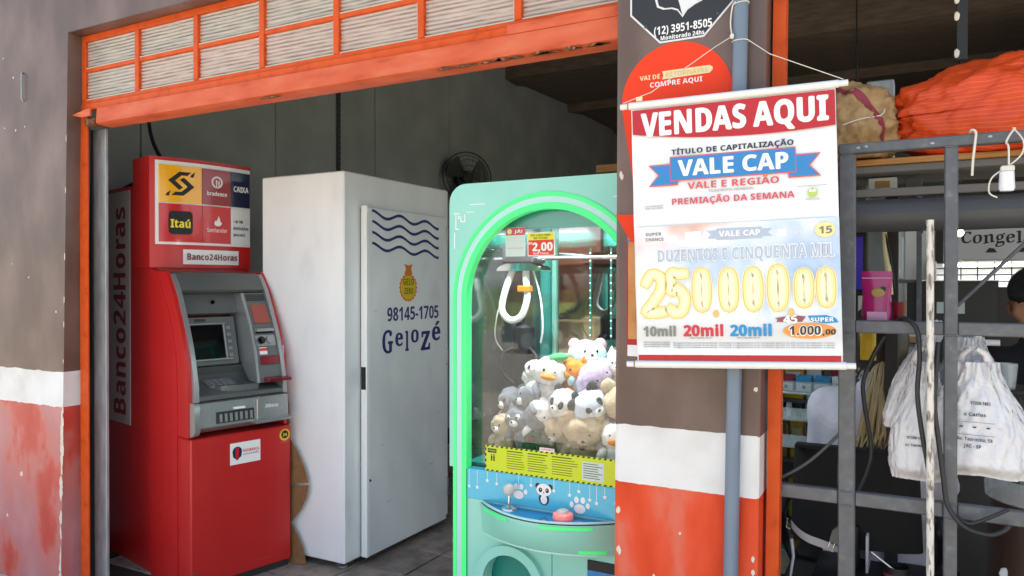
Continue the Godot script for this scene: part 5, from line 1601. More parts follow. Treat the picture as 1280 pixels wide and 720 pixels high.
func build_pillar_signs() -> void:
	# grey drain pipe
	var p := thing("drain_pipe", "grey plastic drain pipe running down the pillar", "pipe", v3(-0.47, 0, -2.176))
	tube(p, "pipe", [v3(-0.01, -0.014, 0), v3(0.002, 0.664, 0), v3(0.028, 2.3, 0), v3(0.035, 2.75, 0)], 0.0205, M.pvc_grey, 24)
	for y in [0.35, 1.75]:
		var cl := box(p, "clamp", v3(-0.03 + y * 0.012, y, -0.0235), v3(0.024 + y * 0.012, y + 0.018, -0.015), M.galvanised, 0.001)
		cl.name = "clamp"
	# black octagonal security sign
	var oc := thing("security_sign", "black octagonal security company sign with phone number", "sign", v3(-0.617, 2.365, -2.1995))
	var r := 0.172
	var oct := func(k: float) -> Array:
		var a := 0.158 * k
		var c := 0.066 * k
		return [Vector2(-a, -c * 0.82), Vector2(-c, -a * 0.95), Vector2(c, -a * 0.95), Vector2(a, -c * 0.82), Vector2(a, c), Vector2(c, a), Vector2(-c, a), Vector2(-a, c)]
	prism(oc, "border", oct.call(1.0), "z", 0.0, 0.002, M.vinyl_white)
	prism(oc, "plate", oct.call(0.965), "z", 0.002, 0.0026, M.vinyl_black)
	# shield: white heart-like outline with grey right half
	var sh := []
	for e in [[-0.08, 0.05], [-0.08, -0.02], [-0.074, -0.042], [-0.055, -0.052], [-0.03, -0.054], [-0.012, -0.062], [0.003, -0.084], [0.018, -0.064], [0.04, -0.052], [0.062, -0.044], [0.08, -0.03], [0.088, -0.01], [0.088, 0.05], [0.0, 0.08]]:
		sh.append(Vector2(e[0], e[1]))
	prism(oc, "shield_edge", sh, "z", 0.0026, 0.0032, M.vinyl_white)
	var s2 := []
	for e in sh:
		s2.append(Vector2(0.002, -0.005) + (e - Vector2(0.002, -0.005)) * 0.92)
	prism(oc, "shield", s2, "z", 0.0032, 0.0036, M.vinyl_black)
	prism(oc, "shield_head", [Vector2(0.003, -0.078), Vector2(0.018, -0.06), Vector2(0.04, -0.048), Vector2(0.066, -0.036), Vector2(0.08, -0.012), Vector2(0.08, 0.05), Vector2(-0.03, 0.05), Vector2(-0.032, -0.02), Vector2(-0.014, -0.024), Vector2(-0.01, -0.028), Vector2(-0.004, -0.05)], "z", 0.0036, 0.0042, M.vinyl_white)
	text(oc, "(12) 3951-8505", v3(-0.083, -0.124, 0.0026), 0.172, 0.024, M.letter_white, "b")
	text(oc, "Monitorado 24hs", v3(-0.063, -0.1425, 0.0026), 0.13, 0.0125, M.letter_white, "b")
	for e in [[-0.11, -0.095], [0.105, -0.09]]:
		disc(oc, "rivet", v3(e[0], e[1], 0.0026), 0.004, 0.001, M.roll_grey, 12)
	# red drop-shaped sticker
	var st := thing("red_sticker", "round red sticker asking for returnable bottles on the pillar", "sticker", v3(-0.635, 2.045, -2.1998))
	var drop := arc(0, 0, 0.167, -12, 192, 40) + [Vector2(-0.137, -0.2), Vector2(-0.1, -0.4), Vector2(0.1, -0.4), Vector2(0.137, -0.2)]
	prism(st, "vinyl", drop, "z", 0.0, 0.001, M.sticker_red)
	text(st, "VAI DE", v3(-0.11, 0.066, 0.001), 0.063, 0.0135, M.sticker_cream, "b")
	prism(st, "flash", [Vector2(-0.041, 0.062), Vector2(0.1, 0.064), Vector2(0.109, 0.072), Vector2(0.109, 0.08), Vector2(0.1, 0.086), Vector2(-0.041, 0.086), Vector2(-0.037, 0.074)], "z", 0.001, 0.0015, M.sticker_cream)
	text(st, "RETORNÁVEL", v3(-0.03, 0.0675, 0.0015), 0.127, 0.0135, M.gold_deep, "b")
	text(st, "COMPRE AQUI", v3(-0.078, 0.042, 0.001), 0.157, 0.0145, M.letter_white, "b")
	# older poster peeking out behind the banner
	var op := thing("old_poster", "older red and tan poster edge behind the white banner", "poster", v3(-0.785, 1.29, -2.199))
	box(op, "sheet", v3(0.0, -0.012, 0.0), v3(0.32, 0.385, 0.001), M.banner_red, 0.0)
	box(op, "picture", v3(0.004, 0.04, 0.001), v3(0.3, 0.335, 0.0015), M.old_orange, 0.0)
	box(op, "blue_block", v3(0.002, 0.335, 0.001), v3(0.3, 0.37, 0.0016), M.banner_blue, 0.0)
	box(op, "white_foot", v3(0.002, -0.012, 0.001), v3(0.3, 0.022, 0.0016), M.sheet_white, 0.0)
	prism(op, "torn_corner", [Vector2(-0.036, 0.42), Vector2(0.03, 0.418), Vector2(0.05, 0.33), Vector2(0.012, 0.335)], "z", 0.0016, 0.0026, M.sticker_red)
	text(op, "CAP", v3(0.03, 0.15, 0.0016), 0.1, 0.03, M.letter_white, "b").rotation.z = PI / 2
	text(op, "DÊ", v3(0.006, 0.343, 0.0017), 0.05, 0.02, M.letter_white, "b")


# Banner. Own axes: x right, y up, z towards the viewer, origin at the lower left corner of the cloth.
func build_poster() -> void:
	var t := thing("sales_banner", "white hanging lottery sales banner with red heading between two white tubes", "banner", v3(-0.711, 1.268, -2.08))
	t.basis = Basis(v3(0.98975, 0.02765, -0.14008), v3(-0.02791, 0.99961, 0.0001), v3(0.14003, 0.0038, 0.99014)).orthonormalized()
	var W := 0.542
	var H := 0.737
	var wave := func(x: float, y: float) -> float:
		return 0.0016 * sin(y * 34.0 + x * 3.0) + 0.002 * sin(x * 17.0 + y * 5.0)
	grid(t, "cloth", 24, 40, func(u: float, q: float) -> Vector3:
		return v3(u * W, q * H, wave.call(u * W, q * H) * smoothstep(0.0, 0.08, q) * smoothstep(1.0, 0.92, q) - 0.004), M.sheet_white, Vector3.BACK)
	for e in [["top_tube", 0.741, 0.0105], ["bottom_tube", 0.0, 0.0105]]:
		tube(t, e[0], [v3(-0.005, e[1], 0), v3(W + 0.008, e[1], 0)], e[2], M.tube_white, 16)
		for x in [-0.033, W + 0.0085]:
			tube(t, "end_cap", [v3(x + (0.024 if x < 0 else 0.0), e[1], 0), v3(x + (0.003 if x < 0 else 0.022), e[1], 0)], 0.0085, M.tube_white, 14)
		tube(t, "tape", [v3(-0.0095, e[1], 0), v3(-0.0052, e[1], 0)], 0.0095, M.tan_tape, 12)
	var z := 0.0005
	# red heading with a curved foot
	var red := [Vector2(0.004, 0.727), Vector2(W - 0.002, 0.727), Vector2(W - 0.002, 0.634)]
	for i in 21:
		var u := 1.0 - i / 20.0
		red.append(Vector2(lerpf(0.004, W - 0.002, u), 0.634 + 0.014 * (1.0 - u) * (1.0 - u) * 2.0 - 0.012 * sin(PI * (1.0 - u) * 0.9)))
	prism(t, "heading_field", red, "z", z, z + 0.0004, M.banner_red)
	text(t, "VENDAS AQUI", v3(0.03, 0.65, z + 0.0004), 0.492, 0.064, M.letter_white, "b", 0.6)
	text(t, "TÍTULO DE CAPITALIZAÇÃO", v3(0.112, 0.591, z), 0.323, 0.0145, M.letter_dark, "b", 0.2)
	# ribbon
	prism(t, "ribbon_tail_edge", [Vector2(0.046, 0.505), Vector2(0.128, 0.505), Vector2(0.128, 0.566), Vector2(0.046, 0.566), Vector2(0.073, 0.536)], "z", z, z + 0.0003, M.letter_coral)
	prism(t, "ribbon_tail", [Vector2(0.051, 0.5085), Vector2(0.126, 0.5085), Vector2(0.126, 0.5625), Vector2(0.051, 0.5625), Vector2(0.077, 0.536)], "z", z + 0.0003, z + 0.0006, M.banner_blue)
	prism(t, "ribbon_tail_edge", [Vector2(0.42, 0.503), Vector2(0.502, 0.503), Vector2(0.475, 0.533), Vector2(0.502, 0.565), Vector2(0.42, 0.565)], "z", z, z + 0.0003, M.letter_coral)
	prism(t, "ribbon_tail", [Vector2(0.423, 0.5065), Vector2(0.496, 0.5065), Vector2(0.471, 0.533), Vector2(0.496, 0.5615), Vector2(0.423, 0.5615)], "z", z + 0.0003, z + 0.0006, M.banner_blue)
	box(t, "ribbon_edge", v3(0.107, 0.5165, z + 0.0006), v3(0.44, 0.5855, z + 0.0009), M.letter_coral, 0.0)
	box(t, "ribbon", v3(0.109, 0.5195, z + 0.0009), v3(0.438, 0.5825, z + 0.0012), M.banner_blue, 0.0)
	text(t, "VALE CAP", v3(0.13, 0.53, z + 0.0012), 0.29, 0.043, M.letter_white, "b", 0.5)
	text(t, "VALE E REGIÃO", v3(0.154, 0.4915, z), 0.242, 0.0185, M.letter_coral, "b", -0.1)
	text(t, "FILANTROPIA PREMIÁVEL", v3(0.212, 0.479, z), 0.12, 0.0068, M.letter_grey, "s")
	text(t, "PREMIAÇÃO DA SEMANA", v3(0.11, 0.45, z), 0.324, 0.0172, M.letter_coral, "b", 0.2)
	for k in 2:
		text(t, ["Concessionária exclusiva", "SUSEP 15414.900000"][k], v3(0.033, 0.448 - k * 0.007, z), 0.052, 0.0042, M.letter_grey, "s")
	box(t, "rule", v3(0.44, 0.478, z), v3(0.515, 0.479, z + 0.0003), M.letter_grey, 0.0)
	prism(t, "crest", arc(0.479, 0.46, 0.0125, 0, 345, 20), "z", z, z + 0.0003, M.logo_lime)
	prism(t, "crest_crown", [Vector2(0.469, 0.462), Vector2(0.474, 0.472), Vector2(0.479, 0.464), Vector2(0.484, 0.472), Vector2(0.489, 0.462)], "z", z + 0.0003, z + 0.0006, M.letter_white)
	text(t, "PREFEITURA", v3(0.462, 0.44, z), 0.035, 0.0045, M.letter_grey, "s")
	box(t, "foot_band", v3(0.004, 0.011, z), v3(W - 0.004, 0.0265, z + 0.0004), M.banner_red, 0.0)
	# prize sheet glued over the lower half
	var q := thing("prize_sheet", "glossy prize sheet with golden balloon numbers over the banner's lower half", "poster", v3(-0.711, 1.268, -2.08))
	q.basis = t.basis
	q.position += t.basis * v3(0.004, 0.027, 0.0045)
	var img := Image.create(256, 176, false, Image.FORMAT_RGB8)
	var nz := FastNoiseLite.new()
	nz.seed = 12
	nz.frequency = 0.012
	for yy in 176:
		for xx in 256:
			var u := xx / 255.0
			var w := yy / 175.0
			var n := nz.get_noise_2d(xx, yy)
			var c := Color(0.93, 0.95, 0.98)
			c = c.lerp(Color(0.62, 0.74, 0.9), clampf(u * 0.9 - absf(w - 0.28) * 1.6 + n * 0.7, 0.0, 0.85))
			c = c.lerp(Color(0.93, 0.62, 0.5), clampf(0.7 - absf(u - 0.3) * 2.0 - w * 6.0 + n * 0.6, 0.0, 0.8))
			c = c.lerp(Color(0.95, 0.78, 0.78), clampf(0.6 - u * 1.6 - absf(w - 0.15) * 3.0 + n * 0.4, 0.0, 0.6))
			c = c.lerp(Color(0.82, 0.8, 0.79), clampf((w - 0.68) * 4.0, 0.0, 0.55))
			c = c.lerp(Color(0.9, 0.92, 0.95), clampf((w - 0.89) * 20.0, 0.0, 1.0))
			img.set_pixel(xx, yy, c)
	var pm := mat("prize_print", Color.WHITE, 0.2, 0.0, {"coat": 0.6, "coat_rough": 0.1})
	pm.albedo_texture = ImageTexture.create_from_image(img)
	var PW := 0.538
	var PH := 0.364
	grid(q, "sheet", 20, 16, func(u: float, w: float) -> Vector3:
		return v3(u * PW, (1.0 - w) * PH, 0.0012 * sin(u * 11.0 + w * 4.0) - 0.0012), pm, Vector3.BACK)
	var a := 0.0004
	prism(q, "ribbon", [Vector2(0.2, 0.323), Vector2(0.225, 0.323), Vector2(0.225, 0.318), Vector2(0.345, 0.318), Vector2(0.345, 0.323), Vector2(0.372, 0.323), Vector2(0.36, 0.333), Vector2(0.372, 0.344), Vector2(0.345, 0.344), Vector2(0.345, 0.349), Vector2(0.225, 0.349), Vector2(0.225, 0.344), Vector2(0.2, 0.344), Vector2(0.212, 0.333)], "z", a, a + 0.0003, M.letter_blue_pale)
	text(q, "VALE CAP", v3(0.232, 0.327, a + 0.0003), 0.108, 0.015, M.letter_white, "b", 0.4)
	text(q, "SUPER", v3(0.03, 0.338, a), 0.045, 0.009, M.letter_grey, "b")
	text(q, "CHANCE", v3(0.03, 0.323, a), 0.05, 0.009, M.letter_grey, "b")
	prism(q, "medal", arc(0.503, 0.333, 0.025, 0, 350, 28, 0.02), "z", a, a + 0.0003, M.gold)
	text(q, "15", v3(0.488, 0.322, a + 0.0003), 0.032, 0.021, M.letter_grey, "b", 0.3, 0.15)
	box(q, "logo_block", v3(0.14, 0.32, a), v3(0.185, 0.345, a + 0.0003), M.letter_white, 0.0)
	box(q, "logo_block", v3(0.385, 0.32, a), v3(0.407, 0.34, a + 0.0003), M.letter_white, 0.0)
	text(q, "capital", v3(0.416, 0.326, a), 0.04, 0.01, M.letter_white, "b")
	text(q, "DUZENTOS E CINQUENTA MIL", v3(0.062, 0.262, a), 0.462, 0.036, M.letter_white, "b", 0.9)
	text(q, "DUZENTOS E CINQUENTA MIL", v3(0.063, 0.2625, a + 0.0006), 0.46, 0.034, M.letter_blue_pale, "b", 0.0)
	# balloon digits: rounded gold tubes
	var digit := func(ch: String, cx: float, base: float, w: float, h: float, r: float) -> void:
		var pts := []
		if ch == "0":
			for k in 33:
				pts.append(v3(cx + cos(TAU * k / 32) * (w / 2 - r), base + h / 2 + sin(TAU * k / 32) * (h / 2 - r), 0))
		elif ch == "2":
			pts = smooth_path([v3(cx - w * 0.36, base + h * 0.72, 0), v3(cx - w * 0.1, base + h * 0.92, 0), v3(cx + w * 0.28, base + h * 0.85, 0), v3(cx + w * 0.3, base + h * 0.6, 0), v3(cx - w * 0.05, base + h * 0.32, 0), v3(cx - w * 0.36, base + h * 0.1, 0), v3(cx, base + h * 0.09, 0), v3(cx + w * 0.38, base + h * 0.1, 0)], 5)
		else:
			pts = smooth_path([v3(cx + w * 0.34, base + h * 0.92, 0), v3(cx, base + h * 0.92, 0), v3(cx - w * 0.26, base + h * 0.92, 0), v3(cx - w * 0.3, base + h * 0.55, 0), v3(cx, base + h * 0.6, 0), v3(cx + w * 0.32, base + h * 0.42, 0), v3(cx + w * 0.22, base + h * 0.14, 0), v3(cx - w * 0.1, base + h * 0.08, 0), v3(cx - w * 0.36, base + h * 0.17, 0)], 5)
		var layers := [[r * 1.12, M.gold_pale, a], [r, M.gold_deep, a + 0.0004], [r * 0.86, M.gold, a + 0.0008], [r * 0.45, M.gold_pale, a + 0.0012]]
		for l in layers:
			var s := Shape.new()
			_strip(s, pts, l[0], l[2])
			done(s, q, "digit_print", l[1])
	digit.call("2", 0.05, 0.108, 0.066, 0.13, 0.017)
	digit.call("5", 0.115, 0.108, 0.062, 0.13, 0.017)
	digit.call("0", 0.182, 0.116, 0.056, 0.13, 0.0185)
	digit.call("0", 0.254, 0.116, 0.056, 0.128, 0.0185)
	digit.call("0", 0.318, 0.116, 0.056, 0.128, 0.0185)
	digit.call("0", 0.382, 0.116, 0.058, 0.132, 0.0185)
	digit.call("0", 0.447, 0.124, 0.052, 0.11, 0.0185)
	digit.call("0", 0.502, 0.124, 0.05, 0.112, 0.0185)
	prism(q, "digit_point", arc(0.219, 0.115, 0.0085, 0, 345, 18, 0.011), "z", a + 0.0012, a + 0.0016, M.gold_deep)
	prism(q, "digit_point", arc(0.414, 0.115, 0.0075, 0, 345, 18, 0.012), "z", a + 0.0012, a + 0.0016, M.gold_deep)
	text(q, "10mil", v3(0.017, 0.053, a), 0.09, 0.027, M.letter_grey, "b", 0.5)
	text(q, "20mil", v3(0.13, 0.053, a), 0.106, 0.03, M.letter_red, "b", 0.7)
	text(q, "20mil", v3(0.256, 0.053, a), 0.106, 0.03, M.letter_sky, "b", 0.7)
	for x in [0.145, 0.272]:
		text(q, "valor líquido de IR", v3(x, 0.046, a), 0.06, 0.004, M.letter_grey, "s")
	prism(q, "badge", arc(0.458, 0.066, 0.066, 0, 352, 40, 0.021), "z", a, a + 0.0003, M.badge_orange)
	prism(q, "badge_ribbon", [Vector2(0.375, 0.09), Vector2(0.44, 0.09), Vector2(0.45, 0.104), Vector2(0.42, 0.108), Vector2(0.372, 0.1), Vector2(0.38, 0.096)], "z", a + 0.0003, a + 0.0006, M.badge_maroon)
	prism(q, "badge_ribbon", [Vector2(0.462, 0.09), Vector2(0.5, 0.085), Vector2(0.53, 0.088), Vector2(0.522, 0.1), Vector2(0.5, 0.107), Vector2(0.455, 0.106)], "z", a + 0.0003, a + 0.0006, M.letter_sky)
	text(q, "45", v3(0.394, 0.087, a + 0.0006), 0.034, 0.021, M.letter_white, "b", 0.6)
	text(q, "SUPER", v3(0.462, 0.09, a + 0.0006), 0.056, 0.0115, M.letter_white, "b", 0.3, 0.15)
	text(q, "1.000", v3(0.406, 0.053, a + 0.0003), 0.082, 0.028, M.letter_white, "b", 1.0, 0.15)
	text(q, "1.000", v3(0.408, 0.0545, a + 0.0009), 0.078, 0.026, M.letter_dark, "b", 0.1, 0.15)
	text(q, ",00", v3(0.49, 0.055, a + 0.0009), 0.032, 0.016, M.letter_dark, "b", 0.2, 0.15)
	for k in 3:
		text(q, "Imagens meramente ilustrativas. Consulte o regulamento e as condições gerais no site antes de adquirir o título.", v3(0.1, 0.032 - k * 0.006, a), 0.42, 0.0036, M.letter_grey, "s")
		text(q, "Título de capitalização modalidade", v3(0.016, 0.034 - k * 0.006, a), 0.075, 0.0036, M.letter_grey, "s")
	# strings that hold the banner
	var sg := thing("banner_string", "thin white string tied round the pipe holding the banner", "string", v3(-0.44, 2.06, -2.15))
	var L := func(x: float, y: float) -> Vector3: return t.position + t.basis * v3(x, y, 0.0) - sg.position
	tube(sg, "strand", [L.call(-0.022, 0.752), L.call(0.06, 0.775), v3(-0.075, 0.115, -0.03), v3(-0.022, 0.13, -0.005)], 0.0012, M.string, 6)
	tube(sg, "strand", [v3(0.018, 0.115, 0.003), v3(0.08, 0.065, 0.0), L.call(W + 0.02, 0.751)], 0.0012, M.string, 6)
	tube(sg, "strand", [v3(-0.022, 0.13, -0.005), v3(-0.028, 0.17, -0.012), v3(-0.022, 0.215, -0.01), v3(-0.012, 0.222, 0.0)], 0.002, M.string, 6, 4)
	var loop := []
	for k in 17:
		loop.append(v3(-0.0025 + cos(TAU * k / 16) * 0.0225, 0.222 + 0.003 * cos(TAU * k / 16), -0.026 + sin(TAU * k / 16) * 0.0225))
	tube(sg, "loop", loop, 0.0018, M.string, 6)
	egg(sg, "knot", v3(-0.022, 0.13, -0.004), v3(0.006, 0.008, 0.005), M.string)
	var l2 := []
	for k in 17:
		l2.append(v3(-0.003 + cos(TAU * k / 16) * 0.0225, 0.118, -0.026 + sin(TAU * k / 16) * 0.0225))
	tube(sg, "loop", l2, 0.0016, M.string, 6)
	box(sg, "tape_scrap", L.call(0.028, 0.757) + v3(-0.012, -0.004, 0), L.call(0.028, 0.757) + v3(0.006, 0.008, 0.002), M.sticker_cream, 0.0)


# A flat ribbon of width 2r along a path in the xy plane; closed where the path ends at its start.
func _strip(s: Shape, pts: Array, r: float, z: float) -> void:
	var m := pts.size()
	var closed: bool = pts[0].distance_to(pts[m - 1]) < 1e-5
	var left := []
	var right := []
	for i in m:
		var a: Vector3 = pts[i - 1] if i > 0 else (pts[m - 2] if closed else pts[0])
		var b: Vector3 = pts[i + 1] if i < m - 1 else (pts[1] if closed else pts[m - 1])
		var d := (b - a).normalized()
		var p: Vector3 = pts[i]
		if not closed and i == 0:
			p -= d * r * 0.7
		if not closed and i == m - 1:
			p += d * r * 0.7
		var rr := r * (0.75 if not closed and (i == 0 or i == m - 1) else 1.0)
		left.append(v3(p.x - d.y * rr, p.y + d.x * rr, z))
		right.append(v3(p.x + d.y * rr, p.y - d.x * rr, z))
	for i in m - 1:
		s.flat4(left[i], left[i + 1], right[i + 1], right[i], Vector3.BACK)


func build_grille() -> void:
	var t := thing("steel_grille", "grey square-tube steel grille across the open shop front", "grille", v3(0.0, 0, -2.3))
	t.position = Vector3.ZERO
	for e in [[-0.199, -0.156], [0.058, 0.09], [0.33, 0.362], [0.6, 0.632], [0.87, 0.902], [1.14, 1.172], [1.41, 1.442]]:
		box(t, "upright", v3(e[0], -0.01, -2.33), v3(e[1], 1.8595, -2.3), M.steel_grey, 0.003)
	box(t, "top_rail", v3(-0.2, 1.86, -2.331), v3(1.59, 1.889, -2.299), M.steel_grey, 0.003)
	var xs := [-0.156, 0.058, 0.09, 0.33, 0.362, 1.59]
	for k in [0, 2, 4]:
		box(t, "middle_rail", v3(xs[k], 1.362, -2.328), v3(xs[k + 1], 1.397, -2.302), M.steel_grey, 0.003)
	for e in [[-0.362, -0.1995], [-0.1555, 0.0575], [0.0905, 0.3295], [0.3625, 1.59]]:
		box(t, "lower_rail", v3(e[0], 0.879, -2.328), v3(e[1], 0.918, -2.302), M.steel_grey, 0.003)
	for p in [[-0.15, 1.875], [0.03, 1.872], [0.16, 1.878], [-0.13, 1.877]]:
		egg(t, "weld", v3(p[0], p[1], -2.2995), v3(0.006, 0.004, 0.002), M.galvanised, Basis.IDENTITY, 0.2, 30.0, 10)
	for y in [1.362, 1.8595, 0.918, 0.879]:
		for x in [-0.178, 0.074]:
			tube(t, "weld", [v3(x - 0.015, y, -2.3005), v3(x + 0.015, y, -2.3005)], 0.003, M.steel_grey, 6)
	# paint-spotted white pole leaning at the grille
	var p := thing("white_pole", "paint-spotted white pole standing upright against the grille", "pole", v3(0.028, 0, -2.262))
	tube(p, "pole", [v3(0.003, -0.014, 0.002), v3(0.0, 0.7, 0), v3(-0.003, 1.666, -0.004)], 0.0092, M.pole_white, 12)
	tube(p, "wire_end", [v3(-0.004, 1.65, -0.004), v3(-0.018, 1.645, 0.004), v3(-0.022, 1.63, 0.004)], 0.002, M.cable_black, 5)
	# cable tie hanging from the top rail
	var ct := thing("cable_tie", "loose white cable tie hanging from the top rail", "cable tie", v3(0.122, 1.89, -2.296))
	tube(ct, "strap", [v3(-0.006, 0.002, -0.02), v3(-0.003, 0.008, 0.0), v3(0.006, 0.0, 0.006), v3(0.004, -0.03, 0.008), v3(0.0, -0.07, 0.008), v3(-0.002, -0.112, 0.007)], 0.0032, M.string, 6, 5)
	# little white plug adapter on a wire
	var ad := thing("plug_adapter", "small white plug adapter hanging on a wire from the top rail", "adapter", v3(0.194, 1.762, -2.27))
	lathe(ad, "shell", [Vector2(0.001, -0.03), Vector2(0.015, -0.03), Vector2(0.0185, -0.022), Vector2(0.017, 0.0), Vector2(0.0165, 0.018), Vector2(0.001, 0.018)], M.sheet_white, Vector3.ZERO, 16)
	box(ad, "collar", v3(-0.014, 0.0185, -0.01), v3(0.016, 0.034, 0.01), M.string, 0.003)
	var at: Vector3 = ad.position
	tube(ad, "wire", [v3(0.004, 0.03, 0), v3(0.003, 0.08, 0.004), v3(0.193, 1.856, -2.275) - at, v3(0.201, 1.875, -2.275) - at, v3(0.213, 1.893, -2.29) - at], 0.0025, M.string, 6, 5)
	tube(ad, "wire", [v3(0.208, 1.894, -2.29) - at, v3(0.228, 1.858, -2.272) - at, v3(0.226, 1.825, -2.272) - at, v3(0.201, 1.798, -2.272) - at, v3(0.163, 1.769, -2.272) - at, v3(0.156, 1.732, -2.272) - at, v3(0.174, 1.717, -2.272) - at], 0.002, M.string, 6, 5)


func cable(label: String, pts: Array, r: float, m: Material) -> void:
	var t := thing("power_cable", label, "cable", pts[0], 0.0, "loose cables at the grille")
	var q := []
	for p in pts:
		q.append(p - pts[0])
	tube(t, "cord", q, r, m, 8, 6)


func blob_bag(parent: Node, called: String, c: Vector3, sz: Vector3, m: Material, seed_: int, fold := 0.12, pinch_left := 0.0, flat_base := true) -> MeshInstance3D:
	var nz := FastNoiseLite.new()
	nz.seed = seed_
	nz.frequency = 1.0
	return grid(parent, called, 72, 72, func(u: float, w: float) -> Vector3:
		# u runs along x, w round
		var a := TAU * w
		var x := cos(PI * (1.0 - u))
		var r := pow(maxf(1.0 - x * x, 0.0), 0.31)
		if pinch_left > 0.0 and x < 0.0:
			r *= lerpf(1.0, 1.0 - 0.55 * x * x, pinch_left)
		var d := v3(x, sin(a) * r, cos(a) * r)
		var k := 1.0 + fold * nz.get_noise_3dv(d * 1.7) + fold * 0.5 * nz.get_noise_3dv(d * 4.5 + v3(9, 0, 0)) + fold * 0.16 * nz.get_noise_3dv(d * 11.0)
		var p := d * k
		# gathers running out from the tied end
		if pinch_left > 0.0:
			p *= 1.0 + 0.05 * smoothstep(0.2, -1.0, x) * nz.get_noise_2d(a * 3.2, x * 0.5) + 0.05 * nz.get_noise_3dv(d * 2.6 + v3(3, 1, 0))
		if flat_base:
			p.y = maxf(p.y, -0.72 + 0.03 * nz.get_noise_3dv(d * 5.0))
		return c + p * sz, m)


# A band that follows the surface of a bulging thing: points are pushed out from its middle until they lie on its skin.
func _surface_band(parent: Node, called: String, skin: MeshInstance3D, path: Array, half: float, middle: Vector3, m: Material) -> void:
	var v: PackedVector3Array = skin.mesh.surface_get_arrays(0)[Mesh.ARRAY_VERTEX]
	var fine := smooth_path(path, 6)
	var reach := func(p: Vector3) -> Vector3:
		var d: Vector3 = (p - middle).normalized()
		var best := 0.0
		var wsum := 0.0
		for q in v:
			var e: Vector3 = q - middle
			var c := e.normalized().dot(d)
			if c > 0.985:
				var w := pow(c, 400.0)
				best += e.length() * w
				wsum += w
		return middle + d * (best / maxf(wsum, 1e-9) + 0.003)
	grid(parent, called, fine.size() - 1, 4, func(u: float, w: float) -> Vector3:
		var i := int(round(u * (fine.size() - 1)))
		var t: Vector3 = (fine[mini(i + 1, fine.size() - 1)] - fine[maxi(i - 1, 0)]).normalized()
		var side := t.cross((fine[i] - middle).normalized()).normalized()
		return reach.call(fine[i] + side * (w - 0.5) * 2.0 * half * (0.6 + 0.4 * sin(PI * u))), m, Vector3.BACK)


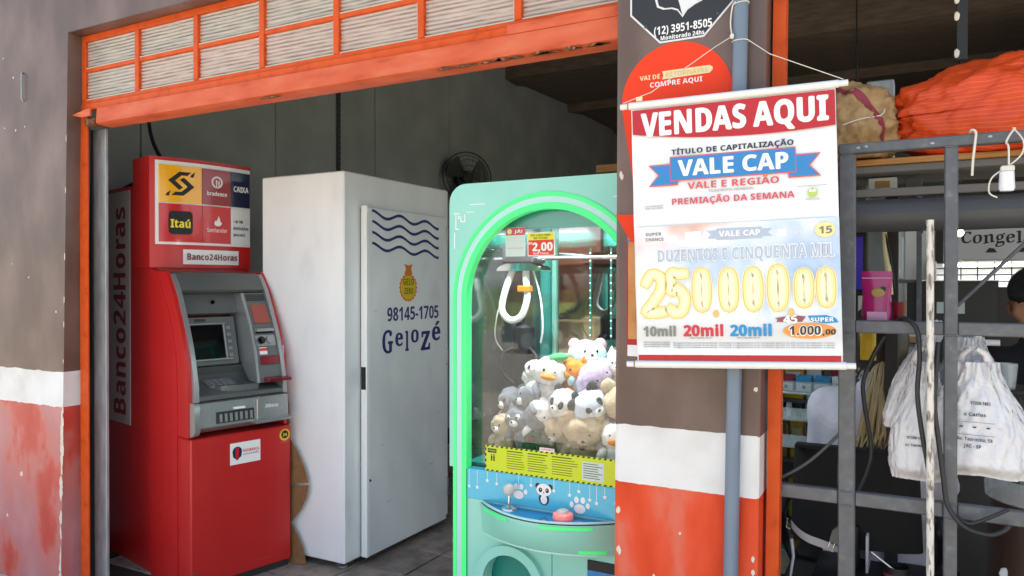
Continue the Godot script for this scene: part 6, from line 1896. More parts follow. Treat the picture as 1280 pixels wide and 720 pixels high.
func build_shop_goods() -> void:
	# board shelf behind the top rail
	var sh := thing("overhead_shelf", "long wooden overhead shelf with grey underside behind the grille", "shelf", v3(0.9, 1.83, -2.62))
	box(sh, "board", v3(-1.12, 0.022, -0.2), v3(0.7, 0.04, 0.12), M.wood, 0.002)
	box(sh, "apron", v3(-1.12, 0.0, -0.2), v3(0.7, 0.0215, 0.11), M.grey_board, 0.002)
	for x in [-1.1, -0.2, 0.6]:
		box(sh, "bracket_arm", v3(x - 0.015, -0.03, -0.2), v3(x + 0.015, -0.0005, 0.1), M.plastic_black, 0.001)
	for x in [-0.98, 0.66]:
		box(sh, "stand", v3(x - 0.02, -1.845, -0.23), v3(x + 0.02, -0.0305, -0.19), M.plastic_black, 0.002)
	# orange net sack
	var sk := thing("net_sack", "bright orange net sack bulging on the overhead shelf", "sack", v3(0.24, 1.872, -2.58))
	blob_bag(sk, "sack", v3(0.02, 0.115, 0), v3(0.33, 0.16, 0.15), M.sack_net, 5, 0.13, 0.3)
	egg(sk, "knot", v3(-0.305, 0.11, 0.0), v3(0.022, 0.02, 0.02), M.sack_net, Basis.IDENTITY, 0.3, 30.0, 12, 3)
	var rng := RandomNumberGenerator.new()
	rng.seed = 6
	# paper sack beside it
	var ps := thing("paper_sack", "crumpled brown paper sack with dark red stripe on the shelf", "sack", v3(-0.2, 1.865, -2.56))
	blob_bag(ps, "sack", v3(0.0, 0.112, 0), v3(0.14, 0.138, 0.13), M.kraft, 23, 0.16, 0.0)
	var src: MeshInstance3D = ps.get_node("sack")
	_surface_band(ps, "stripe", src, [v3(-0.06, 0.3, 0.08), v3(0.0, 0.25, 0.12), v3(0.06, 0.2, 0.13), v3(0.1, 0.13, 0.12), v3(0.12, 0.04, 0.09)], 0.013, v3(0, 0.1, 0), M.kraft_red)
	tube(ps, "stitch", [v3(0.0, 0.1, 0.138), v3(0.05, 0.115, 0.13), v3(0.1, 0.125, 0.105), v3(0.11, 0.145, 0.09)], 0.002, M.string, 5, 4)
	# grey column and hanging steel strip behind
	var gc := thing("steel_column", "grey square steel column rising behind the paper sack", "column", v3(-0.12, 0, -2.95))
	box(gc, "shaft", v3(-0.043, -0.006, -0.05), v3(0.043, 2.2, 0.05), M.galvanised, 0.004)
	var hs := thing("hanging_strip", "dark steel strip hanging from the ceiling above the orange sack", "bracket", v3(0.11, 2.16, -2.6))
	box(hs, "strip", v3(-0.014, 0.0, -0.004), v3(0.014, 1.14, 0.004), M.plastic_black, 0.001)
	for e in [0.02, 0.13, 0.18]:
		egg(hs, "tape_bit", v3(-0.014, e, 0.004), v3(0.008, 0.014, 0.004), M.string, Basis.IDENTITY, 0.3, 30.0, 8)
	# rail and rolled tarpaulin below the shelf
	var rr := thing("blind_rail", "thin grey rail above the dark roll", "rail", v3(0.9, 1.77, -2.52))
	box(rr, "rail", v3(-1.25, -0.012, -0.015), v3(0.7, 0.012, 0.012), M.grey_board, 0.002)
	var ro := thing("rolled_blind", "thick dark grey rolled-up blind across the shop front", "blind", v3(0.9, 1.703, -2.52))
	var nz := FastNoiseLite.new()
	nz.frequency = 2.0
	grid(ro, "roll", 60, 20, func(u: float, w: float) -> Vector3:
		var a := TAU * w
		var x := lerpf(-1.25, 0.7, u)
		var r := 0.049 + 0.002 * nz.get_noise_2d(x * 3.0, cos(a)) + 0.001 * sin(a * 3.0)
		return v3(x, sin(a) * r, cos(a) * r), M.roll_grey)
	# small cartons in the gap under the shelf
	var c1 := thing("small_carton", "small whitish carton on the rail under the shelf", "carton", v3(-0.14, 1.792, -2.6))
	box(c1, "carton", v3(0, -0.005, -0.06), v3(0.08, 0.034, 0.0), M.print_white, 0.002)
	box(c1, "carton_label", v3(0.018, 0.002, 0.0), v3(0.06, 0.024, 0.001), M.food_tan, 0.0)
	box(c1, "shelf_clip", v3(0.0, -0.02, -0.06), v3(0.08, -0.0055, 0.0), M.plastic_black, 0.001)
	var c2 := thing("grey_box", "small grey box on the rail left of the second upright", "box", v3(-0.038, 1.788, -2.6))
	box(c2, "box", v3(0, -0.012, -0.05), v3(0.045, 0.03, 0.0), M.grey_board, 0.002)
	# two chilled cabinets at the back with lettered headers
	var fz := thing("display_cooler", "lit display cooler with Congelados header sign at the back", "cooler", v3(0.62, 0, -4.6))
	fz.set_meta("label", "lit frozen-food cooler with lettered header at the back of the shop")
	box(fz, "header", v3(-0.5, 1.615, -0.3), v3(0.9, 1.81, 0.1), M.sign_grey, 0.006)
	text(fz, "Congelados", v3(-0.43, 1.698, 0.1005), 0.44, 0.07, M.print_black, "rb", 0.0, 0.2)
	for x in [-0.3, -0.16, -0.02]:
		prism(fz, "small_mark", [Vector2(x - 0.025, 1.655), Vector2(x + 0.025, 1.655), Vector2(x + 0.012, 1.675), Vector2(x - 0.01, 1.678)], "z", 0.1005, 0.102, M.print_black)
	box(fz, "back", v3(-0.58, 0.0, -0.5), v3(0.9, 1.614, -0.46), M.cooler_white, 0.0)
	box(fz, "floor_tub", v3(-0.58, 0.0, -0.459), v3(0.9, 1.48, 0.09), M.dark_laminate, 0.004)
	for x in [-0.58, 0.86]:
		box(fz, "side", v3(x, 1.481, -0.459), v3(x + 0.04, 1.614, 0.09), M.cooler_white, 0.003)
	for k in 3:
		tube(fz, "rack_wire", [v3(-0.54, 1.51 + k * 0.034, -0.05), v3(0.86, 1.51 + k * 0.034, -0.05)], 0.0035, M.plastic_black, 6)
	for k in 18:
		tube(fz, "rack_wire", [v3(-0.5 + k * 0.075, 1.48, -0.05), v3(-0.5 + k * 0.075, 1.61, -0.05)], 0.003, M.plastic_black, 6)
	box(fz, "lamp_tube", v3(-0.5, 1.59, -0.3), v3(0.82, 1.61, -0.27), M.cooler_tube, 0.004)
	var al := AreaLight3D.new()
	al.name = "cooler_light"
	fz.add_child(al)
	al.area_size = Vector2(1.3, 0.03)
	al.position = v3(0.16, 1.586, -0.285)
	al.rotation_degrees.x = -90
	al.light_energy = 0.2
	al.shadow_enabled = true
	box(fz, "price_flag", v3(-0.02, 1.53, -0.045), v3(0.06, 1.575, -0.04), M.pack_yellow, 0.0)
	var f2 := thing("white_fridge", "white upright fridge with lettered side left of the cooler", "fridge", v3(-0.16, 0, -4.6))
	box(f2, "cabinet", v3(-0.22, 0.0, -0.4), v3(0.235, 1.84, 0.0), M.cooler_white, 0.01)
	box(f2, "door_panel", v3(0.09, 0.1, 0.0005), v3(0.225, 1.82, 0.02), M.cooler_white, 0.006)
	text(f2, "Frio", v3(-0.06, 1.7, 0.0005), 0.13, 0.06, M.print_black, "rb", 0.0, 0.2)
	box(f2, "vent", v3(-0.02, 1.54, 0.0005), v3(0.06, 1.63, 0.006), M.plastic_black, 0.001)
	prism(f2, "mark", arc(0.04, 1.668, 0.03, 190, 350, 12, 0.012), "z", 0.0005, 0.0015, M.print_black)
	# dark flat box with paper labels
	var mb := thing("black_screen", "back of a wide black screen with small paper labels", "monitor", v3(0.11, 1.33, -3.6))
	box(mb, "housing", v3(-0.155, 0.0, -0.05), v3(0.172, 0.178, 0.0), M.tv_frame, 0.004)
	box(mb, "top_trim", v3(-0.155, 0.1785, -0.045), v3(0.172, 0.1835, -0.005), M.chrome, 0.001)
	box(mb, "paper_label", v3(-0.045, 0.045, 0.0), v3(0.055, 0.092, 0.001), M.label_paper, 0.0)
	box(mb, "stand", v3(-0.05, -0.25, -0.04), v3(0.07, -0.0005, -0.02), M.plastic_black, 0.003)
	# counter that carries screen and goods
	var ct := thing("shop_counter", "dark shop counter behind the grille", "counter", v3(0.3, 0, -3.5))
	box(ct, "top", v3(-0.55, 1.04, -0.35), v3(1.2, 1.08, 0.2), M.dark_laminate, 0.004)
	box(ct, "front", v3(-0.53, -0.006, 0.1), v3(1.18, 1.0395, 0.14), M.dark_laminate, 0.002)
	# narrow shelf at mid rail with sweets
	var ms := thing("snack_ledge", "narrow dark ledge behind the middle rail", "shelf", v3(-0.1, 1.362, -2.55))
	box(ms, "board", v3(-0.17, 0.0, -0.09), v3(0.08, 0.024, 0.06), M.plastic_black, 0.002)
	box(ms, "bracket", v3(-0.17, -0.16, -0.09), v3(-0.15, -0.0005, -0.07), M.plastic_black, 0.001)
	var pk := thing("pink_pouch", "shiny pink snack pouch standing on the ledge", "pouch", v3(-0.113, 1.386, -2.545))
	grid(pk, "pouch", 24, 20, func(u: float, w: float) -> Vector3:
		var a := TAU * u
		var d := 0.022 * (1.0 - w) + 0.002
		return v3(cos(a) * 0.041 * (1.0 + 0.04 * sin(w * 9.0)), w * 0.15, sin(a) * d), M.pink_foil)
	box(pk, "window", v3(-0.026, 0.002, 0.021), v3(0.028, 0.028, 0.024), M.pink_foil_light, 0.001)
	box(pk, "seal", v3(-0.04, 0.128, 0.006), v3(0.04, 0.131, 0.0075), M.pink_foil_light, 0.0)
	egg(pk, "picture", v3(0.004, 0.085, 0.013), v3(0.018, 0.014, 0.002), M.food_tan)
	egg(pk, "picture", v3(0.018, 0.097, 0.011), v3(0.008, 0.008, 0.002), M.plush_darkgreen)
	var cu := thing("red_cup", "dark red cup next to the pink pouch", "cup", v3(-0.052, 1.386, -2.55))
	lathe(cu, "cup", [Vector2(0.001, 0.0), Vector2(0.015, 0.0), Vector2(0.018, 0.058), Vector2(0.016, 0.058), Vector2(0.013, 0.004)], M.cup_red, Vector3.ZERO, 18)
	var ds := thing("tan_strap", "tan strap hanging behind the pink pouch", "strap", v3(-0.099, 1.664, -2.7))
	tube(ds, "strap", [v3(0, 0.02, 0), v3(0.004, -0.05, 0), v3(0.012, -0.12, 0.005), v3(0.02, -0.2, 0.0)], [0.006, 0.01, 0.011, 0.008], M.sticker_cream, 6)
	tube(ds, "cord", [v3(-0.002, 0.02, 0), v3(0.018, -0.08, 0.01), v3(0.03, -0.18, 0.0)], 0.004, M.plastic_black, 6)
	var tv := thing("purple_display", "narrow lit purple display beside the first upright", "display", v3(-0.209, 1.479, -2.75))
	box(tv, "case", v3(-0.03, -0.02, -0.03), v3(0.06, 0.19, 0.0), M.tv_frame, 0.004)
	box(tv, "screen", v3(-0.02, 0.0, 0.0005), v3(0.045, 0.175, 0.002), M.purple_screen, 0.0)
	box(tv, "foot", v3(0.0, -0.28, -0.02), v3(0.03, -0.0205, -0.01), M.plastic_black, 0.001)
	for e in [[v3(-0.261, 1.718, -3.9), "small bright ceiling bulb left of the fridge"], [v3(0.161, 1.73, -4), "small bright bulb beside the cooler header"]]:
		var b := thing("light_bulb", e[1], "bulb", e[0], 0.0, "small bulbs in the shop")
		egg(b, "bulb", Vector3.ZERO, v3(0.018, 0.018, 0.018), M.bright_spot)
		tube(b, "cord", [v3(0, 0.018, 0), v3(0, 1.6, 0)], 0.004, M.plastic_black, 6)
	var dg := thing("diagonal_stick", "thin dark stick leaning diagonally behind the grille", "stick", v3(0.095, 1.437, -2.45))
	var d0: Vector3 = dg.position
	tube(dg, "stick", [v3(0.081, 1.422, -2.45) - d0, v3(0.258, 1.616, -2.45) - d0], 0.005, M.steel_grey, 8)
	# yellow packet behind the ledge
	var yp := thing("yellow_packet", "yellow snack packet behind the dark cable", "packet", v3(-0.168, 1.249, -2.72))
	grid(yp, "packet", 16, 12, func(u: float, w: float) -> Vector3:
		var a := TAU * u
		return v3(0.022 + cos(a) * 0.024, w * 0.11, sin(a) * (0.016 * sin(PI * w) + 0.002)), M.pack_yellow)
	# clear drawers with packs, low on the left
	var dc := thing("clear_drawers", "clear plastic display trays with boxed goods low at the left", "display case", v3(-0.4, 0.86, -3.15))
	for k in 3:
		var y := 0.0 + k * 0.105
		box(dc, "tray_floor", v3(-0.12, y, -0.15), v3(0.2, y + 0.006, 0.05), M.sheet_paper if k == 2 else M.clear_plastic, 0.001)
		box(dc, "tray_front", v3(-0.12, y + 0.0065, 0.046), v3(0.2, y + 0.05, 0.05), M.clear_plastic, 0.001)
	for k in 4:
		box(dc, "pack", v3(-0.09 + k * 0.066, 0.2165, -0.06), v3(-0.032 + k * 0.066, 0.275, 0.02), [M.pack_red, M.pack_blue, M.pack_blue, M.sheet_paper][k], 0.002)
		box(dc, "pack_label", v3(-0.088 + k * 0.066, 0.218, 0.0205), v3(-0.034 + k * 0.066, 0.25, 0.0215), M.print_white, 0.0)
		egg(dc, "pack_mark", v3(-0.06 + k * 0.066, 0.235, 0.022), v3(0.007, 0.007, 0.001), M.letter_dark, Basis.IDENTITY, 0.0, 1.0, 10)
	for k in 7:
		box(dc, "small_bottle", v3(-0.1 + k * 0.036, 0.1115, -0.03), v3(-0.08 + k * 0.036, 0.165, -0.01), [M.clear_plastic, M.sheet_paper, M.plastic_black][k % 3], 0.003)
	for k in 9:
		tube(dc, "wire", [v3(-0.1 + k * 0.025, 0.01, 0.04), v3(-0.1 + k * 0.025, 0.085, 0.045)], 0.0015, M.chrome, 5)
	for x in [-0.11, 0.19]:
		box(dc, "leg", v3(x - 0.008, -0.866, -0.1), v3(x + 0.008, -0.0005, -0.08), M.plastic_black, 0.001)
	# white carrier bags hanging on the grille
	var bag := func(label: String, c: Vector3, sz: Vector3, sd: int, turn: float, lines: Array) -> void:
		var t := thing("carrier_bag", label, "plastic bag", c, turn, "white carrier bags on the grille")
		var nn := FastNoiseLite.new()
		nn.seed = sd
		nn.frequency = 1.0
		var surf := func(u: float, w: float) -> Vector3:
			# w 0 at the bottom, 1 at the gathered top
			var a := TAU * u
			var wide := lerpf(1.0, 0.42, smoothstep(0.35, 1.0, w)) * (1.0 - 0.12 * smoothstep(0.12, 0.0, w))
			var deep := lerpf(1.0, 0.5, w) * (0.35 + 0.65 * smoothstep(0.0, 0.12, w))
			var d := v3(cos(a), w * 2.2, sin(a))
			var f := 1.0 + 0.16 * nn.get_noise_3dv(v3(cos(a) * 2.2, w * 0.9, sin(a) * 2.2)) + 0.10 * nn.get_noise_3dv(v3(cos(a) * 5.5, w * 2.0, sin(a) * 5.5)) * (0.4 + w)
			var fold := 0.012 * nn.get_noise_2d(u * 26.0 + w * 3.0, w * 2.2) * (0.5 + w)
			# sharp creases
			f -= 0.13 * (0.35 - minf(0.35, absf(nn.get_noise_3dv(v3(cos(a) * 2.6 + w * 1.4, w * 2.6, sin(a) * 2.6 + 7.0)))))
			f -= 0.06 * (0.3 - minf(0.3, absf(nn.get_noise_3dv(v3(cos(a) * 6.0 - w * 3.0, w * 5.5, sin(a) * 6.0 + 20.0)))))
			f += 0.05
			return v3(cos(a) * sz.x * wide * f, w * sz.y + 0.006 * nn.get_noise_2d(u * 4.0, 4.0) * (1.0 - w), sin(a) * sz.z * deep * f + fold)
		grid(t, "bag", 110, 60, surf, M.bag_white)
		# handles
		for sx in [-1.0, 1.0]:
			tube(t, "handle", [v3(sx * sz.x * 0.26, sz.y * 0.97, 0.0), v3(sx * sz.x * 0.2, sz.y * 1.07, 0.012), v3(sx * sz.x * 0.05, sz.y * 1.12, 0.02)], [0.014, 0.009, 0.006], M.bag_white, 8)
		for l in lines:
			var m := text(t, l[0], v3(l[1], l[2], 0), l[3], l[4], M.bag_ink, "b")
			var w0: float = l[2] / sz.y
			var front := -1.0
			for i in 33:
				var pp: Vector3 = surf.call(0.25 + (i - 16) * 0.011, w0)
				if pp.x > l[1] - 0.01 and pp.x < l[1] + l[3] + 0.01:
					front = maxf(front, pp.z)
			m.position.z += front + 0.0015
	bag.call("largest white printed carrier bag right of the second upright", v3(0.131, 0.985, -2.375), v3(0.128, 0.305, 0.055), 3, -0.12, [["a Carlos", -0.02, 0.165, 0.05, 0.009], ["97238-1452", -0.005, 0.195, 0.045, 0.008], ["Av. Taormina, 58", -0.035, 0.1, 0.08, 0.009], ["JAC - SP", -0.02, 0.082, 0.04, 0.009], ["______________", -0.04, 0.152, 0.09, 0.012], ["______________", -0.04, 0.118, 0.09, 0.012], ["•  •  •", -0.03, 0.132, 0.07, 0.009]])
	bag.call("white carrier bag in the middle behind the white pole", v3(0.012, 0.954, -2.39), v3(0.082, 0.33, 0.055), 9, 0.1, [["97238-1452", -0.045, 0.12, 0.045, 0.007], ["Av. Taormina", -0.05, 0.1, 0.05, 0.007]])
	bag.call("narrow white carrier bag leaning left beside the blonde hair", v3(-0.042, 1.081, -2.42), v3(0.058, 0.29, 0.04), 14, 0.3, [["a Carlos", -0.03, 0.13, 0.03, 0.006]])
	get_node("carrier_bag_002").rotation.z = -0.28
	bag.call("crumpled white carrier bag top beside the paper roll", v3(0.12, 1.131, -2.45), v3(0.085, 0.22, 0.05), 22, 0.0, [])
	# paper roll and glass behind the bags
	var pr := thing("paper_roll", "white paper roll lying behind the carrier bags", "paper roll", v3(0.165, 1.32, -2.7))
	tube(pr, "roll", [v3(-0.05, 0, 0), v3(0.05, 0, 0)], 0.0095, M.print_white, 14)
	tube(pr, "peg", [v3(-0.09, 0, 0), v3(-0.0505, 0, 0)], 0.004, M.plastic_black, 8)
	var gl := thing("glass_tumbler", "clear glass tumbler at the right edge above the bags", "glass", v3(0.23, 1.189, -2.65))
	lathe(gl, "tumbler", [Vector2(0.001, 0.0), Vector2(0.02, 0.0), Vector2(0.027, 0.075), Vector2(0.025, 0.075), Vector2(0.018, 0.005), Vector2(0.001, 0.005)], M.clear_plastic, Vector3.ZERO, 20)
	var gs := thing("bottle_stand", "dark stand behind the carrier bags", "stand", v3(0.24, 0, -2.72))
	box(gs, "top", v3(-0.12, 1.2, -0.06), v3(0.4, 1.213, 0.1), M.plastic_black, 0.001)
	box(gs, "leg", v3(0.0, -0.006, -0.04), v3(0.03, 1.1995, -0.01), M.plastic_black, 0.001)
	gs.position.y = v3(0.23, 1.189, -2.65).y - 1.213
	gs.get_node("leg").scale.y = 1.0
	# brown barrel with a clear lid
	var ba := thing("brown_barrel", "dark brown barrel with a clear rim at the lower right", "barrel", v3(0.36, -0.004, -2.72))
	lathe(ba, "drum", [Vector2(0.001, 0.0), Vector2(0.16, 0.0), Vector2(0.172, 0.03), Vector2(0.176, 0.5), Vector2(0.172, 0.86), Vector2(0.001, 0.86)], M.barrel, Vector3.ZERO, 40)
	lathe(ba, "rim", [Vector2(0.172, 0.862), Vector2(0.182, 0.866), Vector2(0.184, 0.9), Vector2(0.176, 0.93), Vector2(0.172, 0.93), Vector2(0.17, 0.862)], M.clear_plastic, Vector3.ZERO, 40)
	egg(ba, "paint_splash", v3(-0.135, 0.66, 0.108), v3(0.018, 0.016, 0.006), M.sheet_paper, Basis.IDENTITY, 0.4, 30.0, 12)
	# cables
	cable("thick black cable looping over the middle rail left of the pole", [v3(-0.057, 1.393, -2.36), v3(-0.032, 1.405, -2.3), v3(-0.005, 1.377, -2.275), v3(0.002, 1.307, -2.275), v3(-0.003, 1.211, -2.275), v3(0.006, 1.117, -2.275), v3(0.021, 1.022, -2.28), v3(0.03, 0.953, -2.29)], 0.006, M.cable_black)
	cable("thick black cable right of the pole curling at the bottom rail", [v3(0.045, 1.343, -2.3), v3(0.039, 1.256, -2.275), v3(0.037, 1.172, -2.275), v3(0.046, 1.089, -2.275), v3(0.058, 0.985, -2.28), v3(0.068, 0.92, -2.275), v3(0.102, 0.873, -2.27), v3(0.155, 0.858, -2.27), v3(0.189, 0.87, -2.275), v3(0.203, 0.885, -2.28)], 0.0062, M.cable_black)
	cable("black cable end lying along the lower rail at the right", [v3(0.088, 0.891, -2.285), v3(0.115, 0.879, -2.275), v3(0.15, 0.895, -2.275), v3(0.202, 0.927, -2.28)], 0.005, M.cable_black)
	cable("black cable in front of the blonde hair", [v3(-0.087, 1.348, -2.42), v3(-0.116, 1.29, -2.42), v3(-0.141, 1.219, -2.42), v3(-0.139, 1.149, -2.42), v3(-0.124, 1.057, -2.42), v3(-0.122, 1, -2.42), v3(-0.137, 0.94, -2.42), v3(-0.157, 0.894, -2.4)], 0.0062, M.cable_black)
	cable("thin grey cable sagging from the first upright to the orange post", [v3(-0.198, 1.069, -2.38), v3(-0.245, 1.013, -2.38), v3(-0.3, 0.96, -2.38), v3(-0.362, 0.919, -2.36)], 0.0045, M.cable_grey)
	cable("thin dark cable beside the first upright", [v3(-0.138, 1.263, -2.44), v3(-0.159, 1.227, -2.44), v3(-0.171, 1.169, -2.43), v3(-0.178, 1.114, -2.4)], 0.0035, M.cable_black)
	# hanging plug and papers low on the left
	var pl := thing("hanging_plug", "grey mains plug dangling near the lower left of the grille", "plug", v3(-0.22, 0.748, -2.42))
	prism(pl, "body", [Vector2(-0.012, -0.012), Vector2(0.012, -0.02), Vector2(0.026, 0.02), Vector2(0.01, 0.034), Vector2(-0.004, 0.02)], "z", -0.009, 0.009, M.cable_grey)
	for x in [-0.01, 0.004]:
		tube(pl, "pin", [v3(x, -0.014, 0), v3(x - 0.006, -0.034, 0)], 0.0024, M.chrome, 8)
	tube(pl, "lead", [v3(0.016, 0.03, 0), v3(0.03, 0.09, -0.01), v3(0.01, 0.16, -0.02), v3(0.02, 0.3, 0.02)], 0.0035, M.cable_grey, 6, 5)
	var pa := thing("paper_strip", "creased white paper strip low behind the grille", "paper", v3(-0.364, 0.672, -2.6))
	grid(pa, "sheet", 20, 4, func(u: float, w: float) -> Vector3:
		return v3(u * 0.125, w * 0.03 + 0.03 * pow(1.0 - u, 4.0) - 0.03 * u, 0.006 * sin(u * 6.0) + 0.012 * w), M.sheet_paper, Vector3.BACK)
	tube(pa, "tail", [v3(0.0, -0.005, 0), v3(0.006, -0.06, 0.0), v3(-0.006, -0.15, 0.0)], [0.006, 0.005, 0.004], M.sheet_paper, 6)
	tube(pa, "clip_wire", [v3(-0.012, 0.06, 0), v3(-0.016, 0.03, 0), v3(-0.004, 0.025, 0)], 0.0015, M.chrome, 5)
	# pen pot and boxes at the foot
	var bx := thing("pale_box", "pale box corner low between the uprights", "box", v3(-0.138, 0.559, -2.7))
	box(bx, "carton", v3(0.0, -0.12, -0.15), v3(0.11, 0.0, 0.0), M.sheet_paper, 0.003)
	box(bx, "side_board", v3(-0.012, -0.12, -0.14), v3(-0.004, 0.12, 0.002), M.sheet_paper, 0.001)
	var pot := thing("pen_pot", "striped pot with a silver pen low behind the grille", "pot", v3(-0.057, 0.619, -2.58))
	lathe(pot, "pot", [Vector2(0.001, -0.1), Vector2(0.032, -0.1), Vector2(0.036, 0.02), Vector2(0.033, 0.02), Vector2(0.03, -0.09)], M.plastic_black, Vector3.ZERO, 20)
	for k in 3:
		lathe(pot, "stripe", [Vector2(0.0365, -0.01 - k * 0.025), Vector2(0.0368, -0.002 - k * 0.025), Vector2(0.036, 0.0 - k * 0.025)], [M.kraft_red, M.badge_orange, M.kraft_red][k], Vector3.ZERO, 20)
	tube(pot, "pen", [v3(0.01, 0.0, 0.02), v3(-0.07, 0.06, 0.03)], 0.0035, M.chrome, 8)
	var st := thing("floor_shelf", "low dark shelf carrying pot and box", "shelf", v3(0.0, 0, -2.66))
	box(st, "board", v3(-0.3, 0.545, -0.2), v3(0.12, 0.56, 0.14), M.plastic_black, 0.002)
	for x in [-0.28, 0.1]:
		box(st, "leg", v3(x - 0.01, -0.006, -0.1), v3(x + 0.01, 0.5445, -0.08), M.plastic_black, 0.001)
	# stock rack in the depth of the shop: every pack stands on a shelf
	var rk := thing("stock_rack", "dim stock rack with packed shelves deep in the shop", "rack", v3(-0.25, 0, -3.75))
	var rg := RandomNumberGenerator.new()
	rg.seed = 19
	for k in 6:
		box(rk, "shelf_board", v3(-0.4, 0.15 + k * 0.27, -0.15), v3(0.26, 0.165 + k * 0.27, 0.15), M.steel_grey, 0.002)
	for x in [-0.4, 0.25]:
		box(rk, "rack_post", v3(x - 0.01, -0.006, -0.172), v3(x + 0.01, 2.0, -0.152), M.steel_grey, 0.001)
		box(rk, "rack_post", v3(x - 0.01, -0.006, 0.152), v3(x + 0.01, 2.0, 0.172), M.steel_grey, 0.001)
	var tones := [["brown", M.kraft], ["blue", M.pack_blue], ["white", M.sheet_paper], ["maroon", M.pack_red], ["yellow", M.pack_yellow], ["black", M.plastic_black], ["pink", M.pink_foil]]
	for k in 6:
		var x := -0.37
		var nth := 0
		while x < 0.18:
			var w := rg.randf_range(0.05, 0.1)
			var h := rg.randf_range(0.08, 0.2)
			var tone: Array = tones[rg.randi() % tones.size()]
			var pk2 := thing("stock_pack", "%s pack, %s from the left on the %s shelf of the stock rack" % [tone[0], ["first", "second", "third", "fourth", "fifth", "sixth", "seventh", "eighth", "ninth"][nth], ["lowest", "second", "third", "fourth", "fifth", "top"][k]], "pack", v3(-0.25 + x, 0.1655 + k * 0.27, -3.66), rg.randf_range(-0.1, 0.1), "packs on the stock rack")
			box(pk2, "pack", v3(0, 0, -0.05), v3(w, h, 0.03), tone[1], 0.004)
			box(pk2, "pack_label", v3(w * 0.15, h * 0.3, 0.0302), v3(w * 0.85, h * 0.7, 0.031), [M.print_white, M.sticker_cream, M.sheet_paper][rg.randi() % 3], 0.0)
			x += w + 0.012
			nth += 1


# Smooth body from tapered bones, meshed as surface nets. Each bone: [from, to, radius, radius, stretch across x (optional)].
func body_mesh(bones: Array, cell: float, blend: float) -> ArrayMesh:
	var lo := Vector3(1e9, 1e9, 1e9)
	var hi := -lo
	for b in bones:
		var r: float = maxf(b[2], b[3]) + blend + cell * 2
		lo = lo.min((b[0] as Vector3).min(b[1]) - Vector3.ONE * r)
		hi = hi.max((b[0] as Vector3).max(b[1]) + Vector3.ONE * r)
	var nx := int((hi.x - lo.x) / cell) + 2
	var ny := int((hi.y - lo.y) / cell) + 2
	var nz := int((hi.z - lo.z) / cell) + 2
	var f := PackedFloat32Array()
	f.resize(nx * ny * nz)
	f.fill(1.0)
	for b in bones:
		var a: Vector3 = b[0]
		var c: Vector3 = b[1]
		var ra: float = b[2]
		var rb: float = b[3]
		var r := maxf(ra, rb) + blend + cell * 2
		var l := ((a.min(c) - Vector3.ONE * r - lo) / cell).floor().max(Vector3.ZERO)
		var h := ((a.max(c) + Vector3.ONE * r - lo) / cell).ceil()
		var d := c - a
		var dd := maxf(d.length_squared(), 1e-9)
		for i in range(int(l.x), mini(int(h.x) + 1, nx)):
			for j in range(int(l.y), mini(int(h.y) + 1, ny)):
				for k in range(int(l.z), mini(int(h.z) + 1, nz)):
					var p := lo + Vector3(i, j, k) * cell
					var t := clampf((p - a).dot(d) / dd, 0.0, 1.0)
					var v := p.distance_to(a + d * t) - lerpf(ra, rb, t)
					var n := (i * ny + j) * nz + k
					var w := f[n]
					var q := clampf(0.5 + 0.5 * (w - v) / blend, 0.0, 1.0)
					f[n] = lerpf(w, v, q) - blend * q * (1.0 - q)
	var at := {}
	var pos := {}
	var verts := PackedVector3Array()
	for i in nx - 1:
		for j in ny - 1:
			for k in nz - 1:
				var sum := Vector3.ZERO
				var cnt := 0
				var base := (i * ny + j) * nz + k
				var c := [f[base], f[base + ny * nz], f[base + nz], f[base + nz + ny * nz], f[base + 1], f[base + 1 + ny * nz], f[base + 1 + nz], f[base + 1 + nz + ny * nz]]
				var neg := 0
				for e in c:
					if e < 0:
						neg += 1
				if neg == 0 or neg == 8:
					continue
				for e in [[0, 1], [2, 3], [4, 5], [6, 7], [0, 2], [1, 3], [4, 6], [5, 7], [0, 4], [1, 5], [2, 6], [3, 7]]:
					var u: float = c[e[0]]
					var w: float = c[e[1]]
					if (u < 0) != (w < 0):
						var t := u / (u - w)
						var p0 := Vector3(e[0] & 1, (e[0] >> 1) & 1, (e[0] >> 2) & 1)
						var p1 := Vector3(e[1] & 1, (e[1] >> 1) & 1, (e[1] >> 2) & 1)
						sum += p0.lerp(p1, t)
						cnt += 1
				at[base] = verts.size()
				verts.append(lo + (Vector3(i, j, k) + sum / cnt) * cell)
	var grad := func(p: Vector3) -> Vector3:
		var q := (p - lo) / cell
		var i := clampi(int(q.x + 0.5), 1, nx - 2)
		var j := clampi(int(q.y + 0.5), 1, ny - 2)
		var k := clampi(int(q.z + 0.5), 1, nz - 2)
		var n := (i * ny + j) * nz + k
		return Vector3(f[n + ny * nz] - f[n - ny * nz], f[n + nz] - f[n - nz], f[n + 1] - f[n - 1]).normalized()
	var s := Shape.new()
	var normals := PackedVector3Array()
	for p in verts:
		normals.append(grad.call(p))
	for i in range(1, nx - 1):
		for j in range(1, ny - 1):
			for k in range(1, nz - 1):
				var n := (i * ny + j) * nz + k
				for ax in 3:
					var st: int = [ny * nz, nz, 1][ax]
					var o1: int = [nz, ny * nz, ny * nz][ax]
					var o2: int = [1, 1, nz][ax]
					if (f[n] < 0) == (f[n + st] < 0):
						continue
					if not (at.has(n) and at.has(n - o1) and at.has(n - o2) and at.has(n - o1 - o2)):
						continue
					var a: int = at[n]
					var b: int = at[n - o1]
					var c: int = at[n - o1 - o2]
					var d: int = at[n - o2]
					s.quad(verts[a], verts[b], verts[c], verts[d], normals[a], normals[b], normals[c], normals[d])
	return s.mesh()


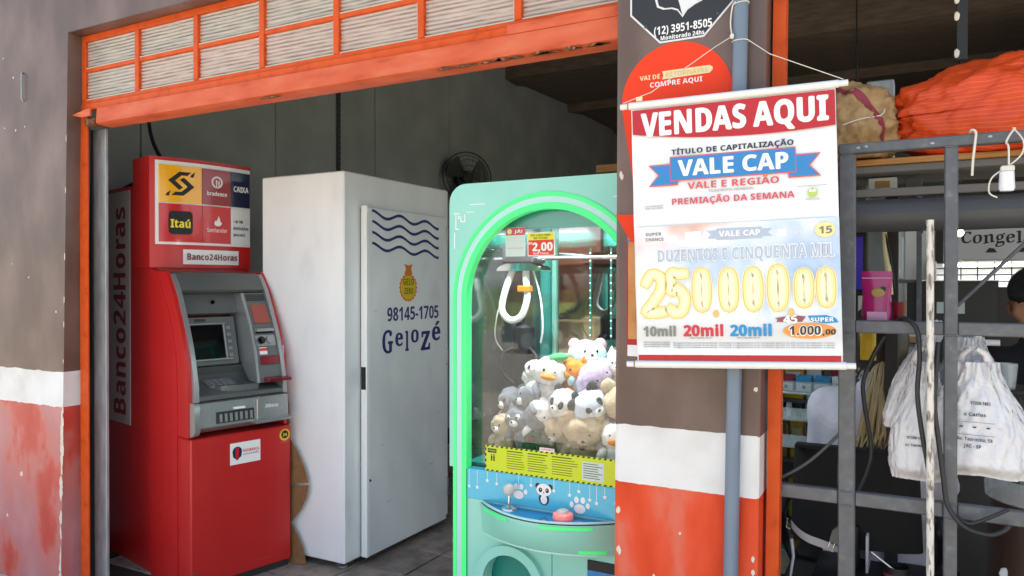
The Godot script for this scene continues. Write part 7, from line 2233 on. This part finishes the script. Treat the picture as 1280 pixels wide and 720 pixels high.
func build_shop_people() -> void:
	# seated woman, her back to the street, long blonde hair
	var t := thing("person", "seated person with long blonde hair and pale lavender top, seen from behind", "person", v3(-0.13, 0, -3.0))
	var y := 0.0
	put(t, "body", body_mesh([
		[v3(0, 0.56, 0), v3(0, 0.72, 0.01), 0.15, 0.135], [v3(-0.05, 0.72, 0.01), v3(-0.07, 1.0, 0.03), 0.11, 0.115], [v3(0.05, 0.72, 0.01), v3(0.07, 1.0, 0.03), 0.11, 0.115],
		[v3(-0.15, 1.06, 0.02), v3(0.15, 1.06, 0.02), 0.062, 0.062], [v3(0, 1.08, 0.02), v3(0, 1.17, 0.0), 0.055, 0.05],
		[v3(-0.17, 1.05, 0.02), v3(-0.2, 0.8, -0.02), 0.054, 0.045], [v3(-0.2, 0.8, -0.02), v3(-0.14, 0.76, -0.26), 0.042, 0.033],
		[v3(0.17, 1.05, 0.02), v3(0.2, 0.8, -0.02), 0.054, 0.045], [v3(0.2, 0.8, -0.02), v3(0.14, 0.76, -0.26), 0.042, 0.033],
		[v3(-0.09, 0.55, 0), v3(-0.1, 0.53, -0.42), 0.09, 0.065], [v3(0.09, 0.55, 0), v3(0.1, 0.53, -0.42), 0.09, 0.065],
		[v3(-0.1, 0.53, -0.42), v3(-0.1, 0.08, -0.4), 0.06, 0.04], [v3(0.1, 0.53, -0.42), v3(0.1, 0.08, -0.4), 0.06, 0.04],
		[v3(-0.1, 0.05, -0.38), v3(-0.1, 0.035, -0.52), 0.04, 0.032], [v3(0.1, 0.05, -0.38), v3(0.1, 0.035, -0.52), 0.04, 0.032]], 0.018, 0.05), M.shirt)
	put(t, "head", body_mesh([[v3(0, 1.2, -0.03), v3(0, 1.12, 0.0), 0.05, 0.052], [v3(0, 1.31, -0.01), v3(0, 1.3, -0.02), 0.085, 0.08], [v3(0, 1.24, -0.06), v3(0, 1.26, -0.05), 0.055, 0.06], [v3(0, 1.265, -0.115), v3(0, 1.28, -0.105), 0.012, 0.012]], 0.011, 0.03), M.skin)
	for sx in [-1.0, 1.0]:
		egg(t, "ear", v3(sx * 0.086, 1.27, -0.03), v3(0.012, 0.03, 0.018), M.skin)
		egg(t, "hand", v3(sx * 0.13, 0.76, -0.3), v3(0.035, 0.02, 0.06), M.skin)
	put(t, "hair_cap", body_mesh([[v3(0, 1.32, 0.012), v3(0, 1.28, 0.02), 0.102, 0.1], [v3(0, 1.3, 0.06), v3(0, 1.22, 0.085), 0.06, 0.03]], 0.012, 0.03), M.hair_dark)
	var hr := Node3D.new()
	hr.name = "ponytail"
	t.add_child(hr)
	var rng := RandomNumberGenerator.new()
	rng.seed = 31
	for k in 90:
		var a := rng.randf() * TAU
		var r := sqrt(rng.randf())
		var dx := cos(a) * r
		var dz := sin(a) * r
		var tip := rng.randf_range(0.0, 0.06)
		var w := rng.randf_range(-0.012, 0.012)
		tube(hr, "lock", [v3(0.02 + dx * 0.012, 1.235, 0.1 + dz * 0.01), v3(0.02 + dx * 0.03, 1.2, 0.122 + dz * 0.018), v3(0.012 + dx * 0.05 + w, 1.1, 0.145 + dz * 0.026), v3(0.002 + dx * 0.056 + w * 1.5, 1.0, 0.155 + dz * 0.028), v3(-0.012 + dx * 0.052 - w, 0.9 + tip, 0.16 + dz * 0.026)], [0.003, 0.006, 0.0075, 0.0065, 0.002], M.hair_blonde, 5)
	tube(hr, "hair_tie", [v3(0.005, 1.236, 0.1), v3(0.035, 1.236, 0.1)], 0.016, M.plastic_black, 10)
	t.position = v3(-0.13, 0.0, -2.98)
	# office chair
	var ch := thing("office_chair", "black office chair with broad backrest seen from behind", "chair", v3(-0.19, 0, -2.92))
	grid(ch, "backrest", 20, 14, func(u: float, w: float) -> Vector3:
		var a := TAU * u
		var c := cos(a)
		var s := sin(a)
		var px := signf(c) * pow(absf(c), 0.35) * 0.205 * (1.0 - 0.06 * w)
		var pz := signf(s) * pow(absf(s), 0.5) * 0.022
		var x2 := px / 0.205
		return v3(px, 0.62 + w * 0.325 - 0.02 * pow(absf(x2), 6.0) * w, 0.165 + pz - 0.05 * x2 * x2), M.mesh_black)
	box(ch, "backrest_top", v3(-0.185, 0.935, 0.13), v3(0.185, 0.949, 0.175), M.mesh_black, 0.007)
	tube(ch, "back_post", [v3(0, 0.7, 0.19), v3(0, 0.5, 0.2), v3(0, 0.43, 0.1)], 0.022, M.plastic_black, 10)
	box(ch, "seat", v3(-0.23, 0.41, -0.33), v3(0.23, 0.48, 0.12), M.mesh_black, 0.03)
	lathe(ch, "column", [Vector2(0.03, 0.08), Vector2(0.03, 0.41)], M.plastic_black, v3(0, 0, -0.1), 14)
	for k in 5:
		var a := TAU * k / 5
		tube(ch, "base_arm", [v3(0, 0.1, -0.1), v3(cos(a) * 0.28, 0.07, -0.1 + sin(a) * 0.28)], [0.025, 0.016], M.plastic_black, 8)
		lathe(ch, "castor", [Vector2(0.001, -0.004), Vector2(0.022, -0.004), Vector2(0.026, 0.02), Vector2(0.022, 0.046), Vector2(0.001, 0.05)], M.plastic_black, v3(cos(a) * 0.28, 0, -0.1 + sin(a) * 0.28), 12)
	for sx in [-1.0, 1.0]:
		tube(ch, "armrest", [v3(sx * 0.2, 0.45, -0.05), v3(sx * 0.25, 0.55, -0.05), v3(sx * 0.25, 0.68, 0.02), v3(sx * 0.25, 0.68, -0.2)], 0.018, M.plastic_black, 8, 4)
	# second person at the right edge, only part of a face with a dark cap
	var q := thing("person", "standing person in dark clothes and cap at the right edge of the shop", "person", v3(0.414, 1.403, -3.7))
	q.position.y = 0.0
	put(q, "body", body_mesh([
		[v3(-0.07, 0.9, 0), v3(-0.09, 1.12, 0.0), 0.12, 0.11], [v3(0.07, 0.9, 0), v3(0.09, 1.12, 0.0), 0.12, 0.11], [v3(-0.16, 1.19, -0.01), v3(0.16, 1.19, -0.01), 0.065, 0.065],
		[v3(0, 1.2, 0), v3(0, 1.3, 0.0), 0.06, 0.052], [v3(-0.19, 1.18, -0.01), v3(-0.22, 0.92, 0.02), 0.055, 0.045], [v3(0.19, 1.18, -0.01), v3(0.22, 0.92, 0.02), 0.055, 0.045],
		[v3(-0.22, 0.92, 0.02), v3(-0.17, 0.8, 0.18), 0.045, 0.034], [v3(0.22, 0.92, 0.02), v3(0.17, 0.8, 0.18), 0.045, 0.034],
		[v3(-0.09, 0.85, 0), v3(-0.1, 0.45, 0.0), 0.095, 0.07], [v3(0.09, 0.85, 0), v3(0.1, 0.45, 0.0), 0.095, 0.07], [v3(-0.1, 0.45, 0), v3(-0.1, 0.06, 0.0), 0.065, 0.045], [v3(0.1, 0.45, 0), v3(0.1, 0.06, 0.0), 0.065, 0.045],
		[v3(-0.1, 0.04, 0.0), v3(-0.1, 0.035, 0.14), 0.045, 0.038], [v3(0.1, 0.04, 0.0), v3(0.1, 0.035, 0.14), 0.045, 0.038]], 0.02, 0.05), M.shirt_dark)
	put(q, "head", body_mesh([[v3(0, 1.3, 0.0), v3(0, 1.38, 0.02), 0.05, 0.05], [v3(0, 1.46, -0.01), v3(0, 1.45, 0.01), 0.088, 0.085], [v3(0, 1.36, 0.055), v3(0, 1.4, 0.04), 0.042, 0.058], [v3(0, 1.45, 0.095), v3(0, 1.405, 0.113), 0.009, 0.014], [v3(-0.04, 1.4, 0.065), v3(0.04, 1.4, 0.065), 0.025, 0.025], [v3(-0.035, 1.462, 0.08), v3(0.035, 1.462, 0.08), 0.012, 0.012], [v3(-0.02, 1.37, 0.092), v3(0.02, 1.37, 0.092), 0.009, 0.009]], 0.008, 0.018), M.skin)
	for sx in [-1.0, 1.0]:
		egg(q, "eye", v3(sx * 0.032, 1.445, 0.083), v3(0.013, 0.006, 0.008), M.bead)
		egg(q, "ear", v3(sx * 0.09, 1.42, 0.0), v3(0.012, 0.03, 0.018), M.skin)
	put(q, "cap", body_mesh([[v3(0, 1.5, -0.01), v3(0, 1.495, 0.01), 0.096, 0.096], [v3(-0.05, 1.478, 0.1), v3(0.05, 1.478, 0.1), 0.022, 0.022]], 0.012, 0.03), M.cap_dark)
	q.rotation.y = -0.3
	q.scale = Vector3.ONE * 0.985


func build_street() -> void:
	# a parked hatchback, a house and trees across the road: what the glass mirrors
	var c := thing("parked_car", "dark hatchback parked across the street", "car", v3(-6.6, -0.13, 11.4), PI)
	var prof := [Vector2(-2.0, 0.25), Vector2(2.0, 0.25), Vector2(2.05, 0.5), Vector2(1.95, 0.72), Vector2(1.1, 0.9), Vector2(0.45, 1.38), Vector2(-1.2, 1.44), Vector2(-1.85, 1.0), Vector2(-2.05, 0.85), Vector2(-2.05, 0.4)]
	prism(c, "car_body", prof, "z", -0.82, 0.82, M.car_paint)
	for z in [[-0.825, -0.821], [0.821, 0.825]]:
		prism(c, "side_window", [Vector2(0.95, 0.92), Vector2(0.42, 1.3), Vector2(-0.35, 1.34), Vector2(-0.35, 0.92)], "z", z[0], z[1], M.car_glass)
		prism(c, "side_window", [Vector2(-0.42, 0.92), Vector2(-0.42, 1.34), Vector2(-1.15, 1.36), Vector2(-1.5, 0.98)], "z", z[0], z[1], M.car_glass)
	for x in [-1.3, 1.3]:
		for z in [-0.8, 0.66]:
			var w := Node3D.new()
			w.name = "wheel"
			c.add_child(w, true)
			w.position = v3(x, 0.3, z)
			disc(w, "tyre", v3(0, 0, -0.04), 0.3, 0.22, M.tyre, 28)
			disc(w, "rim", v3(0, 0, -0.045), 0.19, 0.23, M.rim, 20)
	for z in [-0.6, 0.6]:
		egg(c, "headlight", v3(1.98, 0.62, z), v3(0.08, 0.08, 0.16), M.chrome)
	var h := thing("house", "low house with reddish walls across the street", "house", v3(-22, -0.16, 52))
	box(h, "wall", v3(-9, 0, 0), v3(7, 3.2, 7), M.house_wall, 0.0)
	prism(h, "roof", [Vector2(-0.7, 3.2), Vector2(7.7, 3.2), Vector2(3.5, 5.4)], "x", -9.6, 7.6, M.house_roof)
	for x in [-6.0, -2.0, 3.0]:
		box(h, "window", v3(x, 1.0, -0.05), v3(x + 1.6, 2.3, -0.001), M.car_glass, 0.0)
	var cw := thing("utility_cabinet", "cream utility cabinet by the kerb opposite the shop", "cabinet", v3(-6.0, -0.13, 8.8))
	box(cw, "case", v3(-0.35, 0, -0.2), v3(0.35, 0.85, 0.2), M.cream_wall, 0.01)
	box(cw, "lid", v3(-0.38, 0.851, -0.23), v3(0.38, 0.9, 0.23), M.cream_wall, 0.01)
	var rng := RandomNumberGenerator.new()
	rng.seed = 77
	var spots := [[-34.0, 46.0, 6.5], [-13.0, 50.0, 7.5], [-3.0, 58.0, 8.0], [8.0, 50.0, 7.0], [22.0, 55.0, 8.0]]
	var names := ["far left", "left of the house gap", "middle", "right", "far right"]
	for k in spots.size():
		var e: Array = spots[k]
		var t := thing("street_tree", "leafy tree beyond the street, %s of five" % names[k], "tree", v3(e[0], -0.16, e[1]), 0.0, "trees across the street")
		tube(t, "trunk", [v3(0, 0, 0), v3(0.1, e[2] * 0.3, 0), v3(0, e[2] * 0.6, 0.1)], [0.25, 0.19, 0.1], M.bark, 8)
		var s := Shape.new()
		for i in 900:
			var d := Vector3(rng.randfn(), rng.randfn(), rng.randfn()).normalized() * pow(rng.randf(), 0.4)
			var p := v3(d.x * e[2] * 0.42, e[2] * 0.66 + d.y * e[2] * 0.32, d.z * e[2] * 0.42)
			var a := Vector3(rng.randfn(), rng.randfn(), rng.randfn()).normalized() * 0.32
			var b := a.cross(Vector3(rng.randfn(), rng.randfn(), rng.randfn())).normalized() * 0.2
			s.flat4(p - a, p - b, p + a, p + b, d + Vector3.UP * 0.3)
		done(s, t, "crown", M.leaf)
